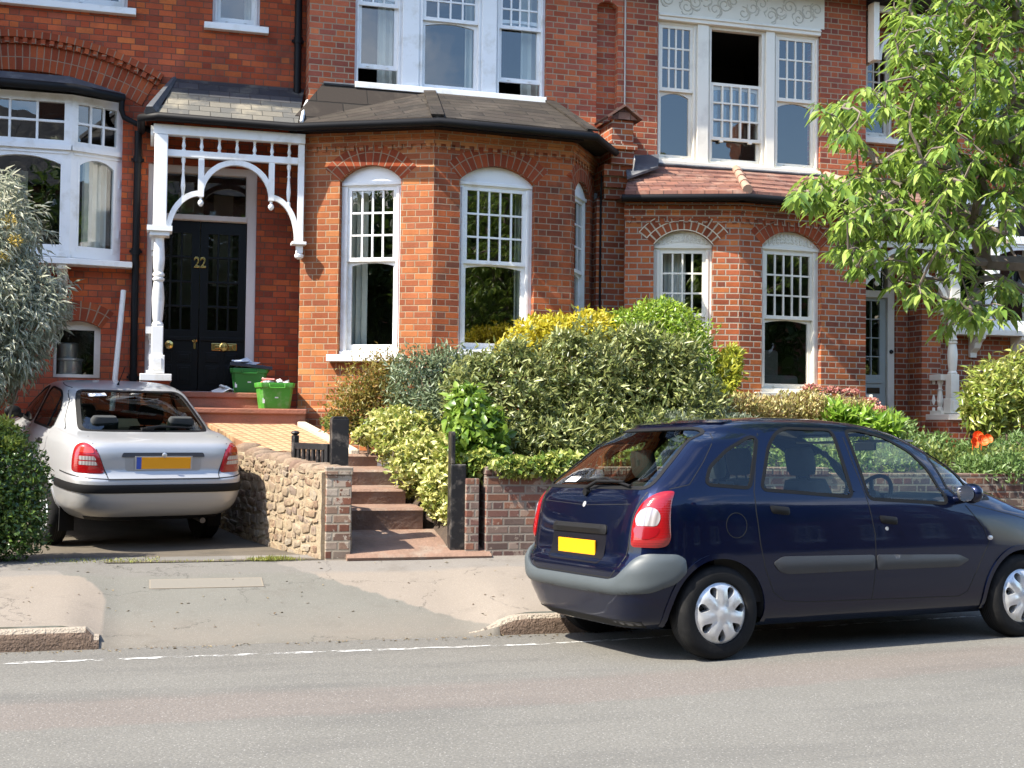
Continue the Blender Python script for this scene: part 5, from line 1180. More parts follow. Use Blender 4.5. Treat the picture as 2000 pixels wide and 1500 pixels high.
shrub('laurel_shrub', 'fresh green bush rounded on top under the neighbouring bay window', 'shrub', [bl(1310, 660, 13.9, .46, .4, .36), bl(1230, 650, 14.0, .34, .35, .26), bl(1350, 720, 13.8, .26, .35, .4), bl(1290, 620, 14.0, .35, .3, .2)], 9500, .065, .028, lm('laurel_leaf', [(.10, .19, .012), (.19, .31, .02), (.30, .43, .04), (.40, .50, .08)], rough=.35, trans=.3), GH, stems=12)
vari = lm('variegated_leaf', [(.12, .19, .04), (.44, .45, .10), (.68, .62, .20), (.78, .71, .32), (.24, .31, .06)], trans=.3)
shrub('variegated_ivy', 'cream and yellow variegated ivy tumbling down beside the stone steps', 'climbing plant', [bl(800, 860, 13.2, .38, .35, .30), bl(830, 910, 12.7, .34, .3, .30), bl(862, 960, 12.15, .19, .25, .26), bl(880, 1000, 11.95, .08, .16, .14), bl(770, 835, 13.4, .3, .3, .2), bl(900, 880, 12.2, .22, .3, .22)], 9500, .065, .042, vari, GH, clump=.4, stems=10, inner=.5)
shrub('silver_groundcover', 'low silvery-grey plant spilling over the upper steps', 'plant', [bl(760, 855, 13.5, .20, .2, .20), bl(775, 895, 13.2, .12, .2, .14), bl(735, 838, 13.7, .16, .2, .10)], 2600, .05, .014, lm('silver_leaf', [(.20, .26, .20), (.34, .40, .32), (.48, .52, .44)], trans=.2), GH, stems=6)
shrub('green_groundcover', 'small mid-green clump at the foot of the lit bay wall', 'plant', [bl(665, 825, 14.3, .20, .2, .12), bl(700, 830, 14.1, .18, .2, .10)], 1500, .05, .022, lm('mid_leaf', [(.06, .11, .02), (.13, .2, .04), (.2, .26, .06)], trans=.3), GH, stems=6)
shrub('yellow_groundcover', 'yellow-edged low creeper just behind the tall gate post', 'plant', [bl(715, 852, 13.55, .14, .14, .09), bl(742, 850, 13.6, .10, .12, .07)], 900, .055, .034, vari, GH, stems=4)
shrub('climber', 'lush bright green climber with heart-shaped leaves over the peeling gate post', 'climbing plant', [bl(930, 850, 12.0, .27, .25, .30), bl(915, 800, 12.2, .18, .22, .20), bl(950, 890, 11.9, .2, .2, .14)], 2600, .095, .072, lm('climber_leaf', [(.07, .14, .015), (.15, .26, .03), (.26, .36, .06)], rough=.35, trans=.3), GH, stems=8, up=-.1, detail=True)
shrub('wall_ivy', 'ivy trailing over the top of the brick garden wall', 'climbing plant', [bl(960, 922, 11.65, .24, .12, .07), bl(1030, 915, 11.65, .3, .13, .08), bl(1100, 905, 11.7, .3, .15, .10), bl(930, 918, 11.6, .10, .1, .10), bl(1200, 905, 11.8, .5, .15, .12), bl(1060, 925, 11.5, .2, .08, .09), bl(985, 930, 11.5, .12, .08, .08), bl(1010, 912, 11.42, .26, .10, .09), bl(1085, 912, 11.42, .26, .10, .10), bl(935, 905, 11.6, .14, .12, .12)], 8500, .055, .045, lm('ivy_leaf', [(.07, .14, .02), (.17, .27, .04), (.42, .42, .10), (.28, .34, .07)], trans=.25), GH, stems=8, up=-.2)
shrub('lime_shrub', 'upright yellow-green shrub against the brick beside the right bay window', 'shrub', [bl(1415, 735, 13.7, .17, .2, .26), bl(1432, 700, 13.8, .09, .12, .15), bl(1395, 775, 13.5, .22, .2, .16)], 2400, .085, .034, lm('lime_leaf', [(.20, .26, .02), (.36, .40, .04), (.52, .50, .07)], trans=.4), GH, stems=10)
shrub('lavender', 'greyish lavender clump low behind the blue car roof', 'plant', [bl(1370, 815, 12.9, .34, .3, .13), bl(1320, 830, 12.6, .3, .2, .12), bl(1440, 830, 12.6, .2, .2, .1)], 3200, .07, .010, lm('lavender_leaf', [(.14, .20, .11), (.25, .30, .20), (.34, .38, .30)], trans=.2), GH, stems=0, up=.9)
shrub('pale_sedum', 'pale yellow-green sedum mound in front of the right bay window', 'plant', [bl(1500, 805, 13.3, .46, .35, .20), bl(1580, 805, 13.4, .40, .35, .24), bl(1440, 800, 13.2, .28, .25, .16), bl(1650, 810, 13.4, .35, .3, .2)], 7500, .055, .026, lm('sedum_leaf', [(.26, .26, .06), (.42, .40, .13), (.52, .46, .20), (.38, .24, .12)], trans=.3), GH, stems=0, up=.8, inner=.3)
shrub('pink_sedum', 'flat pink flower heads above the pale sedum mound', 'flower', [bl(1585, 758, 13.6, .10, .12, .035), bl(1625, 762, 13.6, .10, .12, .03), bl(1660, 766, 13.6, .12, .12, .03), bl(1695, 785, 13.5, .12, .12, .04), bl(1570, 775, 13.5, .06, .1, .03), bl(1715, 800, 13.4, .08, .1, .04)], 2600, .03, .026, lm('pink_petal', [(.45, .12, .13), (.60, .25, .22), (.52, .34, .22)], trans=.2), GH, stems=12, up=.6, inner=.2)
shrub('broadleaf_plant', 'glossy bright green broad-leaved plant at the edge of the sedum', 'plant', [bl(1680, 830, 13.2, .22, .25, .16), bl(1725, 840, 13.1, .12, .2, .10), bl(1630, 815, 13.2, .15, .2, .13), bl(1740, 830, 13.1, .05, .1, .06)], 1000, .15, .052, lm('broad_leaf', [(.11, .24, .02), (.22, .38, .04), (.34, .48, .08)], rough=.3, trans=.35), GH, stems=0, up=.7, detail=True)
gl_ = lm('glossy_yellow_green_leaf', [(.07, .12, .015), (.18, .24, .035), (.32, .38, .07), (.48, .48, .15)], rough=.3, trans=.25)
shrub('spotted_laurel', 'rounded glossy yellow-green bush beside the white porch plinth on the right', 'shrub', [bl(1960, 780, 13.6, .50, .45, .46), bl(1930, 800, 13.5, .30, .35, .34), bl(2030, 740, 13.7, .5, .4, .4)], 5000, .12, .036, gl_, 'garden shrubs at the right edge', stems=10, up=.1, detail=True)
shrub('poppy_foliage', 'mid-green leafy plant with orange flowers near the right edge', 'plant', [bl(1930, 900, 12.7, .30, .3, .22), bl(1990, 890, 12.7, .3, .3, .26), bl(1890, 890, 12.7, .14, .2, .16), bl(1965, 925, 11.6, .5, .22, .20), bl(2050, 930, 11.6, .5, .25, .25), bl(1900, 915, 11.8, .25, .2, .12)], 7500, .07, .024, lm('poppy_leaf', [(.07, .13, .03), (.14, .23, .06), (.22, .32, .10)], trans=.3), 'garden shrubs at the right edge', stems=8)
shrub('ground_cover', 'leafy green ground cover filling the raised bed behind the garden wall', 'plant', [((4.6+.75*k, 12.15+.35*(k % 3), 1.12+.03*(k % 2)), (.55, .5, .20+.05*(k % 2))) for k in range(7)]+[((5.5, 13.2, 1.3), (.8, .5, .22)), ((7.2, 13.0, 1.3), (.9, .5, .25))], 9000, .085, .035, lm('bed_leaf', [(.04, .08, .015), (.10, .16, .03), (.20, .26, .06), (.30, .34, .10)], trans=.3), GH, stems=0, up=.5)
shrub('path_edge_plant', 'low dark green plants either side of the far porch steps', 'plant', [((8.9, 14.2, 1.5), (.35, .4, .22)), ((8.8, 13.2, 1.3), (.4, .4, .2)), ((11.1, 13.6, 1.35), (.4, .5, .25)), ((10.95, 12.6, 1.1), (.25, .4, .2))], 3500, .08, .03, lm('poppy_leaf', []), 'garden shrubs at the right edge', stems=0)
def flower(px, py, Y, r):
    c = atY(px, py, Y); mb = MB(); tl = Matrix.Rotation(RNG.uniform(.8, 1.3), 4, 'X') @ Matrix.Rotation(RNG.uniform(-.5, .5), 4, 'Y')
    for k in range(5):   # overlapping cupped petals
        a0 = 2*PI*k/5; rows = []
        for q, z in ((.1, .0), (.45, .10), (.85, .32), (1.0, .55)):
            rows.append([c+tl @ Vector((r*q*math.cos(a0+t*.75), r*q*math.sin(a0+t*.75), r*(z+.06*math.cos(t*5)+.02*k)*(1 if abs(t) < .9 else .9))) for t in np.linspace(-1, 1, 7)])
        mb.grid(rows)
    mb.tube([c, c+Vector((.01, .02, -.10))], .005, 5)
    o = mb.build('orange_flower', ORP, smooth=True); return props(o, 'vivid orange poppy flower over the leafy plant at right', 'flower', 'orange poppies')
m, nt, out = new_mat('orange_petal'); principled(nt, out, Base_Color=(.85, .12, .015, 1), Roughness=.6); ORP = m
for a in ((1900, 866, 12.44, .062), (1917, 862, 12.40, .066), (1909, 853, 12.5, .06), (1928, 858, 12.46, .055)): flower(*a)
# left side: silver-leaved tree-shrub and privet hedge
pc = lambda px, py, Y: atY(px, py, Y)
sil = lm('silver_willow_leaf', [(.14, .18, .10), (.31, .35, .24), (.52, .53, .39), (.68, .66, .52)], rough=.4, trans=.25)
def weeping(name, label, blobs, n, mat, base):
    P, N, nz = blob_points(blobs, n, .35, .5, 3.6)
    A = N*.5+unit(n)*.55+np.array([.1, 0, -.45]); Nn = N+unit(n)*.5+np.array([0, 0, .8])
    o = leaf_mesh(name, P, A, Nn, .105*(1+.6*(RNG.random(n)-.5)), .017, mat, None, .15, .3); props(o, label, 'shrub')
    mb = MB(); b0 = np.array(base)
    for k in range(15):
        bb = blobs[k % len(blobs)]; d = unit(1)[0]; e_ = np.array(bb[0])+d*np.array(bb[1])*.6; s0 = b0+np.array([RNG.normal()*.12, RNG.normal()*.1, 0]); mid = s0*.45+e_*.55+np.array([RNG.normal()*.08, 0, -.25])
        mb.tube([s0, (s0+mid)/2+RNG.normal(size=3)*.03, mid, (mid+e_)/2, e_], [.028, .022, .016, .010, .004], 6, cap=False)
    mb.build('branches', simple('grey_bark', (.24, .20, .15), .9), o, smooth=True, autouv=False)
weeping('silver_shrub', 'tall silver-leaved willowy shrub against the bow window', [bl(-5, 470, 13.9, .45, .4, .55), bl(60, 570, 13.8, .38, .4, .28), bl(20, 620, 13.7, .50, .45, .40), bl(80, 600, 13.9, .26, .3, .16), bl(15, 385, 14.0, .14, .2, .28), bl(-60, 560, 13.7, .6, .5, .8), bl(35, 690, 13.7, .26, .35, .28), bl(-40, 720, 13.7, .4, .4, .4)], 15000, sil, (-1.95, 13.8, .4))
for q in ((18, 432, 13.6, .07, .08, .07), (30, 470, 13.5, .06, .08, .05), (8, 500, 13.5, .06, .06, .05)):
    o = shrub('flower_spike', None, None, [bl(*q)], 80, .03, .018, lm('yellow_floret', [(.52, .36, .06), (.60, .46, .12)]), stems=0); o.parent = bpy.data.objects['silver_shrub']
priv = lm('privet_leaf', [(.02, .05, .010), (.05, .105, .018), (.095, .165, .03), (.16, .24, .05)], rough=.3, trans=.2)
shrub('privet_hedge', 'dark green clipped privet hedge by the silver car, with tall unseen growth added for its shadow', 'hedge', [bl(20, 950, 11.75, .33, .4, .42), bl(-40, 930, 11.8, .5, .45, .5), bl(35, 1010, 11.65, .24, .3, .28), bl(10, 1050, 11.65, .35, .3, .2), bl(-80, 1000, 11.8, .5, .5, .5), ((-2.35, 11.5, 1.5), (.6, .45, .9)), ((-2.7, 11.4, 2.4), (.6, .4, .7)), ((-2.2, 11.6, 2.5), (.35, .3, .4))], 30000, .045, .024, priv, inner=.55, clump=.22, stems=14, base=(-1.55, 11.9, .3))  # last blobs: tall mass out of frame, added to shade pavement and driveway
shrub('privet_shoots', 'yellow-green new shoots rising from the top of the privet hedge', 'shrub', [bl(8, 838, 11.8, .10, .15, .09), bl(-30, 850, 11.85, .22, .2, .12), bl(25, 868, 11.7, .09, .12, .07), bl(-5, 870, 11.7, .2, .2, .08)], 2200, .045, .020, lm('privet_shoot', [(.16, .25, .02), (.30, .38, .05), (.42, .46, .10)], trans=.4), stems=8, up=.8)
# weeds along the driveway threshold
def weeds():
    n = 1130; X = np.concatenate([RNG.normal(1.05, .09, 420), RNG.uniform(-.9, .1, 620), RNG.uniform(.1, 1.4, 90)]); Y = 11.40+RNG.normal(0, .035, n)
    Y[420:1040] += RNG.random(620)*.35
    Z = np.array([dz(x, max(y, 11.4)) for x, y in zip(X, Y)])-.004
    A = unit(n)*.55+np.array([0, 0, .75]); N = unit(n)
    o = leaf_mesh('grass', np.stack([X, Y, Z], 1), A, N, RNG.uniform(.015, .05, n)*np.where(np.arange(n) < 420, 1.15, .75), .007, lm('weed_leaf', [(.16, .22, .03), (.32, .36, .06), (.34, .30, .10)], trans=.3)); props(o, kind='stuff')
weeds()
def litter():
    n = 520; X = RNG.uniform(-2.2, 6.5, n); k = np.array([kY(x) for x in X]); Y = k-.03-np.abs(RNG.normal(0, .07, n)); m_ = RNG.random(n) < .35
    Y[m_] = RNG.uniform(9.6, 11.35, m_.sum()); Z = np.array([(rz(x, y) if y < kY(x) else pz(x, y)) for x, y in zip(X, Y)])+.004
    A = unit(n); A[:, 2] *= .15; N = unit(n)*.3+np.array([0, 0, 1.0])
    o = leaf_mesh('leaf_litter', np.stack([X, Y, Z], 1), A, N, RNG.uniform(.012, .045, n), RNG.uniform(.006, .02, n), lm('dead_leaf', [(.10, .06, .03), (.20, .13, .06), (.28, .22, .12), (.08, .07, .05)], trans=.1)); props(o, kind='stuff')
litter()
# leaf litter and grit on the garden soil is left to the soil material
# ------------------------------------------------------------------ cars
def pchip(xs, ys):
    xs = np.array(xs, float); ys = np.array(ys, float); h = np.diff(xs); d = np.diff(ys)/h; m = np.zeros(len(xs))
    m[0], m[-1] = d[0], d[-1]
    for i in range(1, len(xs)-1):
        if d[i-1]*d[i] > 0:
            w1, w2 = 2*h[i]+h[i-1], h[i]+2*h[i-1]; m[i] = (w1+w2)/(w1/d[i-1]+w2/d[i])
    def f(x):
        i = int(np.clip(np.searchsorted(xs, x)-1, 0, len(h)-1)); t = (x-xs[i])/h[i]; t = min(max(t, 0), 1)
        return (2*t**3-3*t*t+1)*ys[i]+(t**3-2*t*t+t)*h[i]*m[i]+(-2*t**3+3*t*t)*ys[i+1]+(t**3-t*t)*h[i]*m[i+1]
    return f
class Car:
    """body skin defined by horizontal slices: rear x, front x, half width, corner exponents per height"""
    def __init__(s, tab, mat, M4):
        z = [r[0] for r in tab]; s.z0, s.z1 = z[0], z[-1]
        s.fxr, s.fxf, s.fw, s.fnr, s.fnf = [pchip(z, [r[i] for r in tab]) for i in range(1, 6)]
        s.mat = mat; s.M4 = M4
    def par(s, z):
        xr, xf, w, nr, nf = s.fxr(z), s.fxf(z), s.fw(z), s.fnr(z), s.fnf(z)
        xc = s.xc(z, xr, xf); return xc, xc-xr, xf-xc, w, nr, nf
    def xc(s, z, xr, xf): return xr*.5+xf*.5
    def side(s, x, z, sg=-1):
        xc, ar, af, w, nr, nf = s.par(z); a, n = (ar, nr) if x < xc else (af, nf)
        t = min(1, abs(x-xc)/a); return Vector((x, sg*w*(1-t**n)**(1/n), z))
    def rear(s, l, z):
        xc, ar, af, w, nr, nf = s.par(z); t = min(1, abs(l)/w); return Vector((xc-ar*(1-t**nr)**(1/nr), l, z))
    def front(s, l, z):
        xc, ar, af, w, nr, nf = s.par(z); t = min(1, abs(l)/w); return Vector((xc+af*(1-t**nf)**(1/nf), l, z))
    def wrap(s, q, z):
        """q<=1: lateral fraction on the rear, q>1: metres forward from the corner point (right side negative y); sign kept in side variable"""
        return None
    def nrm(s, fn, a, b):
        e = .004; p = fn(a, b); u = fn(a+e, b)-fn(a-e, b); v = fn(a, b+e)-fn(a, b-e); n = u.cross(v)
        if n.length < 1e-12: return Vector((0, 0, 1))
        n.normalize(); c = Vector((1.2, 0, .7)); 
        return n if n.dot(p-c) > 0 else -n
    def patch(s, fn, poly, off=.003, step=.04, skirt=.008, holes=(), mb=None, mi=0, dome=0):
        mb = mb or MB(); pts = [Vector((p[0], p[1])) for p in poly]; 
        def dens(l):
            o = []
            for k in range(len(l)):
                a, b = l[k], l[(k+1) % len(l)]; n = max(1, int((b-a).length/step))
                o += [a+(b-a)*i/n for i in range(n)]
            return o
        B = dens(pts); V = list(B); E = [(i, (i+1) % len(B)) for i in range(len(B))]; loops = [list(range(len(B)))]
        for h in holes:
            H = dens([Vector(q) for q in h]); o = len(V); V += H; E += [(o+i, o+(i+1) % len(H)) for i in range(len(H))]; loops.append(list(range(o, o+len(H))))
        x0, x1 = min(p.x for p in pts), max(p.x for p in pts); y0, y1 = min(p.y for p in pts), max(p.y for p in pts)
        nx, ny = int((x1-x0)/step), int((y1-y0)/step)
        for i in range(1, nx+1):
            for j in range(1, ny+1):
                q = Vector((x0+i*(x1-x0)/(nx+1), y0+j*(y1-y0)/(ny+1)))
                if inpoly(q, pts) and min((q-b).length for b in V[:len(B)]) > step*.35: V.append(q)
        r = geometry.delaunay_2d_cdt(V, E, [], 0, 1e-5); W, F = r[0], r[2]
        keep = []
        for f in F:
            c = sum((W[i] for i in f), Vector((0, 0)))/len(f)
            if inpoly(c, pts) and not any(inpoly(c, [Vector(q) for q in h]) for h in holes): keep.append(f)
        P = []; Nn = []
        for q in W:
            p = fn(q.x, q.y); n = s.nrm(fn, q.x, q.y); d = off
            if dome:
                e_ = min(segd(q, B[i_], B[i_-1]) for i_ in range(len(B))); d = off+dome*(1-max(0, 1-e_/.05)**2)
            P.append(p+n*d); Nn.append(n)
        i0 = len(mb.v); mb.v += P
        cen = sum((P[i] for f in keep for i in f), Vector())/max(1, sum(len(f) for f in keep))
        for f in keep:
            fn_ = (P[f[1]]-P[f[0]]).cross(P[f[2]]-P[f[0]]); g = list(f)
            if fn_.dot(Nn[f[0]]) < 0: g.reverse()
            mb.f.append([i0+i for i in g]); mb.uv.append(None); mb.mi.append(mi)
        if skirt:
            cnt = {}
            for f in keep:
                for a, b in zip(f, list(f[1:])+[f[0]]): cnt.setdefault(tuple(sorted((a, b))), []).append((a, b))
            for k, v in cnt.items():
                if len(v) == 1:
                    a, b = v[0]; mb.face([P[a], P[b], P[b]-Nn[b]*skirt, P[a]-Nn[a]*skirt], mi=mi)
        return mb
    def line(s, fn, path, w=.005, off=.0015, mb=None, step=.05, closed=False):
        """thin strip following the skin (shut lines, seals)"""
        mb = mb or MB(); pts = [Vector(p) for p in path]; 
        if closed: pts.append(pts[0])
        D = []
        for a, b in zip(pts, pts[1:]):
            n = max(1, int((b-a).length/step)); D += [a+(b-a)*i/n for i in range(n)]
        D.append(pts[-1]); rows = []
        for k, q in enumerate(D):
            a = D[max(k-1, 0)]; b = D[min(k+1, len(D)-1)]
            if closed and k in (0, len(D)-1): a, b = D[-2], D[1]
            p = fn(q.x, q.y); n = s.nrm(fn, q.x, q.y); t = (fn(b.x, b.y)-fn(a.x, a.y))
            t = t.normalized() if t.length > 1e-9 else Vector((1, 0, 0)); sd = t.cross(n).normalized()
            rows.append([p-sd*w-n*.006, p-sd*w+n*off, p+sd*w+n*off, p+sd*w-n*.006])
        mb.grid(rows); return mb
    def body(s, root, kill, regions=(), name='body', ny=26):
        # levels
        zs = [s.z0]; z = s.z0; 
        while z < s.z1-1e-4:
            h = .022
            for _ in range(8):
                z2 = min(s.z1, z+h); mv = max(abs(s.fxr(z2)-s.fxr(z)), .6*abs(s.fxf(z2)-s.fxf(z)), abs(s.fw(z2)-s.fw(z))*1.2)
                if mv < .035 or h < .0006: break
                h *= .55
            z = z2; zs.append(z)
        nx = 110; fr = [i/ny*.86 for i in range(ny+1)]
        V = []; tags = []
        for z in zs:
            xc, ar, af, w, nr, nf = s.par(z); row = []
            half = []
            for f in fr: half.append((xc-ar*(1-f**nr)**(1/nr), f*w))
            x0 = half[-1][0]; xe = xc+af*(1-.86**nf)**(1/nf)
            for i in range(1, nx):
                x = x0+(xe-x0)*i/nx; a, n = (ar, nr) if x < xc else (af, nf); t = abs(x-xc)/a; half.append((x, w*(1-t**n)**(1/n)))
            for f in reversed(fr): half.append((xc+af*(1-f**nf)**(1/nf), f*w))
            row = [Vector((x, -y, z)) for x, y in half]+[Vector((x, y, z)) for x, y in reversed(half[1:-1])]
            V.append(row)
        n = len(V[0]); co = [v for r in V for v in r]; groups = {}
        for a in range(len(V)-1):
            for b in range(n):
                c = (b+1) % n; f = [a*n+b, a*n+c, (a+1)*n+c, (a+1)*n+b]; ce = sum((co[i] for i in f), Vector())/4
                if kill(ce): continue
                g = next((k for k, (_, t) in enumerate(regions) if t(ce)), -1); groups.setdefault(g, []).append(f)
        groups[-1].append([(len(V)-1)*n+b for b in range(n)]); groups[-1].append([b for b in range(n)][::-1])
        res = {}
        for g, F in groups.items():
            used = sorted({i for f in F for i in f}); mp = {u: i for i, u in enumerate(used)}; nm = name if g < 0 else regions[g][0]
            me = bpy.data.meshes.new(nm); me.from_pydata([tuple(co[u]) for u in used], [], [[mp[i] for i in f] for f in F]); me.materials.append(s.mat)
            me.polygons.foreach_set('use_smooth', [True]*len(F)); me.update()
            res[g] = link(nm, me, root)
        return res
def segd(p, a, b):
    v = b-a; t = max(0, min(1, (p-a).dot(v)/max(1e-12, v.length_squared))); return (p-a-v*t).length
def inpoly(p, poly):
    c = False; n = len(poly)
    for i in range(n):
        a, b = poly[i], poly[i-1]
        if (a[1] > p[1]) != (b[1] > p[1]) and p[0] < (b[0]-a[0])*(p[1]-a[1])/(b[1]-a[1])+a[0]: c = not c
    return c
def rounded(poly, r=.04, n=4):
    P = [Vector(p) for p in poly]; o = []
    for i, p in enumerate(P):
        a, b = P[i-1], P[(i+1) % len(P)]; d1 = min(r, (a-p).length*.45); d2 = min(r, (b-p).length*.45)
        s, e = p+(a-p).normalized()*d1, p+(b-p).normalized()*d2
        for k in range(n+1):
            t = k/n; o.append(s*(1-t)**2+p*2*t*(1-t)+e*t*t)
    return [(v.x, v.y) for v in o]
def offset_poly(poly, d):
    P = [Vector(p) for p in poly]; n = len(P); A = sum(P[i].x*P[(i+1) % n].y-P[(i+1) % n].x*P[i].y for i in range(n)); sg = 1 if A > 0 else -1; o = []
    for i in range(n):
        t = (P[(i+1) % n]-P[i-1]); t = t.normalized() if t.length > 1e-9 else Vector((1, 0)); o.append(P[i]+Vector((t.y, -t.x))*d*sg)
    return [(v.x, v.y) for v in o]
def paint(name, base, metal, rough, flake, coat=1.0):
    m, nt, out = new_mat(name); p = objco(nt)
    c = mixc(nt, noise_n(nt, p, 700, 1), c4(base), c4(flake)); dirt = nd(nt, 'MapRange', i0=noise_n(nt, p, 2.5, 6, .7), i1=.45, i2=.8).outputs[0]
    r = M(nt, 'ADD', rough, M(nt, 'MULTIPLY', dirt, .12))
    principled(nt, out, Base_Color=c, Metallic=metal, Roughness=r, Coat_Weight=coat, Coat_Roughness=M(nt, 'ADD', .03, M(nt, 'MULTIPLY', dirt, .06)), Coat_IOR=1.42, Specular_IOR_Level=.1); return m
BLUE = paint('dark_blue_metallic_paint', (.0016, .0042, .0185), .7, .34, (.0032, .0085, .040))
SILV = paint('silver_metallic_paint', (.40, .404, .41), .45, .37, (.49, .494, .50), .8)
TRIMG = simple('grey_bumper_plastic', (.062, .074, .080), .5, var=.08, bump=.05, bscale=300)
TRIMD = simple('dark_grey_side_strip', (.030, .032, .036), .5, var=.08)
TRIMB = simple('black_trim', (.007, .007, .0075), .6, var=.2, spec=.22)
GAP = simple('shut_line_shadow_gap', (.003, .003, .004), .7)
RUB = simple('tyre_rubber', (.010, .010, .0105), .85, var=.3, dirt=(.022, .021, .02), dscale=7, bump=.15, bscale=90, spec=.2)
CAPM = simple('silver_wheel_trim', (.62, .63, .64), .30, .55, var=.05, dirt=(.42, .41, .39), dscale=12)
INT = simple('dark_car_interior', (.022, .023, .024), .8, var=.3)
SEATM = simple('grey_seat_cloth', (.032, .034, .034), .9, var=.25, vscale=20)
DASHM = simple('pale_grey_dash', (.22, .23, .21), .7)
CARGLASS = glass_mat('car_window_glass', 1.6, (.76, .85, .80))
CARGLASSD = glass_mat('tinted_car_glass', 1.75, (.34, .40, .36))
CARGLASSR = glass_mat('rear_car_glass', 1.8, (.60, .68, .63))
YPLATE = simple('yellow_number_plate', (.80, .33, .002), .35, var=.02, spec=.6)
m, nt, out = new_mat('red_lens'); p = objco(nt)
rib = M(nt, 'PINGPONG', M(nt, 'MULTIPLY', nd(nt, 'SeparateXYZ', i0=p).outputs[2], 1.0), .008)
principled(nt, out, Base_Color=(.27, .004, .006, 1), Roughness=.16, Coat_Weight=1.0, Coat_Roughness=.03, Subsurface_Weight=.0, Normal=nd(nt, 'Bump', Strength=.15, Distance=.01, Height=M(nt, 'MULTIPLY', rib, 60)).outputs[0]); REDL = m
m, nt, out = new_mat('white_lens'); p = objco(nt); rib = M(nt, 'PINGPONG', nd(nt, 'SeparateXYZ', i0=p).outputs[1], .012)
principled(nt, out, Base_Color=mixc(nt, M(nt, 'MULTIPLY', rib, 80, clamp=True), (.24, .21, .21), (.52, .48, .47)), Roughness=.12, Metallic=.25, Coat_Weight=1.0, Coat_Roughness=.03); WHL = m
DRED = simple('dark_red_lens', (.22, .004, .008), .18, coat=1)
def wheel(root, loc, r, w, rim, face, sg, name='wheel', cap=True, mat=CAPM):
    """sg -1: outer face towards -y"""
    R4 = Matrix.Rotation(PI/2*(1 if sg < 0 else -1), 4, 'X')   # local +z -> outer side
    e = MB(); rs = r
    prof = [(rim-.02, -w/2), (rs*.86, -w/2), (rs*.97, -w/2+.02), (rs, -w/2+.05), (rs, w/2-.05), (rs*.975, w/2-.02), (rs*.92, w/2-.003), (rs*.82, w/2+.004), (rim+.012, w/2), (rim, w/2-.012), (rim-.005, w/2-.05), (rim-.03, w/2-.06)]
    rows = []
    n = 64
    for q, z in prof: rows.append([R4 @ Vector((q*math.cos(2*PI*k/n), q*math.sin(2*PI*k/n), z)) for k in range(n)])
    e.grid(rows, True); e.face(rows[0][::-1]); e.face(rows[-1])
    tx = MB()
    for k in range(4):   # tread grooves
        z = -w/2+.065+k*(w-.13)/3; tx.grid([[R4 @ Vector((q*math.cos(2*PI*j/n), q*math.sin(2*PI*j/n), zz)) for j in range(n)] for q, zz in ((rs+.0008, z-.004), (rs+.0008, z+.004))], True)
    o = e.build(name, RUB, root, smooth=True, angle=35); o.matrix_basis = Matrix.Translation(loc)
    tx.build('tread_groove', GAP, o)
    if cap:
        N = 7; Rc = face; pts = [Vector((Rc*math.cos(2*PI*k/84), Rc*math.sin(2*PI*k/84))) for k in range(84)]; V = list(pts); E = [(i, (i+1) % 84) for i in range(84)]; holes = []
        for i in range(N):
            a0 = 2*PI*i/N+.2; h = []
            for t in np.linspace(0, 2*PI, 18, endpoint=False):
                rr = Rc*.70+Rc*.20*math.cos(t); wv = (.30-.17*math.cos(t)*-1*.0)*math.sin(t)*(0.62+.26*math.cos(t))*.92
                h.append(Vector((rr*math.cos(a0+wv), rr*math.sin(a0+wv))))
            o0 = len(V); V += h; E += [(o0+j, o0+(j+1) % 18) for j in range(18)]; holes.append(h)
        for q in np.linspace(.08, .95, 10):
            for k in range(42):
                v = Vector((Rc*q*math.cos(2*PI*k/42+q), Rc*q*math.sin(2*PI*k/42+q)))
                if not any(inpoly(v, h) or min((v-x).length for x in h) < .006 for h in holes): V.append(v)
        W, _, F = geometry.delaunay_2d_cdt(V, E, [], 0, 1e-5)[:3]
        def hz(v):
            q = v.length/Rc; a = (math.atan2(v.y, v.x)-.2)*N/2; ridge = .010*(1-abs(math.cos(a)))*sm(.2, .5, q)*sm(1.0, .75, q)
            return -.002+.022*(1-q**3)+(.012 if q < .2 else 0)*(1-(q/.2)**4 if q < .2 else 0)-(.010 if q > .93 else 0)+ridge
        c = MB(); P = [R4 @ Vector((v.x, v.y, w/2-.004+hz(v))) for v in W]; c.v += P
        for f in F:
            ce = sum((W[i] for i in f), Vector((0, 0)))/3
            if any(inpoly(ce, h) for h in holes): continue
            a, b, d = (P[i] for i in f); nn = (b-a).cross(d-a); g = list(f) if (R4 @ Vector((0, 0, 1))).dot(nn) > 0 else list(f)[::-1]
            c.f.append(g); c.uv.append(None); c.mi.append(0)
        for h in holes:
            up = [R4 @ Vector((v.x, v.y, w/2-.004+hz(v))) for v in h]; dn = [R4 @ Vector((v.x, v.y, w/2-.05)) for v in h]
            for k in range(len(h)): l = (k+1) % len(h); c.face([up[k], up[l], dn[l], dn[k]])
        c.build('hubcap', mat, o, smooth=True, angle=38)
        b = MB(); b.lathe([(rim-.01, w/2-.055), (.05, w/2-.05)], (0, 0, 0), 24, R4); b.build('brake_disc', simple('dark_steel', (.03, .03, .03), .5, .6), o)
    return o
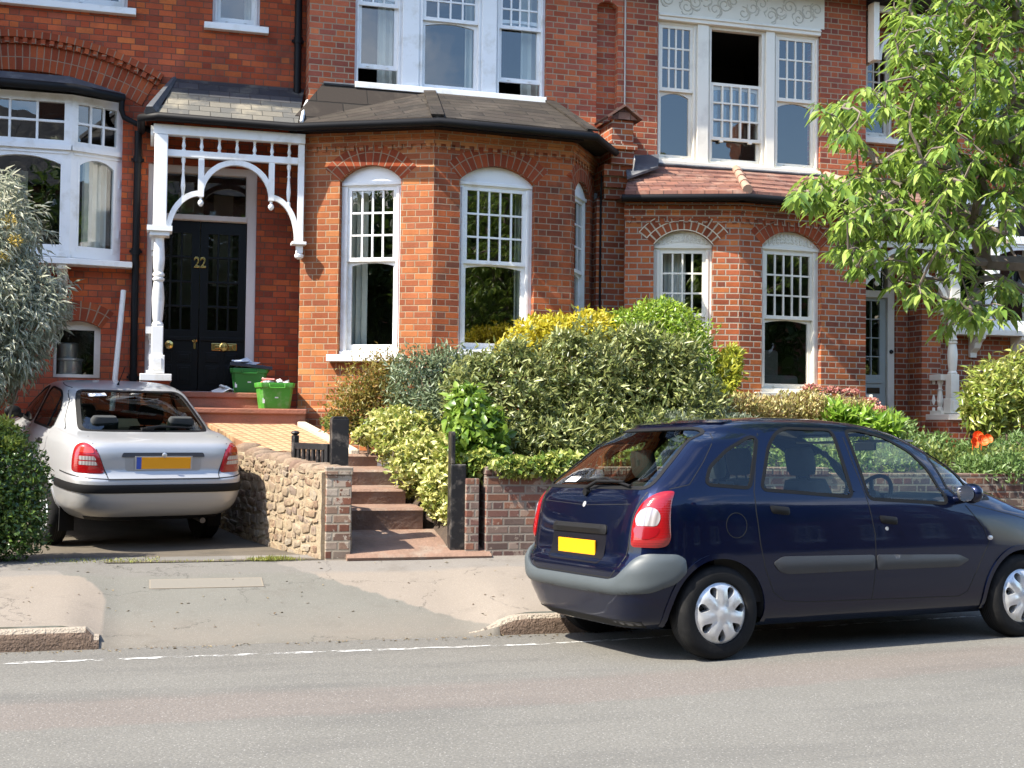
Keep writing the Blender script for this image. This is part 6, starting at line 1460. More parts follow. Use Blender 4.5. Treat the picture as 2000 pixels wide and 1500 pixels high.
def seat(mb, x, y, z, wd=.48, hr=True, rec=.18):
    def rb(c, s, R): 
        M4 = Matrix.Translation(c) @ R; n = 10; rows = []
        for j in range(7):
            t = -1+2*j/6; k = (1-abs(t)**5)**.2 if abs(t) < 1 else .72; k = max(.80, k); rows.append([M4 @ Vector((s[0]/2*k*math.copysign(abs(math.cos(a))**.5, math.cos(a)), s[1]/2*k*math.copysign(abs(math.sin(a))**.5, math.sin(a)), s[2]/2*t)) for a in [2*PI*i/16+.01 for i in range(16)]])
        mb.grid(rows, True); mb.face(rows[0][::-1]); mb.face(rows[-1])
    R = Matrix.Rotation(-rec, 4, 'Y')
    rb((x+.22, y, z+.05), (.50, wd, .16), Matrix.Rotation(-.12, 4, 'Y')); rb((x-.06, y, z+.36), (.15, wd, .60), R)
    if hr: rb((x-.155, y, z+.79), (.10, .27, .20), R); mb.tube([(x-.13, y-.06, z+.62), (x-.15, y-.06, z+.75)], .008, 6); mb.tube([(x-.13, y+.06, z+.62), (x-.15, y+.06, z+.75)], .008, 6)

# ---------------- blue car
psi = rad(10.5)
ex = Vector((math.cos(psi), math.sin(psi), -.035*math.sin(psi))).normalized(); ey = Vector((-math.sin(psi), math.cos(psi), -.035*math.cos(psi))); ey = (ey-ex*ey.dot(ex)).normalized(); ez = ex.cross(ey)
O = Vector((3.62, 7.80, 0.0))+ey*.80
MC = Matrix(((ex.x, ey.x, ez.x, O.x), (ex.y, ey.y, ez.y, O.y), (ex.z, ey.z, ez.z, O.z), (0, 0, 0, 1)))
carB = empty('parked_car', O, label='dark blue five-door people carrier parked at the kerb', cat='car', group='parked cars'); carB.matrix_basis = MC
T = [(0.2, -0.53, 3.4, 0.75, 6, 6.5), (0.25, -0.59, 3.5, 0.81, 7.5, 6.5), (0.33, -0.612, 3.56, 0.845, 8.5, 6.5), (0.42, -0.632, 3.6, 0.86, 10, 6.5), (0.5, -0.645, 3.61, 0.868, 10, 6.5), (0.58, -0.648, 3.6, 0.872, 10, 6.5), (0.64, -0.625, 3.56, 0.873, 10, 6.5), (0.68, -0.595, 3.53, 0.873, 10, 6.5), (0.78, -0.585, 3.43, 0.871, 10, 6.5), (0.9, -0.565, 3.22, 0.866, 10, 6.5), (0.98, -0.545, 2.98, 0.858, 10, 5.5), (1.05, -0.52, 2.78, 0.845, 10, 5.5), (1.12, -0.475, 2.66, 0.825, 10, 3.6), (1.22, -0.36, 2.49, 0.79, 10, 4.2), (1.32, -0.235, 2.31, 0.752, 10, 4.6), (1.42, -0.115, 2.11, 0.712, 10, 4.6), (1.5, -0.015, 1.92, 0.675, 4.6, 4.4), (1.545, 0.045, 1.79, 0.64, 4.4, 4), (1.575, 0.11, 1.68, 0.6, 4, 3.6), (1.6, 0.24, 1.53, 0.53, 3.4, 3), (1.618, 0.42, 1.37, 0.43, 3, 2.6), (1.63, 0.66, 1.2, 0.28, 2.4, 2.2), (1.637, 0.9, 1.02, 0.05, 2, 2)]   # z, x_rear, x_front, half width, rear exponent, front exponent
CB = Car(T, BLUE, MC)
arches = [((0, .30), .375), ((2.75, .30), .365)]
Wq = rounded([(-.075, 1.15), (.275, 1.125), (.43, 1.47), (.37, 1.475), (.16, 1.385), (-.015, 1.265)], .045)
Wr = rounded([(.365, 1.115), (1.145, 1.06), (1.115, 1.535), (.70, 1.54), (.60, 1.50), (.51, 1.41)], .05)
Wf = rounded([(1.285, 1.045), (2.03, 1.005), (2.00, 1.12), (1.92, 1.265), (1.80, 1.385), (1.60, 1.485), (1.36, 1.535), (1.235, 1.53)], .05)
Ws = rounded([(1.99, 1.345), (2.105, 1.09), (2.155, 1.035), (2.50, 1.035), (2.36, 1.165), (2.18, 1.32), (2.06, 1.41)], .03)
Gr = rounded([(-.70, 1.125), (.70, 1.125), (.565, 1.49), (.50, 1.535), (-.50, 1.535), (-.565, 1.49)], .07)
Fr = rounded([(-.66, 1.05), (.66, 1.05), (.55, 1.52), (-.55, 1.52)], .05)
side_wins = [Wq, Wr, Wf, Ws]
def killB(c):
    if abs(c.y) > .45 and -.15 < c.x < 2.53 and c.z > 1.0:
        if any(inpoly((c.x, c.z), w) for w in side_wins): return True
    if c.z < .75 and abs(c.y) > .42:
        for (ax, az), r in arches:
            if (c.x-ax)**2+(c.z-az)**2 < r*r: return True
    if c.x < .35 and c.z > 1.1 and inpoly((c.y, c.z), Gr) and abs(c.y) < .66 and c.x < CB.par(c.z)[0]-CB.par(c.z)[1]*.80: return True
    if c.x > 1.75 and c.z > 1.05 and inpoly((c.y, c.z), Fr): return True
    return False
dRr = [(.455, 1.50), (.36, 1.28), (.30, 1.10), (.295, .97), (.32, .75), (.36, .58), (.43, .43), (.53, .365), (.70, .35), (1.295, .345), (1.32, .62), (1.315, .80), (1.265, 1.05), (1.215, 1.30), (1.175, 1.555), (.66, 1.56)]
dRf = [(1.295, .345), (2.12, .33), (2.20, .36), (2.33, .60), (2.41, .72), (2.36, .82), (2.20, .99), (2.08, 1.09), (1.97, 1.30), (1.82, 1.43), (1.60, 1.53), (1.30, 1.565), (1.175, 1.555), (1.215, 1.30), (1.265, 1.05), (1.315, .80), (1.32, .62)]
tgate = [(-.735, 1.10), (-.70, .95), (-.69, .75), (-.66, .62), (-.55, .535), (.55, .535), (.66, .62), (.69, .75), (.70, .95), (.735, 1.10), (.60, 1.575), (-.60, 1.575)]
def door_region(poly, sg): return lambda c: c.y*sg > .4 and inpoly((c.x, c.z), poly)
bB = CB.body(carB, killB, [('door', door_region(dRr, -1)), ('door', door_region(dRf, -1)), ('door', door_region(dRr, 1)), ('door', door_region(dRf, 1)),
    ('tailgate', lambda c: c.x < .15 and c.x < CB.par(c.z)[0]-CB.par(c.z)[1]*.7 and inpoly((c.y, c.z), tgate))])
SR = lambda x, z: CB.side(x, z, -1); SL = lambda x, z: CB.side(x, z, 1); RE = lambda l, z: CB.rear(l, z); FRN = lambda l, z: CB.front(l, z)
def doors_windows(C, wins, sides, glass):
    for si, fn in enumerate(sides):
        for w, owners in wins:
            g = C.patch(fn, offset_poly(w, .004), off=-.004, skirt=0).build('side_window', glass, owners[si], smooth=True, angle=180)
            C.line(fn, w, .0125, .002, closed=True).build('window_seal', TRIMB, owners[si], smooth=True)
doors_windows(CB, [(Wq, (carB, carB)), (Wr, (bB[0], bB[2])), (Wf, (bB[1], bB[3])), (Ws, (carB, carB))], (SR, SL), CARGLASS)
o = CB.patch(RE, offset_poly(Gr, .004), off=-.003, skirt=0).build('rear_window', CARGLASSR, bB[4], smooth=True, angle=180); CB.line(RE, Gr, .016, .002, closed=True).build('window_seal', TRIMB, bB[4], smooth=True)
o = CB.patch(FRN, offset_poly(Fr, .004), off=-.003, skirt=0).build('windscreen', CARGLASS, carB, smooth=True, angle=180); CB.line(FRN, Fr, .022, .002, closed=True).build('window_seal', TRIMB, o, smooth=True)
C_ = CB
# arch lips and liners
for fn, sg in ((SR, -1), (SL, 1)):
    for (ax, az), r in arches:
        pth = [(ax+r*1.02*math.cos(t), az+r*1.02*math.sin(t)) for t in np.linspace(-.18, PI+.18, 30)]; pth = [p for p in pth if p[1] > .215]
        CB.line(fn, pth, .018, .009).build('wheel_arch_lip', BLUE, carB, smooth=True)
    for (ax, az), r in arches:
        mb = MB(); rows = [[Vector((ax+(r+.01)*math.cos(t), sg*y, az+(r+.01)*math.sin(t))) for t in np.linspace(-.12, PI+.12, 24)] for y in (.72, .60, .45)]; rows = [[Vector((v.x, math.copysign(min(abs(v.y), abs(C_.side(v.x, max(v.z, .265), sg).y)-.012), v.y), v.z)) for v in ([Vector((q.x, sg*.9, q.z)) for q in rows[0]])]]+rows; mb.grid(rows); mb.face([v for v in rows[-1]]); mb.build('wheel_arch_liner', INT, carB, smooth=True)
# pillars between the side windows: black painted
# shut lines
sl = MB()
for fn in (SR, SL):
    CB.line(fn, [(.455, 1.50), (.36, 1.28), (.30, 1.10), (.295, .97), (.32, .75), (.36, .58), (.43, .43), (.53, .365), (.70, .35), (2.12, .33), (2.20, .36), (2.33, .60), (2.41, .72), (2.36, .82), (2.20, .99)], .0035, .0012, sl)
    CB.line(fn, [(1.19, 1.53), (1.215, 1.30), (1.265, 1.05), (1.315, .80), (1.32, .62), (1.295, .345)], .0035, .0012, sl)
    CB.line(fn, [(.12, 1.50), (-.05, 1.30), (-.20, 1.15), (-.345, 1.12)], .003, .0012, sl)
    CB.line(fn, [(.13+.083*math.cos(t), .88+.083*math.sin(t)) for t in np.linspace(0, 2*PI, 20)], .0025, .001, sl)
    CB.line(fn, [(2.25, 1.0), (2.60, .93), (3.1, .82)], .003, .001, sl)
CB.line(RE, [(-.70, 1.10), (-.655, .95), (-.65, .75), (-.62, .62), (-.52, .535), (.52, .535), (.62, .62), (.65, .75), (.655, .95), (.70, 1.10)], .0045, .0015, sl)
CB.line(RE, [(-.60, 1.02), (0, 1.0), (.60, 1.02)], .002, .0008, sl)
sl.build('shut_line', GAP, carB)
# grey mouldings
for si, fn in enumerate((SR, SL)):
    CB.patch(fn, rounded([(.42, .625), (.50, .665), (1.305, .655), (1.305, .548), (.55, .545), (.47, .565)], .03), .006, .04, .014, dome=.012).build('door_moulding', TRIMD, bB[2*si], smooth=True, angle=50)
    CB.patch(fn, rounded([(1.325, .655), (2.10, .635), (2.205, .595), (2.10, .548), (1.325, .548)], .025), .006, .04, .014, dome=.012).build('door_moulding', TRIMD, bB[2*si+1], smooth=True, angle=50)
    for hi_, (x0, z0) in enumerate(((.41, .975), (1.36, .895))):
        CB.patch(fn, rounded([(x0, z0+.035), (x0+.165, z0+.020), (x0+.165, z0-.035), (x0+.015, z0-.02)], .02), .004, .03, .02, dome=.022).build('door_handle', TRIMB, bB[2*si+hi_], smooth=True, angle=50)
    q = MB(); CB.patch(fn, [(1.425+.014*math.cos(t), .835+.014*math.sin(t)) for t in np.linspace(0, 2*PI, 10, endpoint=False)], .003, .03, .006, mb=q); q.build('door_lock', CAPM, bB[2*si+1])
    q = MB(); CB.patch(fn, [(2.42+.028*math.cos(t), .75+.017*math.sin(t)) for t in np.linspace(0, 2*PI, 14, endpoint=False)], .003, .03, .006, mb=q, dome=.006); q.build('side_repeater', WHL, carB)
# bumper strip: grey band round the tail, rising at both corners
def tailwrap(C, sgn):
    """(s,z): s = 0 rear centre; |s|<=.62 lateral metres on the rear; beyond that runs forward along the flank"""
    def fn(s_, z):
        a = abs(s_); sg = math.copysign(1, s_)
        xc, ar, af, w, nr, nf = C.par(z)
        # arc-length like parameter around the superellipse corner
        k = .80*w
        if a <= k: p = C.rear(a, z)
        else:
            p0 = C.rear(k, z); d = a-k; x = p0.x; y = k
            # walk along the corner
            th0 = math.asin(min(1, (k/w)**(nr/2))); n = 18; th = th0; L = 0; q = p0; 
            X = lambda t: xc-ar*abs(math.cos(t))**(2/nr); Yy = lambda t: w*abs(math.sin(t))**(2/nr)
            tt = th0
            lo_, hi_ = th0, PI/2-1e-4
            import bisect
            tab = C._arc(z, th0)
            ts, Ls = tab; i = min(len(Ls)-2, max(0, bisect.bisect(Ls, d)-1)); f = (d-Ls[i])/(Ls[i+1]-Ls[i]) if Ls[i+1] > Ls[i] else 0
            t = ts[i]+(ts[i+1]-ts[i])*f; p = Vector((X(t), Yy(t), z))
        return Vector((p.x, sg*p.y, p.z))
    return fn
_arccache = {}
def _arc(s, z, th0):
    key = (id(s), round(z, 4))
    if key in _arccache: return _arccache[key]
    xc, ar, af, w, nr, nf = s.par(z); ts = [th0+(PI/2-1e-3-th0)*(1-(1-i/160)**1.6) for i in range(161)]; Ls = [0]; pv = None
    for t in ts:
        q = (xc-ar*abs(math.cos(t))**(2/nr), w*abs(math.sin(t))**(2/nr))
        if pv: Ls.append(Ls[-1]+math.hypot(q[0]-pv[0], q[1]-pv[1]))
        pv = q
    _arccache[key] = (ts, Ls); return _arccache[key]
Car._arc = _arc
TW = tailwrap(CB, -1)
bp = [(-1.12, .585), (-1.08, .655), (-1.00, .70), (-.80, .705), (-.73, .685), (-.68, .60), (-.60, .545), (-.50, .525), (.50, .525), (.60, .545), (.68, .60), (.73, .685), (.80, .705), (1.00, .70), (1.08, .655), (1.12, .585), (1.03, .51), (.85, .455), (.55, .43), (0, .425), (-.55, .43), (-.85, .455), (-1.03, .51)]
bp = [(a, b) for a, b in bp]
CB.patch(TW, rounded(bp, .03, 3), .010, .017, .03, dome=.016).build('bumper_strip', TRIMG, carB, smooth=True, angle=60)
# rear lights
for sg in (-1, 1):
    lp = [(.675, .745), (.665, .86), (.672, .95), (.70, 1.02), (.745, 1.075), (.80, 1.105), (.885, 1.108), (.945, .80), (.925, .755), (.87, .742)]
    l = CB.patch(TW, rounded([(sg*a, b) for a, b in lp], .03, 3), .006, .03, .02, dome=.016).build('tail_light', REDL, carB, smooth=True, angle=60)
    wp_ = [(.775+.075*math.cos(t), .925+.072*math.sin(t) if math.sin(t) > -.62 else .88) for t in np.linspace(0, 2*PI, 22, endpoint=False)]
    CB.patch(TW, [(sg*a, b) for a, b in wp_], .0245, .03, .004).build('reversing_lens', WHL, l, smooth=True, angle=60)
    CB.patch(TW, rounded([(sg*a, b) for a, b in [(.69, .872), (.865, .872), (.845, .815), (.78, .79), (.71, .815)]], .03), .0240, .03, .003).build('fog_lens', DRED, l, smooth=True, angle=60)
# hatch: plate recess, handle bar, plate, wiper, stickers
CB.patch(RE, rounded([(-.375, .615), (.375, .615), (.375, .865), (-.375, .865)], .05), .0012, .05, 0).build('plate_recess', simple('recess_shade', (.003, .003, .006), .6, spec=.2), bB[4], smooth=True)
CB.patch(RE, rounded([(-.385, .81), (.385, .81), (.37, .875), (-.37, .875)], .03), .01, .05, .03, dome=.02).build('tailgate_handle', TRIMB, bB[4], smooth=True, angle=50)
pm = MB(); x_ = CB.rear(0, .70).x-.016
pm.box((x_, -.26, .652), (x_+.012, .26, .765)); pm.build('number_plate', YPLATE, bB[4], bevel=.003)
wm = MB()
def onrear(l, z, d): return CB.rear(l, z)+CB.nrm(RE, l, z)*d
wm.tube([onrear(.02, 1.10, .03), onrear(-.10, 1.135, .045), onrear(-.42, 1.145, .03)], [.016, .012, .007], 8)
wm.tube([onrear(.22, 1.15, .022), onrear(-.15, 1.165, .028), onrear(-.52, 1.125, .02)], .009, 6); wm.lathe([(.03, 0), (.028, .03)], CB.rear(.02, 1.09), 12, Matrix.Rotation(-PI/2, 4, 'Y')); wm.build('rear_wiper', TRIMB, bB[4], smooth=True, angle=50)
CB.patch(RE, [(.30, 1.155), (.46, 1.155), (.44, 1.19), (.29, 1.19)], .003, .05, 0).build('window_sticker', WHITE, bB[4])
lk = MB(); CB.patch(RE, [(.02*math.cos(t), 1.005+.02*math.sin(t)) for t in np.linspace(0, 2*PI, 14, endpoint=False)], .003, .03, .004, mb=lk); lk.build('tailgate_badge', CAPM, bB[4])
CB.patch(RE, rounded([(-.55, 1.565), (.55, 1.565), (.53, 1.585), (-.53, 1.585)], .01), .012, .05, .02).build('spoiler_lip', BLUE, bB[4], smooth=True, angle=50)
CB.patch(TW, [(-.70, .255), (.70, .255), (.66, .215), (-.66, .215)], .004, .06, .01).build('bumper_valance', TRIMB, carB, smooth=True)
for sg in (-1, 1):
    mr = MB(); base = CB.side(2.12, 1.05, sg); c = base+Vector((.02, sg*.12, .03)); n = 14; rows = []
    for j in range(9):
        t = -1+2*j/8; k = (1-abs(t)**2.6)**.5 if abs(t) < 1 else 0; k = max(k, .05)
        rows.append([c+Vector((.055*t, sg*.10*k*math.cos(2*PI*i/n)+sg*.01, .075*k*math.sin(2*PI*i/n))) for i in range(n)])
    mr.grid(rows, True); mr.face(rows[0]); mr.face(rows[-1]); mr.tube([base-Vector((0, sg*.03, .02)), c-Vector((0, 0, .03))], [.04, .03], 8)
    o = mr.build('door_mirror', BLUE, carB, smooth=True, angle=60)
    g = MB(); g.face([c+Vector((-.057, sg*(.01+.085*math.cos(a)), .062*math.sin(a))) for a in np.linspace(0, 2*PI, 14, endpoint=False)]); g.build('mirror_glass', simple('mirror', (.8, .8, .8), .02, 1.0), o)
for sg in (-1, 1): CB.patch(FRN, rounded([(sg*.45, .72), (sg*.80, .74), (sg*.74, .88), (sg*.48, .80)], .04), .006, .04, .01, dome=.01).build('headlight', WHL, carB, smooth=True)
CB.patch(FRN, rounded([(-.40, .40), (.40, .40), (.44, .55), (-.44, .55)], .04), .004, .06, .01).build('grille', TRIMB, carB)
# interior
it = MB(); it.box((-.40, -.66, .28), (2.6, .66, .36)); it.box((-.42, -.66, .36), (-.30, .66, 1.02)); it.box((-.30, -.60, 1.01), (.02, .60, 1.03))
for sg in (-1, 1): it.box((.0, sg*.76-.03, .36), (2.0, sg*.76+.03, .96))
it.build('cabin_floor', INT, carB)
d = MB(); d.prism([(1.93, -.70, .60), (2.02, -.70, .95), (2.18, -.70, 1.02), (2.55, -.70, 1.01), (2.55, -.70, .60)], (0, 1.4, 0)); d.build('dashboard', DASHM, carB, bevel=.03)
bnn = MB(); bnn.prism([(1.99, -.60, .93), (2.02, -.60, 1.06), (2.2, -.60, 1.08), (2.3, -.60, .98)], (0, .42, 0)); bnn.build('instrument_cowl', INT, carB, bevel=.02)
stw = MB(); ca = Vector((1.74, -.37, 1.04)); Rm = Matrix.Rotation(rad(-62), 4, 'Y'); rr = [ca+(Rm @ Vector((.185*math.cos(2*PI*k/28), .185*math.sin(2*PI*k/28), 0))) for k in range(29)]
stw.tube(rr, .016, 8, cap=False); 
for a in (0.5, PI-.5, -PI/2): stw.tube([ca, ca+(Rm @ Vector((.18*math.cos(a), .18*math.sin(a), 0)))], .017, 6)
stw.lathe([(.06, -.02), (.06, .02)], ca, 14, Rm); stw.tube([ca, ca+Vector((.25, 0, -.10))], .03, 8); stw.build('steering_wheel', TRIMB, carB, smooth=True, angle=50)
for y in (-.37, .37):
    s_ = MB(); seat(s_, 1.22, y, .52); s_.build('front_seat', SEATM, carB, smooth=True, angle=60)
for y in (-.44, 0, .44):
    s_ = MB(); seat(s_, .38, y, .50, .42); s_.build('rear_seat', SEATM, carB, smooth=True, angle=60)
rv = MB(); rv.box((2.0, -.11, 1.40), (2.03, .11, 1.465)); rv.tube([(2.02, 0, 1.46), (2.08, 0, 1.51)], .01, 6); rv.build('rear_view_mirror', TRIMB, carB, bevel=.01)
for y0_ in (-.56, .16):
    vs = MB(); vs.box((1.78, y0_, 1.46), (1.98, y0_+.40, 1.475)); vs.build('sun_visor', DASHM, carB)
for (ax, az), _ in arches:
    for sg in (-1, 1): wheel(carB, (ax, sg*.775, .309), .309, .185, .20, .205, sg)

# ---------------- silver car
hd_ = rad(-17.5)
fx_ = Vector((math.sin(hd_), math.cos(hd_), .086)).normalized(); fy = Vector((-math.cos(hd_), math.sin(hd_), 0)).normalized(); fz = fx_.cross(fy)
OS = Vector((.135, 12.55, .325))+fx_*1.05+Vector((0, 0, -.012))
MS = Matrix(((fx_.x, fy.x, fz.x, OS.x), (fx_.y, fy.y, fz.y, OS.y), (fx_.z, fy.z, fz.z, OS.z), (0, 0, 0, 1)))
carS = empty('parked_car', OS, label='silver saloon car parked nose-in on the driveway', cat='car', group='parked cars'); carS.matrix_basis = MS
TS = [(0.255, -0.86, 3.15, 0.74, 6.09, 3), (0.305, -0.95, 3.28, 0.79, 6.38, 3), (0.375, -1.005, 3.36, 0.825, 8.3375, 3), (0.47, -1.045, 3.42, 0.85, 8.7, 3), (0.56, -1.06, 3.42, 0.863, 8.7, 3), (0.66, -1.05, 3.38, 0.865, 8.7, 3), (0.7, -1.0, 3.35, 0.865, 8.7, 3), (0.74, -0.975, 3.32, 0.865, 8.7, 3), (0.86, -0.965, 3.15, 0.855, 8.7, 3), (0.94, -0.945, 2.75, 0.838, 8.3375, 3), (0.985, -0.91, 2.35, 0.815, 7.975, 3), (1.005, -0.86, 2.15, 0.8, 7.975, 3.2), (1.02, -0.77, 2.05, 0.79, 8.3375, 3.4), (1.0357, -0.62, 1.98, 0.78, 9.0625, 3.8), (1.053, -0.47, 1.93, 0.77, 5, 4), (1.1105, -0.37, 1.82, 0.745, 5, 4.6), (1.2025, -0.21, 1.66, 0.705, 5, 5), (1.2945, -0.04, 1.49, 0.665, 5, 5), (1.375, 0.12, 1.33, 0.63, 5, 5), (1.415, 0.25, 1.22, 0.6, 4.6, 4.6), (1.44, 0.37, 1.13, 0.565, 4, 4), (1.46, 0.52, 1.02, 0.49, 3.2, 3.2), (1.47, 0.66, 0.94, 0.36, 2.6, 2.6), (1.476, 0.78, 0.84, 0.06, 2, 2)]
CS = Car(TS, SILV, MS)
archS = [((0, .30), .345), ((2.51, .30), .345)]
Sr = rounded([(.10, 1.03), (.145, 1.20), (.33, 1.35), (.44, 1.385), (1.13-.30, 1.40), (.85, 1.03)], .06)
Sf = rounded([(.92, 1.03), (.90, 1.40), (1.02, 1.385), (1.45, 1.19), (1.72, 1.03)], .05)
GrS = rounded([(-.63, 1.06), (.63, 1.06), (.545, 1.34), (.50, 1.405), (-.50, 1.405), (-.545, 1.34)], .06)
FrS = rounded([(-.62, 1.06), (.62, 1.06), (.50, 1.41), (-.50, 1.41)], .05)
def killS(c):
    if abs(c.y) > .45 and .05 < c.x < 1.75 and c.z > 1.0 and (inpoly((c.x, c.z), Sr) or inpoly((c.x, c.z), Sf)): return True
    if c.z < .72 and abs(c.y) > .42 and any((c.x-a[0])**2+(c.z-a[1])**2 < r*r for a, r in archS): return True
    if c.x < .5 and c.z > 1.05 and inpoly((c.y, c.z), GrS) and c.x < CS.par(c.z)[0]-CS.par(c.z)[1]*.78: return True
    if c.x > 1.1 and c.z > 1.06 and inpoly((c.y, c.z), FrS): return True
    return False
dSr = [(.06, 1.0), (.02, .85), (.28, .68), (.40, .50), (.48, .36), (.55, .30), (.88, .30), (.90, .70), (.88, 1.02), (.88, 1.41), (.44, 1.40), (.30, 1.36), (.12, 1.22)]
dSf = [(.88, .30), (1.85, .30), (1.93, .40), (1.90, .90), (1.80, 1.0), (1.48, 1.21), (1.05, 1.40), (.88, 1.41), (.88, 1.02), (.90, .70)]
lidS = [(-.65, 1.05), (-.645, .985), (-.60, .88), (-.535, .70), (-.53, .665), (.53, .665), (.535, .70), (.60, .88), (.645, .985), (.65, 1.05), (.55, 1.43), (-.55, 1.43)]
bS = CS.body(carS, killS, [('door', door_region(dSr, -1)), ('door', door_region(dSf, -1)), ('door', door_region(dSr, 1)), ('door', door_region(dSf, 1)),
    ('tailgate', lambda c: c.x < .4 and c.x < CS.par(c.z)[0]-CS.par(c.z)[1]*.66 and inpoly((c.y, c.z), lidS))])
sR = lambda x, z: CS.side(x, z, -1); sL = lambda x, z: CS.side(x, z, 1); rS = lambda l, z: CS.rear(l, z); fS = lambda l, z: CS.front(l, z); TWS = tailwrap(CS, 1)
doors_windows(CS, [(Sr, (bS[0], bS[2])), (Sf, (bS[1], bS[3]))], (sR, sL), CARGLASSD)
for si, fn in ((2, sL), (0, sR)): CS.line(fn, [(.30, 1.04), (.315, 1.22), (.335, 1.33)], .010, .004).build('quarter_light_bar', TRIMB, bS[si])
o = CS.patch(rS, offset_poly(GrS, .004), off=-.003, skirt=0).build('rear_window', CARGLASSD, bS[4], smooth=True, angle=180); CS.line(rS, GrS, .024, .002, closed=True).build('window_seal', TRIMB, bS[4], smooth=True)
o = CS.patch(fS, offset_poly(FrS, .004), off=-.003, skirt=0).build('windscreen', CARGLASS, carS, smooth=True, angle=180); CS.line(fS, FrS, .02, .002, closed=True).build('window_seal', TRIMB, o)
C_ = CS
for fn, sg in ((sR, -1), (sL, 1)):
    for (ax, az), r in archS:
        pth = [(ax+r*1.02*math.cos(t), az+r*1.02*math.sin(t)) for t in np.linspace(-.2, PI+.2, 30)]; pth = [p for p in pth if p[1] > .27]
        CS.line(fn, pth, .016, .008).build('wheel_arch_lip', SILV, carS, smooth=True)
        mb = MB(); rows = [[Vector((ax+(r+.01)*math.cos(t), sg*y, az+(r+.01)*math.sin(t))) for t in np.linspace(-.12, PI+.12, 24)] for y in (.72, .60, .45)]; rows = [[Vector((v.x, math.copysign(min(abs(v.y), abs(C_.side(v.x, max(v.z, .265), sg).y)-.012), v.y), v.z)) for v in ([Vector((q.x, sg*.9, q.z)) for q in rows[0]])]]+rows; mb.grid(rows); mb.face([v for v in rows[-1]]); mb.build('wheel_arch_liner', INT, carS, smooth=True)
sl = MB()
for fn in (sR, sL):
    CS.line(fn, [(.06, 1.0), (.02, .85), (.28, .68), (.40, .50), (.48, .36), (.55, .30), (1.85, .30), (1.93, .40), (1.90, .90), (1.80, 1.0)], .0035, .0012, sl)
    CS.line(fn, [(.88, 1.02), (.90, .70), (.88, .30)], .0035, .0012, sl)
    CS.line(fn, [(.70, 1.45), (.36, 1.42), (.14, 1.31), (-.05, 1.14), (-.20, 1.05)], .0045, .0012, sl)
CS.line(rS, [(-.63, 1.03), (-.645, .985), (-.60, .88), (-.535, .70), (-.53, .665), (.53, .665), (.535, .70), (.60, .88), (.645, .985), (.63, 1.03)], .0045, .0015, sl)
sl.build('shut_line', GAP, carS)
bq = [(-1.9, .62), (-.5, .615), (.5, .615), (1.9, .62), (1.9, .545), (.5, .535), (-.5, .535), (-1.9, .545)]
CS.patch(TWS, [(-1.34, .62), (-.5, .618), (.5, .618), (1.34, .62), (1.36, .585), (1.34, .545), (.5, .54), (-.5, .54), (-1.34, .545), (-1.36, .585)], .008, .04, .02, dome=.010).build('bumper_strip', TRIMB, carS, smooth=True, angle=60)
CS.line(TWS, [(-1.15, .70), (-.5, .668), (.5, .668), (1.15, .70)], .006, .0015).build('bumper_gap', GAP, carS)
CS.patch(TWS, [(-.72, .30), (.72, .30), (.68, .26), (-.68, .26)], .003, .06, .01).build('bumper_valance', TRIMB, carS, smooth=True)
for sg in (-1, 1):
    lp = [(.545, .715), (.572, .80), (.612, .915), (.68, .985), (.76, .985), (.84, .95), (.872, .86), (.875, .73), (.83, .715)]
    l = CS.patch(TWS, rounded([(sg*a, b) for a, b in lp], .04, 3), .005, .03, .02, dome=.010).build('tail_light', REDL, carS, smooth=True, angle=60)
    for z0, z1 in ((.790, .825), (.835, .87)):
        CS.patch(TWS, rounded([(sg*a, b) for a, b in [(.595+(z0-.72)*.25, z0), (.60+(z1-.72)*.28, z1), (.775, z1), (.775, z0)]], .012), .0165, .03, .003).build('lens_band', WHL, l, smooth=True)
    CS.patch(TWS, rounded([(sg*a, b) for a, b in [(.64, .90), (.66, .945), (.775, .945), (.81, .90)]], .012), .0165, .03, .003).build('indicator_band', simple('orange_red_lens', (.62, .03, .015), .16, coat=1), l, smooth=True)
CS.patch(rS, rounded([(-.36, .735), (.36, .735), (.37, .885), (-.37, .885)], .03), .0012, .05, 0).build('plate_recess', simple('recess_silver', (.36, .36, .36), .4, .5), bS[4], smooth=True)
CS.patch(rS, rounded([(-.40, .865), (.40, .865), (.385, .905), (-.385, .905)], .015), .008, .05, .02, dome=.012).build('boot_trim', simple('dark_grey_trim', (.035, .037, .045), .4), bS[4], smooth=True, angle=50)
bg = MB(); bg.lathe([(.024, 0), (.024, .006), (.012, .012), (0, .012)], CS.rear(0, .885)-Vector((.022, 0, 0)), 16, Matrix.Rotation(-PI/2, 4, 'Y')); bg.build('boot_badge', CAPM, bS[4])
x_ = CS.rear(0, .80).x-.012; pm = MB(); pm.box((x_, -.26, .755), (x_+.010, .215, .865)); o = pm.build('number_plate', YPLATE, bS[4], bevel=.003)
pb = MB(); pb.box((x_, .2155, .755), (x_+.010, .26, .865)); pb.build('plate_band', simple('blue_plate_band', (.03, .08, .40), .35), bS[4])
pe_ = MB(); pe_.box((x_+.002, -.275, .745), (x_+.008, .275, .875)); pe_.build('plate_holder', simple('silver_plate_holder', (.42, .42, .42), .4, .4), bS[4])
wm = MB(); onS = lambda l, z, d: CS.rear(l, z)+CS.nrm(rS, l, z)*d
wm.tube([onS(.02, 1.062, .03), onS(-.12, 1.078, .035), onS(-.46, 1.075, .02)], [.016, .013, .006], 8); wm.box((CS.rear(0, 1.07).x-.03, -.06, 1.055), (CS.rear(0, 1.07).x+.03, .06, 1.09)); wm.build('rear_wiper', TRIMB, bS[4])
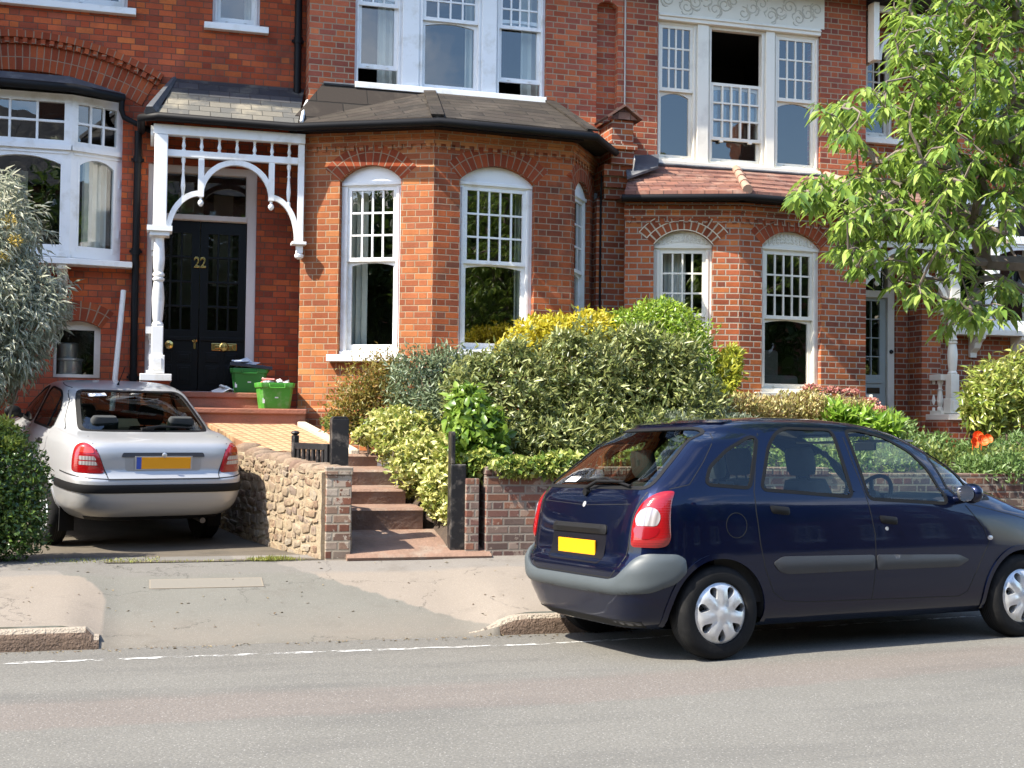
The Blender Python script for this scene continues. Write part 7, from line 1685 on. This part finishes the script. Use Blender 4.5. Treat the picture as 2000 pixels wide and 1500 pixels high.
CS.patch(rS, [(.26, 1.362), (.44, 1.352), (.44, 1.375), (.27, 1.385)], .002, .05, 0).build('window_sticker', WHITE, bS[4])
an = MB(); pa = CS.rear(.05, 1.405); pa = Vector((.46, .05, 1.452)); an.tube([pa, pa+Vector((-.03, 0, .03)), pa+Vector((-.16, -.02, .20))], [.014, .006, .0035], 6); an.build('roof_aerial', TRIMB, carS)
for si, fn in enumerate((sR, sL)):
    for hi_, (x0, z0) in enumerate(((.17, .90), (1.05, .90))):
        CS.patch(fn, rounded([(x0, z0+.02), (x0+.17, z0+.02), (x0+.17, z0-.035), (x0, z0-.03)], .02), .004, .03, .02, dome=.02).build('door_handle', TRIMB, bS[2*si+hi_], smooth=True, angle=50)
    CS.patch(fn, rounded([(.36, .545), (.87, .545), (.87, .485), (.40, .485)], .02), .005, .04, .012, dome=.01).build('door_moulding', TRIMB, bS[2*si], smooth=True)
for sg in (-1, 1):
    mr = MB(); base = CS.side(1.62, 1.02, sg); c = base+Vector((.02, sg*.11, .05)); rows = []
    for j in range(9):
        t = -1+2*j/8; k = max(.05, (1-abs(t)**2.6)**.5 if abs(t) < 1 else 0); rows.append([c+Vector((.05*t, sg*.09*k*math.cos(2*PI*i/14), .065*k*math.sin(2*PI*i/14))) for i in range(14)])
    mr.grid(rows, True); mr.face(rows[0]); mr.face(rows[-1]); mr.tube([base-Vector((0, sg*.03, .02)), c], .03, 8); mr.build('door_mirror', TRIMB, carS, smooth=True, angle=60)
it = MB(); it.box((-.85, -.62, .30), (2.2, .62, .36)); it.box((-.72, -.60, 1.0), (.05, .60, 1.015))
for sg in (-1, 1): it.box((.0, sg*.73-.03, .36), (1.7, sg*.73+.03, .97))
it.build('cabin_floor', INT, carS)
d = MB(); d.prism([(1.45, -.68, .60), (1.52, -.68, .92), (1.66, -.68, 1.0), (2.0, -.68, .98), (2.0, -.68, .6)], (0, 1.36, 0)); d.build('dashboard', INT, carS, bevel=.03)
for y in (-.36, .36):
    s_ = MB(); seat(s_, .78, y, .34, .5); s_.build('front_seat', SEATM, carS, smooth=True, angle=60)
for y in (-.38, .38):
    s_ = MB(); seat(s_, -.12, y, .30, .5); s_.build('rear_seat', SEATM, carS, smooth=True, angle=60)
for (ax, az), _ in archS:
    for sg in (-1, 1): wheel(carS, (ax, sg*.765, .212), .305, .185, .195, .20, sg)
ex_ = MB(); ex_.tube([(-.94, -.42, .245), (-.7, -.42, .25)], .028, 10); ex_.build('exhaust_pipe', simple('dull_exhaust', (.12, .11, .10), .5, .8), carS)
for y0_ in (-.80, .66):
    mf = MB(); mf.box((-.42, y0_, .10), (-.40, y0_+.14, .34)); mf.build('mud_flap', RUB, carS)
# ------------------------------------------------------------------ street tree (trunk just right of the picture)
BARK = simple('tree_bark', (.075, .055, .045), .95, var=.4, vscale=14, bump=1.0, bscale=30)
def street_tree():
    clumps = []   # (px, py, radius px x, radius px y, n clusters)
    spec = [(1640, 215, 50, 30, 6), (1660, 260, 40, 25, 3), (1720, 180, 35, 40, 3), (1610, 375, 60, 35, 9), (1670, 350, 45, 35, 6), (1600, 380, 30, 20, 3), (1650, 470, 55, 30, 8), (1700, 420, 45, 50, 8), (1690, 500, 40, 25, 5), (1650, 420, 30, 30, 4),
            (1780, 100, 45, 55, 8), (1790, 200, 45, 45, 8), (1760, 40, 30, 40, 4), (1850, 40, 60, 45, 10), (1950, 40, 60, 50, 10), (1870, 130, 60, 45, 10), (1960, 150, 55, 50, 10), (1820, 260, 55, 40, 9), (1900, 230, 60, 45, 10), (1970, 260, 45, 50, 9),
            (1760, 330, 50, 45, 9), (1840, 340, 60, 45, 9), (1920, 340, 60, 45, 9), (1985, 370, 30, 50, 6), (1770, 420, 50, 35, 7), (1850, 430, 60, 35, 7), (1930, 440, 50, 35, 6), (1780, 500, 45, 25, 5), (1850, 510, 40, 30, 5), (1930, 540, 40, 40, 4),
            (1778, 565, 40, 25, 5), (1870, 590, 35, 35, 6), (1910, 620, 35, 25, 5), (1860, 640, 25, 15, 2), (1975, 600, 25, 40, 3), (2060, 120, 60, 120, 16), (2080, 330, 70, 110, 14), (2150, 200, 70, 150, 14), (1900, -60, 160, 50, 22), (1770, -50, 40, 40, 4), (2000, -110, 150, 60, 18), (2100, 520, 60, 60, 6)]
    C = []
    for px, py, rx, ry, n in spec:
        for _ in range(int(n*(2.7 if py < 450 else 1.9))):
            t, r = RNG.random()*2*PI, RNG.random()**.5; C.append(atY(px+rx*r*math.cos(t), py+ry*r*math.sin(t), 9.3+RNG.normal()*.5))
    for _ in range(90):   # the far side of the crown, out of the picture
        d = unit(1)[0]; C.append(Vector((9.3, 10.2, 4.8))+Vector((d[0]*2.0, d[1]*1.8, d[2]*1.5)))
    base = Vector((9.35, 10.75, .25)); top = Vector((9.0, 10.5, 2.5))
    nodes = [top]; parent = [-1]; ends = []
    limbs = [(Vector((6.5, 9.6, 3.0)), 9), (Vector((6.9, 9.5, 4.2)), 9), (Vector((5.9, 9.4, 2.75)), 10), (Vector((7.9, 10.0, 5.0)), 7), (Vector((9.2, 10.4, 4.6)), 6), (Vector((7.3, 9.0, 3.5)), 7)]
    for e, n in limbs:
        pi_ = 0
        for k in range(1, n+1):
            t = k/n; q = top.lerp(e, t)+Vector((RNG.normal()*.05, RNG.normal()*.05, .25*math.sin(PI*t)+RNG.normal()*.04)); nodes.append(q); parent.append(pi_); pi_ = len(nodes)-1
    for c in sorted(C, key=lambda c: (c-top).length):
        b = min(range(len(nodes)), key=lambda i: (nodes[i]-c).length+.30*max(0, (nodes[i]-top).length-(c-top).length)+(.5 if nodes[i].x < c.x-.1 else 0))
        a = nodes[b]; L = (c-a).length; n = max(2, int(L/.14)); pi_ = b; sd = Vector((RNG.normal(), RNG.normal(), RNG.normal()*.6))*.06*L
        for k in range(1, n+1):
            t = k/n; nodes.append(a.lerp(c, t)+sd*math.sin(PI*t)+Vector((0, 0, .10*L*math.sin(PI*t)))); parent.append(pi_); pi_ = len(nodes)-1
        ends.append(pi_)
    wgt = [0]*len(nodes)
    for e in ends:
        i = e
        while i >= 0: wgt[i] += 1; i = parent[i]
    rad_ = lambda i: min(.075, .0045*(max(1, wgt[i])**.52))
    tr = MB(); tr.tube([base-Vector((0, 0, .3)), base+Vector((0, 0, .25)), base.lerp(top, .4)+Vector((.03, 0, 0)), base.lerp(top, .75), top+Vector((0, 0, .02))], [.20, .155, .135, .13, .12], 14)
    root = tr.build('street_tree', BARK, None, smooth=True, autouv=False); props(root, 'leafy green street tree overhanging the dark blue car', 'tree')
    kids = {}
    for i, p in enumerate(parent):
        if p >= 0: kids.setdefault(p, []).append(i)
    br = MB(); seen = set()
    def chain(i0, i):
        path = [nodes[i0], nodes[i]]; R = [rad_(i), rad_(i)]
        while kids.get(i):
            ks = sorted(kids[i], key=lambda k: -wgt[k])
            for k in ks[1:]: stack.append((i, k))
            i = ks[0]; path.append(nodes[i]); R.append(rad_(i))
        br.tube(path, R, 6, cap=False)
    stack = [(0, k) for k in kids.get(0, [])]
    while stack: chain(*stack.pop())
    br.build('branches', simple('branch_bark', (.17, .135, .11), .9, var=.4, vscale=14), root, smooth=True, autouv=False)
    # drooping fans of long pointed leaves at the ends and along the last twig
    P, A, N, Ln = [], [], [], []
    tw = MB()
    for e in ends:
        p0 = nodes[e]; q = nodes[parent[e]]; d = (p0-q).normalized(); k = int(RNG.integers(11, 17))
        for j in range(k):
            a = 2*PI*j/k+RNG.random()*.8; h = Vector((math.cos(a), math.sin(a), 0)); t = RNG.random()
            s = p0-d*.16*t*(j % 3)+Vector((RNG.normal(), RNG.normal(), RNG.normal()))*.012
            ax = (h*.95+d*.35+Vector((0, 0, -.42-.35*RNG.random()))).normalized(); st_ = s+ax*.018
            P.append(st_); A.append(ax); N.append((Vector((0, 0, 1))+h*.25+Vector((RNG.normal(), RNG.normal(), 0))*.28)); Ln.append(.075+.105*RNG.random())
    Ln = np.array(Ln)
    lf = leaf_mesh('crown', P, A, N, Ln, Ln*.29, lm('cherry_leaf', [(.045, .10, .014), (.13, .23, .035), (.22, .335, .055), (.30, .41, .075), (.40, .48, .12)], rough=.36, trans=.36, spec=.5, tcol=(.40, .56, .09)), root, .16, .10, True)
street_tree()

# ------------------------------------------------------------------ the other side of the road (seen only as reflections in glass and paint)
FARB = brick_mat('far_brick', [(.24, .08, .04), (.19, .06, .035), (.28, .10, .05)], (.34, .28, .22))
def far_house(x0, x1, label):
    r = empty('terraced_house', ((x0+x1)/2, -19, 0), label=label, cat='house')
    pl = Plane((x1, -16.5), (x0, -16.5)); L = x1-x0; holes = []
    for z0 in (1.2, 4.4, 7.6):
        for k in range(int(L/3.4)): u = L*(k+.5)/int(L/3.4); holes.append([(u-.7, z0), (u+.7, z0), (u+.7, z0+1.7), (u-.7, z0+1.7)])
    par(slab(pl, [(0, -.1), (L, -.1), (L, 9.8), (0, 9.8)], holes, 0, -.3).build('wall', FARB), r)
    m = MB(); [m.face([pl.P(u, z, -.16) for u, z in h]) for h in holes]; par(m.build('window', simple('far_glass', (.02, .025, .03), .05)), r)
    m = MB()
    for h in holes:
        u0, u1, z0, z1 = h[0][0], h[1][0], h[0][1], h[2][1]; pl.box(m, u0, u0+.1, z0, z1, -.14, -.02); pl.box(m, u1-.1, u1, z0, z1, -.14, -.02); pl.box(m, u0+.1, u1-.1, z1-.1, z1, -.14, -.02); pl.box(m, u0-.1, u1+.1, z0-.12, z0, -.1, .06); pl.box(m, (u0+u1)/2-.04, (u0+u1)/2+.04, z0, z1-.1, -.14, -.03)
    par(m.build('window_frame', WHITE), r)
    m = MB(); m.prism([(x0, -16.1, 9.8), (x0, -24, 9.8), (x0, -20, 13.2)], (L, 0, 0)); par(m.build('roof', SLATE), r)
    m = MB(); m.box((x0+.6, -20.6, 12.4), (x0+2.0, -19.6, 14.8)); par(m.build('chimney', FARB), r)
far_house(-44, -22.02, 'long brick house far to the left across the road, only in reflections')
far_house(-22, -5.02, 'slate roofed brick house across the road, seen as reflections')
far_house(-5, 8.0, 'brick house directly opposite, showing only in the glass reflections')
far_house(8.02, 24, 'brick house opposite the blue car, mirrored dimly in its paint')
far_house(24.02, 46, 'long brick house far to the right across the road, only in reflections')
def far_tree(x, y, h, r, label):
    blobs = [((x+RNG.normal()*.8, y+RNG.normal()*.6, h*.62+RNG.normal()*.8), (r*.7, r*.65, r*.75)) for _ in range(6)]
    P, N, nz = blob_points(blobs, 9000, .5, .4, 2.0); n = len(P)
    mb = MB(); mb.tube([(x, y, -.2), (x+.1, y, h*.3), (x, y+.1, h*.55)], [.26, .2, .12], 10); t = mb.build('street_tree', BARK, None, smooth=True, autouv=False); props(t, label, 'tree')
    leaf_mesh('crown', P, N*.4+unit(n)*.8, N+unit(n)*.6, .34, .2, lm('far_tree_leaf', [(.03, .06, .012), (.06, .11, .02), (.10, .16, .03)]), t, .15, .2)
far_tree(-1.5, -12.2, 10.5, 3.4, 'dark tree across the road, reflected in the lower bay windows')
far_tree(4.6, -12.6, 9.4, 3.0, 'rounded tree across the road reflected behind the blue car')
far_tree(-8.5, -12.0, 10.0, 3.3, 'broad tree across the road to the left, seen in reflections')
far_tree(-17, -9.5, 11.5, 3.8, 'tall tree far left across the road, mirrored in the lit bay window')
far_tree(-25, -11, 12.5, 4.2, 'tallest tree far left across the road, only in reflections')
far_tree(15, -11.5, 10.5, 3.6, 'full tree across the road to the right, only in reflections')
far_tree(25, -11.5, 11, 3.8, 'spreading tree far right across the road, only in reflections')
props(heightfield('ground', [-40, -10, 0, 10, 45], [-60, -24, -14.0], lambda x, y: -.02, SOIL), kind='structure')
props(heightfield('ground', [-60, -9, 0, 10, 60], [17.0, 30, 80], lambda x, y: .4, SOIL), kind='structure')

# ------------------------------------------------------------------ light
SAZ, SEL = rad(75), rad(50)      # sun: 75 deg left of the street-facing direction, 50 deg high
sdir = Vector((-math.sin(SAZ)*math.cos(SEL), -math.cos(SAZ)*math.cos(SEL), math.sin(SEL)))
ld = bpy.data.lights.new('sun', 'SUN'); ld.energy = 3.8; ld.angle = rad(.53); ld.color = (1.0, .93, .80)
lo = bpy.data.objects.new('sun', ld); COL.objects.link(lo); lo.rotation_euler = sdir.to_track_quat('Z', 'Y').to_euler(); lo.location = sdir*30
w = bpy.data.worlds.new('World'); sc.world = w; w.use_nodes = True; nt = w.node_tree; nt.nodes.clear()
sky = nt.nodes.new('ShaderNodeTexSky'); sky.sky_type = 'NISHITA'; sky.sun_disc = False; sky.sun_elevation = SEL; sky.sun_rotation = math.atan2(sdir.x, sdir.y)
sky.altitude = 50; sky.air_density = 1.0; sky.dust_density = 1.2; sky.ozone_density = 1.0
# a few soft clouds in the sky dome itself
tc = nd(nt, 'TexCoord').outputs['Generated']
cl = noise_n(nt, nd(nt, 'VectorMath', dict(operation='MULTIPLY'), i0=tc, i1=(1, 1, 2.2)).outputs[0], 2.4, 7, .6)
cm = nd(nt, 'MapRange', i0=cl, i1=.55, i2=.72, i3=0, i4=.7).outputs[0]
skyc = mixc(nt, cm, nd(nt, 'HueSaturation', Saturation=1.12, Color=sky.outputs[0]).outputs[0], (7.6, 7.5, 7.3))
bg = nd(nt, 'Background', Color=skyc, Strength=.145); ow = nt.nodes.new('ShaderNodeOutputWorld'); nt.links.new(bg.outputs[0], ow.inputs[0])
sc.view_settings.view_transform = 'Standard'; sc.view_settings.look = 'None'; sc.view_settings.exposure = 1.62; sc.view_settings.gamma = 1
sc.view_settings.use_curve_mapping = False
sc.render.engine = 'CYCLES'
cy = sc.cycles; cy.max_bounces = 10; cy.transparent_max_bounces = 16; cy.diffuse_bounces = 3; cy.glossy_bounces = 4; cy.caustics_reflective = False; cy.caustics_refractive = False; cy.sample_clamp_indirect = 6
cy.use_denoising = True; cy.denoiser = 'OPENIMAGEDENOISE'; cy.denoising_input_passes = 'RGB_ALBEDO_NORMAL'; cy.denoising_prefilter = 'ACCURATE'
sc.render.film_transparent = False
